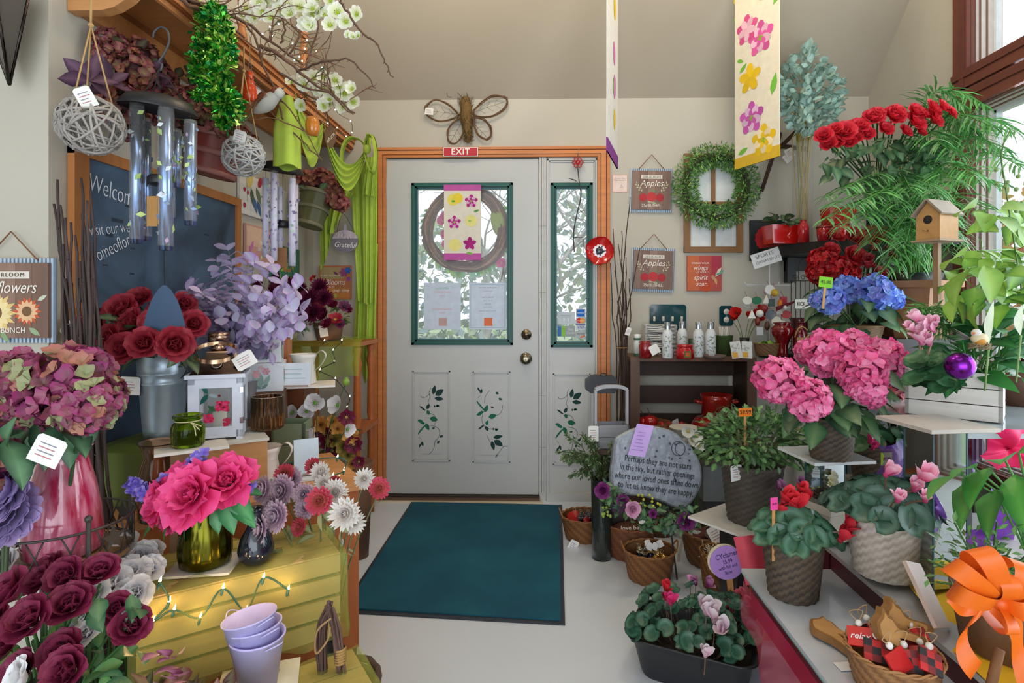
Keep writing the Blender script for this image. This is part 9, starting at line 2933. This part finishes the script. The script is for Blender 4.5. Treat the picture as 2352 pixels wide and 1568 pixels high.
# mid red roses, carnations and tulips
p=at(1985,700,d=2.55)
r=thing('red_flower_bunch','mixed dark red roses and carnations below the upper black shelf','bouquet',(p.x,p.y,1.04))
mb=MB();mb.lathe([(.001,0),(.06,0),(.075,.17),(.07,.17),(.001,.15)],'#2a2c30',24,TR((0,0,0)));mb.build('bucket','satin',r)
rd=[rose_mesh('#7a0610','#c41420',s,1.0)for s in(51,52)]
BB=[(1963,550,.05),(2005,548,.055),(1920,548,.036),(1958,592,.052),(2030,545,.045),(1908,575,.035),(1945,620,.03)]
P=[at(u,v,d=2.42)-r.location for u,v,s in BB]
plf(r,rd,'petal',P,[s for*_,s in BB],'rose_flower',[(-.1,-1,.6)]*7,rr,.2)
ch=[hyd_mesh(['#b40c18','#c8141e','#98080f'],21,90,.3,'#a00810')]
C2=[(1890,600,.055),(1915,622,.065),(1880,625,.045),(1945,630,.05),(1905,650,.045)]
P2=[at(u,v,d=2.42)-r.location for u,v,s in C2]
plf(r,ch,'petal',P2,[s for*_,s in C2],'carnation_flower',[(-.2,-1,.4)]*5,rr,.2)
bd=[rose_mesh('#8a1828','#b83240',61,.3)]
C3=[(1995,595,.026),(2008,575,.02),(2038,575,.02),(2048,590,.022),(1992,615,.034),(2020,632,.038),(2070,625,.036),(2088,612,.02),(2000,640,.024),(2050,645,.036),(2075,595,.022),(2085,640,.028)]
P3=[at(u,v,d=2.38)-r.location for u,v,s in C3]
plf(r,bd,'petal',P3,[s for*_,s in C3],'ranunculus_flower',[((u-2030)*.01,-1,.8)for u,v,s in C3],rr,.25)
stems(r,P+P2+P3,(0,0,.12),'#2f5a34',.0028,spread=.02)
mb=MB()
for k in range(70):
 leaf(mb,dirY(at(rr.uniform(1880,2080),rr.uniform(570,680),d=rr.uniform(2.45,2.6))-r.location,(rr.uniform(-1,1),-.5,rr.uniform(-.8,.4)),rr.uniform(-1,1)),.07,.04,.5,rr.choice(['#28503a','#356040','#1f4432']),r=rr)
mb.build('leaves','leaf',r)
r2=thing('plant_stand','dark stand hidden behind the blue hydrangea under the red flowers','stand',(p.x,p.y,0))
mb=MB();mb.bb(-.08,.08,-.08,.08,0,1.039,'#26221f');mb.build('stand','satin',r2)
# ---- lower shelf goods
def on_s1(u,y):p=at(u,800,Y=y);return Vector((p.x,y,S1+.001))
r=thing('red_vase','dark red shouldered ceramic vase on the lower black shelf','vase',on_s1(1797,3.02))
mb=MB();mb.lathe([(.001,0),(.03,0),(.028,.02),(.026,.05),(.04,.09),(.058,.125),(.056,.145),(.04,.158),(.037,.164),(.048,.175),(.044,.176),(.034,.165)],'#7a0e14',36);mb.build('vase_body','gloss',r)
r=thing('red_bottle','dark red bottle tied with raffia and a burlap patch','bottle',on_s1(1838,2.98))
mb=MB();mb.lathe([(.001,0),(.034,0),(.036,.02),(.036,.11),(.03,.135),(.015,.15),(.014,.175),(.018,.178),(.012,.18),(.001,.17)],'#6a0c14',30);mb.build('bottle_body','gloss',r)
mb=MB();mb.bb(-.034,.03,-.039,-.036,.035,.1,'#b08a5a');mb.build('burlap_patch','cloth',r)
mb=MB();mb.tube(stk([(-.036,-.02,.1),(-.03,-.035,.14),(.0,-.03,.155),(.035,-.03,.12),(.01,-.04,.1)],4),.003,'#c8a868',5);mb.build('raffia','matte',r)
b0=on_s1(1762,3.05)
r=thing('wicker_basket','small round wicker basket with green tissue on the lower black shelf','basket',b0)
wkb(r,.062,.062,'#8a6844',1.1,False,.8)
mb=MB();mb.patch(lambda a,b:(-.05+.1*a,-.03+.06*b,.06+.02*math.sin(a*7)*math.cos(b*5)),12,8,'#8aba4a');mb.build('green_tissue','paper',r)
r=thing('glass_cylinder','small clear glass jar behind the red poppies on the lower shelf','vase',on_s1(1748,3.25))
mb=MB();mb.lathe([(.001,0),(.03,0),(.035,.1),(.03,.12),(.028,.12),(.03,.1),(.026,.01),(.001,.01)],'#dfe8e8',24);mb.build('glass','pane',r)
# ornament tree
T0=on_s1(1767,3.16)
r=thing('ornament_stand','white wire ornament tree with a SPORTS ORNAMENTS card on the lower shelf','stand',T0)
zz=lambda v:at(1767,v,Y=3.16).z-T0.z
mb=MB();mb.lathe([(.035,0),(.012,.012),(.005,.02)],'#c8ccd0',20)
mb.tube([(0,0,.01),(0,0,zz(600))],.0032,'#d8d8dc',6)
for v,L in((655,.13),(708,.13)):
 for a in(.2,1.8,3.3,4.9):
  c_,s_=math.cos(a),math.sin(a)
  mb.tube([(0,0,zz(v)),(L*c_,L*.5*s_,zz(v)+.002),(L*1.1*c_,L*.55*s_,zz(v)+.016)],.0024,'#d8d8dc',5)
mb.tube([(.014*math.cos(t),0,zz(600)+.014+.014*math.sin(t))for t in[2*PI*i/14 for i in range(15)]],.002,'#d8d8dc',4)
mb.build('wire_frame','satin',r)
mb=MB();mb.bb(-.085,.075,-.0006,.0006,-.04,.04,'#dcdad8');cd=mb.build('card','paper',r,(-.02,-.02,zz(592)),(0,RAD(-18),0))
text('SPORTS',.03,'#222',cd,(-.01,-.0014,.018),thin=.0004);text('ORNAMENTS',.023,'#222',cd,(0,-.0014,-.014),thin=.0004)
ORN=[(1745,720,'#e8e4dc','ball','white baseball ornament'),(1738,690,'#1f6a44','oval','green oval ornament'),(1716,690,'#d8d4c8','oval','pale oval ornament'),(1740,738,'#7a2a1c','foot','brown football ornament'),(1792,698,'#d87818','foot','orange ball ornament'),(1769,722,'#b8bcc4','disc','silver snowflake medal ornament'),(1760,688,'#e0d8c8','tri','cream triangular ornament'),(1772,695,'#3a4a44','sq','dark green scoreboard ornament'),(1768,665,'#d8d4cc','disc','round white plate ornament'),(1800,690,'#a82030','sq','red square ornament'),(1745,760,'#d8dce0','sq','small white tag ornament on the lower arm'),(1795,745,'#e4e0da','sq','white price card ornament'),(1790,712,'#c8c4ba','sq','cream mitt ornament'),(1755,708,'#8a2018','ball','small dark red ball ornament'),(1783,738,'#e4dcc8','disc','cream round disc ornament'),(1727,722,'#f0ece4','tri','white pennant shaped ornament'),(1762,748,'#5a3a28','foot','small brown football ornament low'),(1806,722,'#b8242c','oval','red oval ornament'),(1779,672,'#c8a030','ball','small golden ball ornament'),(1880,0,0,0,0)]
for(u,v,c,sh,lab)in ORN[:-1]:
 p=at(u,v,Y=3.1)
 o=thing('hanging_ornament',lab+' hanging on the wire tree','ornament',p,0,'sports ornaments on the wire tree')
 mb=MB();s=.021
 if sh=='ball':mb.ball((0,0,0),s,c,14)
 elif sh=='foot':mb.ball((0,0,0),s*.85,c,14,sc=(.8,.8,1.4))
 elif sh=='oval':mb.prism([(x*1.3,z)for x,z in circ(s,16)],-.003,.003,c)
 elif sh=='disc':mb.prism([(x*(1+.12*(i%2)),z*(1+.12*(i%2)))for i,(x,z)in enumerate(circ(s*1.2,20))],-.003,.003,c)
 elif sh=='tri':mb.prism([(-s,-s),(s,-s),(0,s*1.3)],-.003,.003,c)
 else:mb.prism([(-s*.8,-s),(s*.8,-s),(s*.8,s),(-s*.8,s)],-.004,.004,c)
 mb.build('ornament_body','metal' if c=='#b8bcc4' else 'satin',o)
 mb=MB();mb.tube([(0,0,s),(U(-.01,.01),.02,s+.03)],.001,'#b02028',4);mb.build('ribbon','matte',o)
o=thing('hanging_ornament','long maroon pennant ornament with a white ball','ornament',at(1815,700,Y=3.08))
mb=MB();mb.prism([(-.075,-.035),(-.075,-.01),(.05,.03),(.055,.026)],-.002,.002,'#6a1428');mb.build('pennant','cloth',o)
mb=MB();mb.ball((-.03,-.008,-.015),.012,'#e8e4e0',12);mb.build('ball','satin',o)
a=at(1848,698,Y=3.02)
o=thing('licence_plate_ornament','small white licence plate ornament reading KICK 1 IN','ornament',a)
mb=MB();mb.bb(-.052,.052,-.002,.002,-.028,.028,'#3f6a4a');mb.bb(-.049,.049,-.0028,-.001,-.025,.025,'#e4e2d8');mb.build('plate','satin',o)
text('KICK 1 IN',.03,'#222',o,(0,-.0036,0),sx=.62)
# wrought iron rack and hanging basket
a=at(1860,730,Y=3.1)
r=thing('iron_rack','dark scrolled iron rack behind the ornaments holding a red pot','rack',(a.x,3.1,S1+.001))
mb=MB();z1_=at(1860,645,Y=3.1).z-S1;zb=.02
IR='#2f2624'
for k in range(10):x=-.1+.025*k;mb.tube([(x,0,zb),(x,0,z1_)],.0022,IR,5)
for z in(zb,z1_,zb+.05):mb.tube([(-.105,0,z),(.13,0,z)],.003,IR,5)
for k in range(5):
 x=-.08+.045*k
 mb.tube([(x+.016*math.cos(t)*(1-t/12),0,z1_+.018+.016*math.sin(t)*(1-t/12))for t in[i*.6 for i in range(14)]],.0018,IR,4)
 mb.tube([(x+.016*math.cos(t)*(1-t/12),0,zb+.026+.016*math.sin(t)*(1-t/12))for t in[i*.6 for i in range(14)]],.0018,IR,4)
mb.tube(stk([(-.06,0,z1_),(-.055,0,z1_+.09),(-.025,0,z1_+.12),(.005,0,z1_+.09),(.01,0,z1_)],5),.0028,IR,5)
for x in(-.1,.12):mb.tube([(x,0,0),(x,.06,0),(x,.0,.05)],.0028,IR,5)
mb.build('iron_frame','satin',r)
r=thing('red_pot','small dark red pot with flared rim inside the iron rack','pot',(a.x-.025,3.16,S1+.001+.11))
mb=MB();mb.lathe([(.001,0),(.035,0),(.045,.06),(.06,.085),(.055,.086),(.04,.06),(.001,.05)],'#5a1418',24);mb.build('pot_body','gloss',r)
r2=thing('pot_riser','small dark block under the red pot in the iron rack','riser',(a.x-.025,3.16,S1+.001))
mb=MB();mb.bb(-.03,.03,-.03,.03,0,.109,'#241c1a');mb.build('block','satin',r2)
# ---- front right: wooden ornaments, plaid basket, orange bow, tissue, leaves
def carved(label,p,rot,tilt,s=1.0):
 r=thing('carved_deer',label,'ornament',p,(tilt,0,rot),'carved wooden deer on the low table')
 pts=[(-.05,.01),(-.048,.03),(-.03,.042),(-.022,.058),(-.014,.042),(0,.034),(.012,.012),(.035,-.004),(.07,-.016),(.098,-.032),(.09,-.046),(.06,-.034),(.03,-.022),(.012,-.018),(.03,-.042),(.05,-.07),(.056,-.088),(.04,-.092),(.02,-.062),(-.004,-.037),(-.03,-.022),(-.045,-.01)]
 mb=MB();P=[(q_.x*s,q_.z*s)for q_ in stk([(x,0,z)for x,z in pts+[pts[0]]],2)[:-1]]
 mb.prism(P[::-1],-.008,.008,'#8a6034');mb.build('wood_shape','wood',r)
 mb=MB();mb.prism([(x*.8-.003,z*.8)for x,z in P][::-1],-.0105,.006,'#b88a52');mb.build('raised_grain','wood',r)
 return r
p=at(1915,1455,Z=Z0+.014)
carved('carved wooden deer lying flat on the marble between the pot and the plaid basket',p,RAD(-25),RAD(-90))
p=at(2080,1568,d=1.1)
r=thing('wicker_basket','wicker basket of plaid and wooden ornaments at the bottom right','basket',(p.x+.0,p.y+.04,Z0+.001),0)
wkb(r,.085,.075,'#a8784a',1.0,False,.8)
BL=r.location
for(u,v,rot,lab)in((2048,1462,.3,'left carved deer head standing in the plaid ornament basket'),(2065,1448,.35,'carved deer behind the left one in the plaid ornament basket')):
 q_=at(u,v,d=1.13 if u<2060 else 1.17)
 carved(lab,(q_.x,q_.y,max(q_.z,Z0+.12)),rot,RAD(-15),.8)
G='plaid ornaments in the bottom right basket'
for k in range(12):
 a=k*2.4;q_=.07*math.sqrt((k+.5)/12)
 o=thing('plaid_ornament',('red' if k%2 else 'black and red plaid')+' wooden ornament with white beads in the bottom right basket','ornament',(BL.x+q_*math.cos(a),BL.y+q_*math.sin(a)-.01,Z0+.075+.002*k),(U(-1.2,-.5),U(-.5,.5),U(-.5,.5)),G)
 mb=MB()
 for i in range(3):
  for j in range(3):mb.box(((i-1)*.015,0,(j-1)*.013),(.015,.005,.013),['#c01c1c','#7a1416','#1c1618'][(i+j)%3]if k%2==0 else '#c01c1c')
 mb.build('wood_block','satin',o)
 if k%3==0:text('relax',.018,'#eee',o,(0,-.0035,0),shear=.3)
 mb=MB();mb.ball((0,0,.028),.007,'#e8e4de',10);mb.build('bead','satin',o)
 mb=MB();mb.tube(stk([(0,0,.03),(-.015,-.01,.045),(.01,-.01,.05),(0,0,.03)],3),.0012,'#b8946a',4);mb.build('twine','matte',o)
p=at(1945,1530,Z=Z0+.002)
r=thing('price_card','small white price card lying on the marble left of the plaid basket','card',p,.1)
mb=MB();mb.bb(-.022,.022,-.014,.014,0,.001,'#e4e4e8');mb.build('card','paper',r)
# beige tile leaning
a,b,c_,d_=at(2110,1292,d=1.3),at(2160,1300,d=1.32),at(2190,1425,d=1.1),at(2150,1400,d=1.12)
# orange bow on twig basket
BWL=at(2275,1370,d=1.02)
r=thing('ribbon_bow','large orange ribbon bow with long tails at the bottom right','bow',BWL)
def bow_loop(u,v,w,ph,tw):
 e=at(u,v,d=.98)-BWL
 side=e.cross(Vector((0,-1,0))).normalized()
 def fn(a,b):
  t=a*2*PI
  q_=e*(.5-.5*math.cos(t))
  return q_+Vector((0,-1,0))*(.034*math.sin(t))+(side*math.cos(tw*a)+Vector((0,-.4,0)))*(w*(b-.5)*(.35+.65*math.sin(a*PI)))
 mb=MB();mb.patch(fn,28,4,'#f07018');mb.build('bow_loop','satin',r)
for(u,v,w,ph,tw)in((2188,1300,.034,0,.2),(2250,1262,.036,0,.5),(2345,1290,.036,0,.3),(2195,1362,.034,0,-.3),(2350,1395,.036,0,.2),(2305,1450,.036,0,-.4),(2300,1320,.03,0,.6)):bow_loop(u,v,w,ph,tw)
for pts in(((2275,1370),(2230,1400),(2185,1360)),((2275,1380),(2225,1430),(2215,1500),(2240,1540)),((2285,1385),(2335,1450),(2345,1530),(2350,1600))):
 P=stk([at(u,v,d=1.0)-BWL for u,v in pts],6)
 mb=MB();mb.patch(lambda a,b:P[int(a*(len(P)-1))]+Vector(((b-.5)*.02,-.006*math.sin(a*9),(b-.5)*.03)),len(P)-1,3,'#f07018');mb.build('ribbon_tail','satin',r)
mb=MB();mb.ball((0,-.02,0),.014,'#e0641a',10);mb.build('knot','satin',r)
r=thing('evergreen_basket','twig handled basket of leafy greens behind the orange bow','basket',(BWL.x+.13,BWL.y+.12,Z1+.016))
mb=MB();mb.lathe([(.001,0),(.08,0),(.1,.12),(.095,.12),(.001,.1)],'#6a4a30',36,wob=lambda i,j,a,z:.002*(-1)**(j//2));mb.build('basket_body','wicker',r)
mb=lcl(230,(-.04,0,.17),(.13,.08,.1),.022,.01,['#2f6a34','#3f8040','#5a9a4c','#24552c'],91,-.6,.3,.2,stems=7,origin=(-.04,0,.09),nl=2);mb.build('foliage','leaf',r)
mb=MB();mb.tube([at(2270,1600,d=.98)-r.location,at(2296,1490,d=.99)-r.location],.008,'#7a5230',8);mb.build('twig_handle','matte',r)
r=thing('ceramic_tile','pinkish beige tile leaning behind the plaid basket on the yellow cloth','tile',(at(2165,1430,d=1.2).x,at(2165,1430,d=1.2).y,Z1+.02),(RAD(-32),RAD(20),.7))
mb=MB();mb.bb(-.05,.05,-.004,.004,0,.13,'#bfa79a');mb.build('tile','satin',r)
# purple and pink wrap
def wrap(name,label,pts,d,col,mat='paperlit',z=None):
 o_=at(*pts[0],d=d)
 r=thing(name,label,'wrapping',o_)
 P=[at(u,v,d=d)-o_ for u,v in pts]
 c_=sum(P,Vector())/len(P)
 mb=MB();n=len(P)
 def fn(a,b):
  t=a*n;i=int(t)%n;f=t-int(t)
  e=P[i].lerp(P[(i+1)%n],f)
  return c_.lerp(e,b)+Vector((0,-.03*math.sin(b*2.2)*(1+.5*math.sin(a*30))+.01*math.sin(a*17),0))
 mb.patch(fn,n*6,5,col);mb.build('sheet',mat,r)
 return r
wrap('purple_wrap','large purple paper wrap right of the mirrored pedestal',[(2238,1135),(2270,1115),(2300,1150),(2318,1250),(2305,1290),(2230,1275),(2208,1235),(2232,1200)],1.3,'#9a5ad0')
wrap('pink_wrap','hot pink tissue wrap under the white plank planter',[(2235,1040),(2262,1012),(2278,975),(2352,985),(2400,1000),(2400,1075),(2330,1070),(2270,1072)],1.45,'#ee2a6a')
wrap('purple_cellophane','dark purple cellophane behind the mirrored pedestal',[(2180,990),(2235,990),(2232,1080),(2200,1140),(2175,1080)],1.56,'#6a3aa8','cello')
p=at(2320,1220,d=1.2)
r=thing('potted_pothos','white bowl of broad green pothos leaves at the right edge','potted plant',(p.x+.05,p.y,Z1+.016))
mb=MB();mb.lathe([(.001,0),(.05,0),(.075,.08),(.08,.16),(.075,.16),(.001,.13)],'#b8b4b0',28);mb.build('pot','satin',r)
mb=MB();rr=random.Random(99)
for(u,v,dx,dz,L)in((2210,1090,-1,-.25,.13),(2270,1075,-.7,-.6,.13),(2250,1100,-.7,-.8,.14),(2310,1060,-.5,.3,.13),(2340,1040,.3,.6,.13),(2330,1090,-.3,-1,.13),(2290,1125,-.6,-.9,.12),(2350,1110,.2,-.9,.14),(2355,1150,.4,-1,.12),(2240,1075,-.9,.1,.1)):
 q_=at(u,v,d=1.2)-r.location
 leaf(mb,dirY(q_,(dx,-.45,dz*.5+.1),.5),L*1.1,L*.5,.45,rr.choice(['#2a6a30','#358038','#1f5a2c','#45964a']),'#6ab050',nl=6,wide=.35)
 mb.tube([(0,0,.13),q_*.5+Vector((0,0,.12)),q_],.0025,'#4a8a3a',5)
mb.build('leaves','leaf',r)
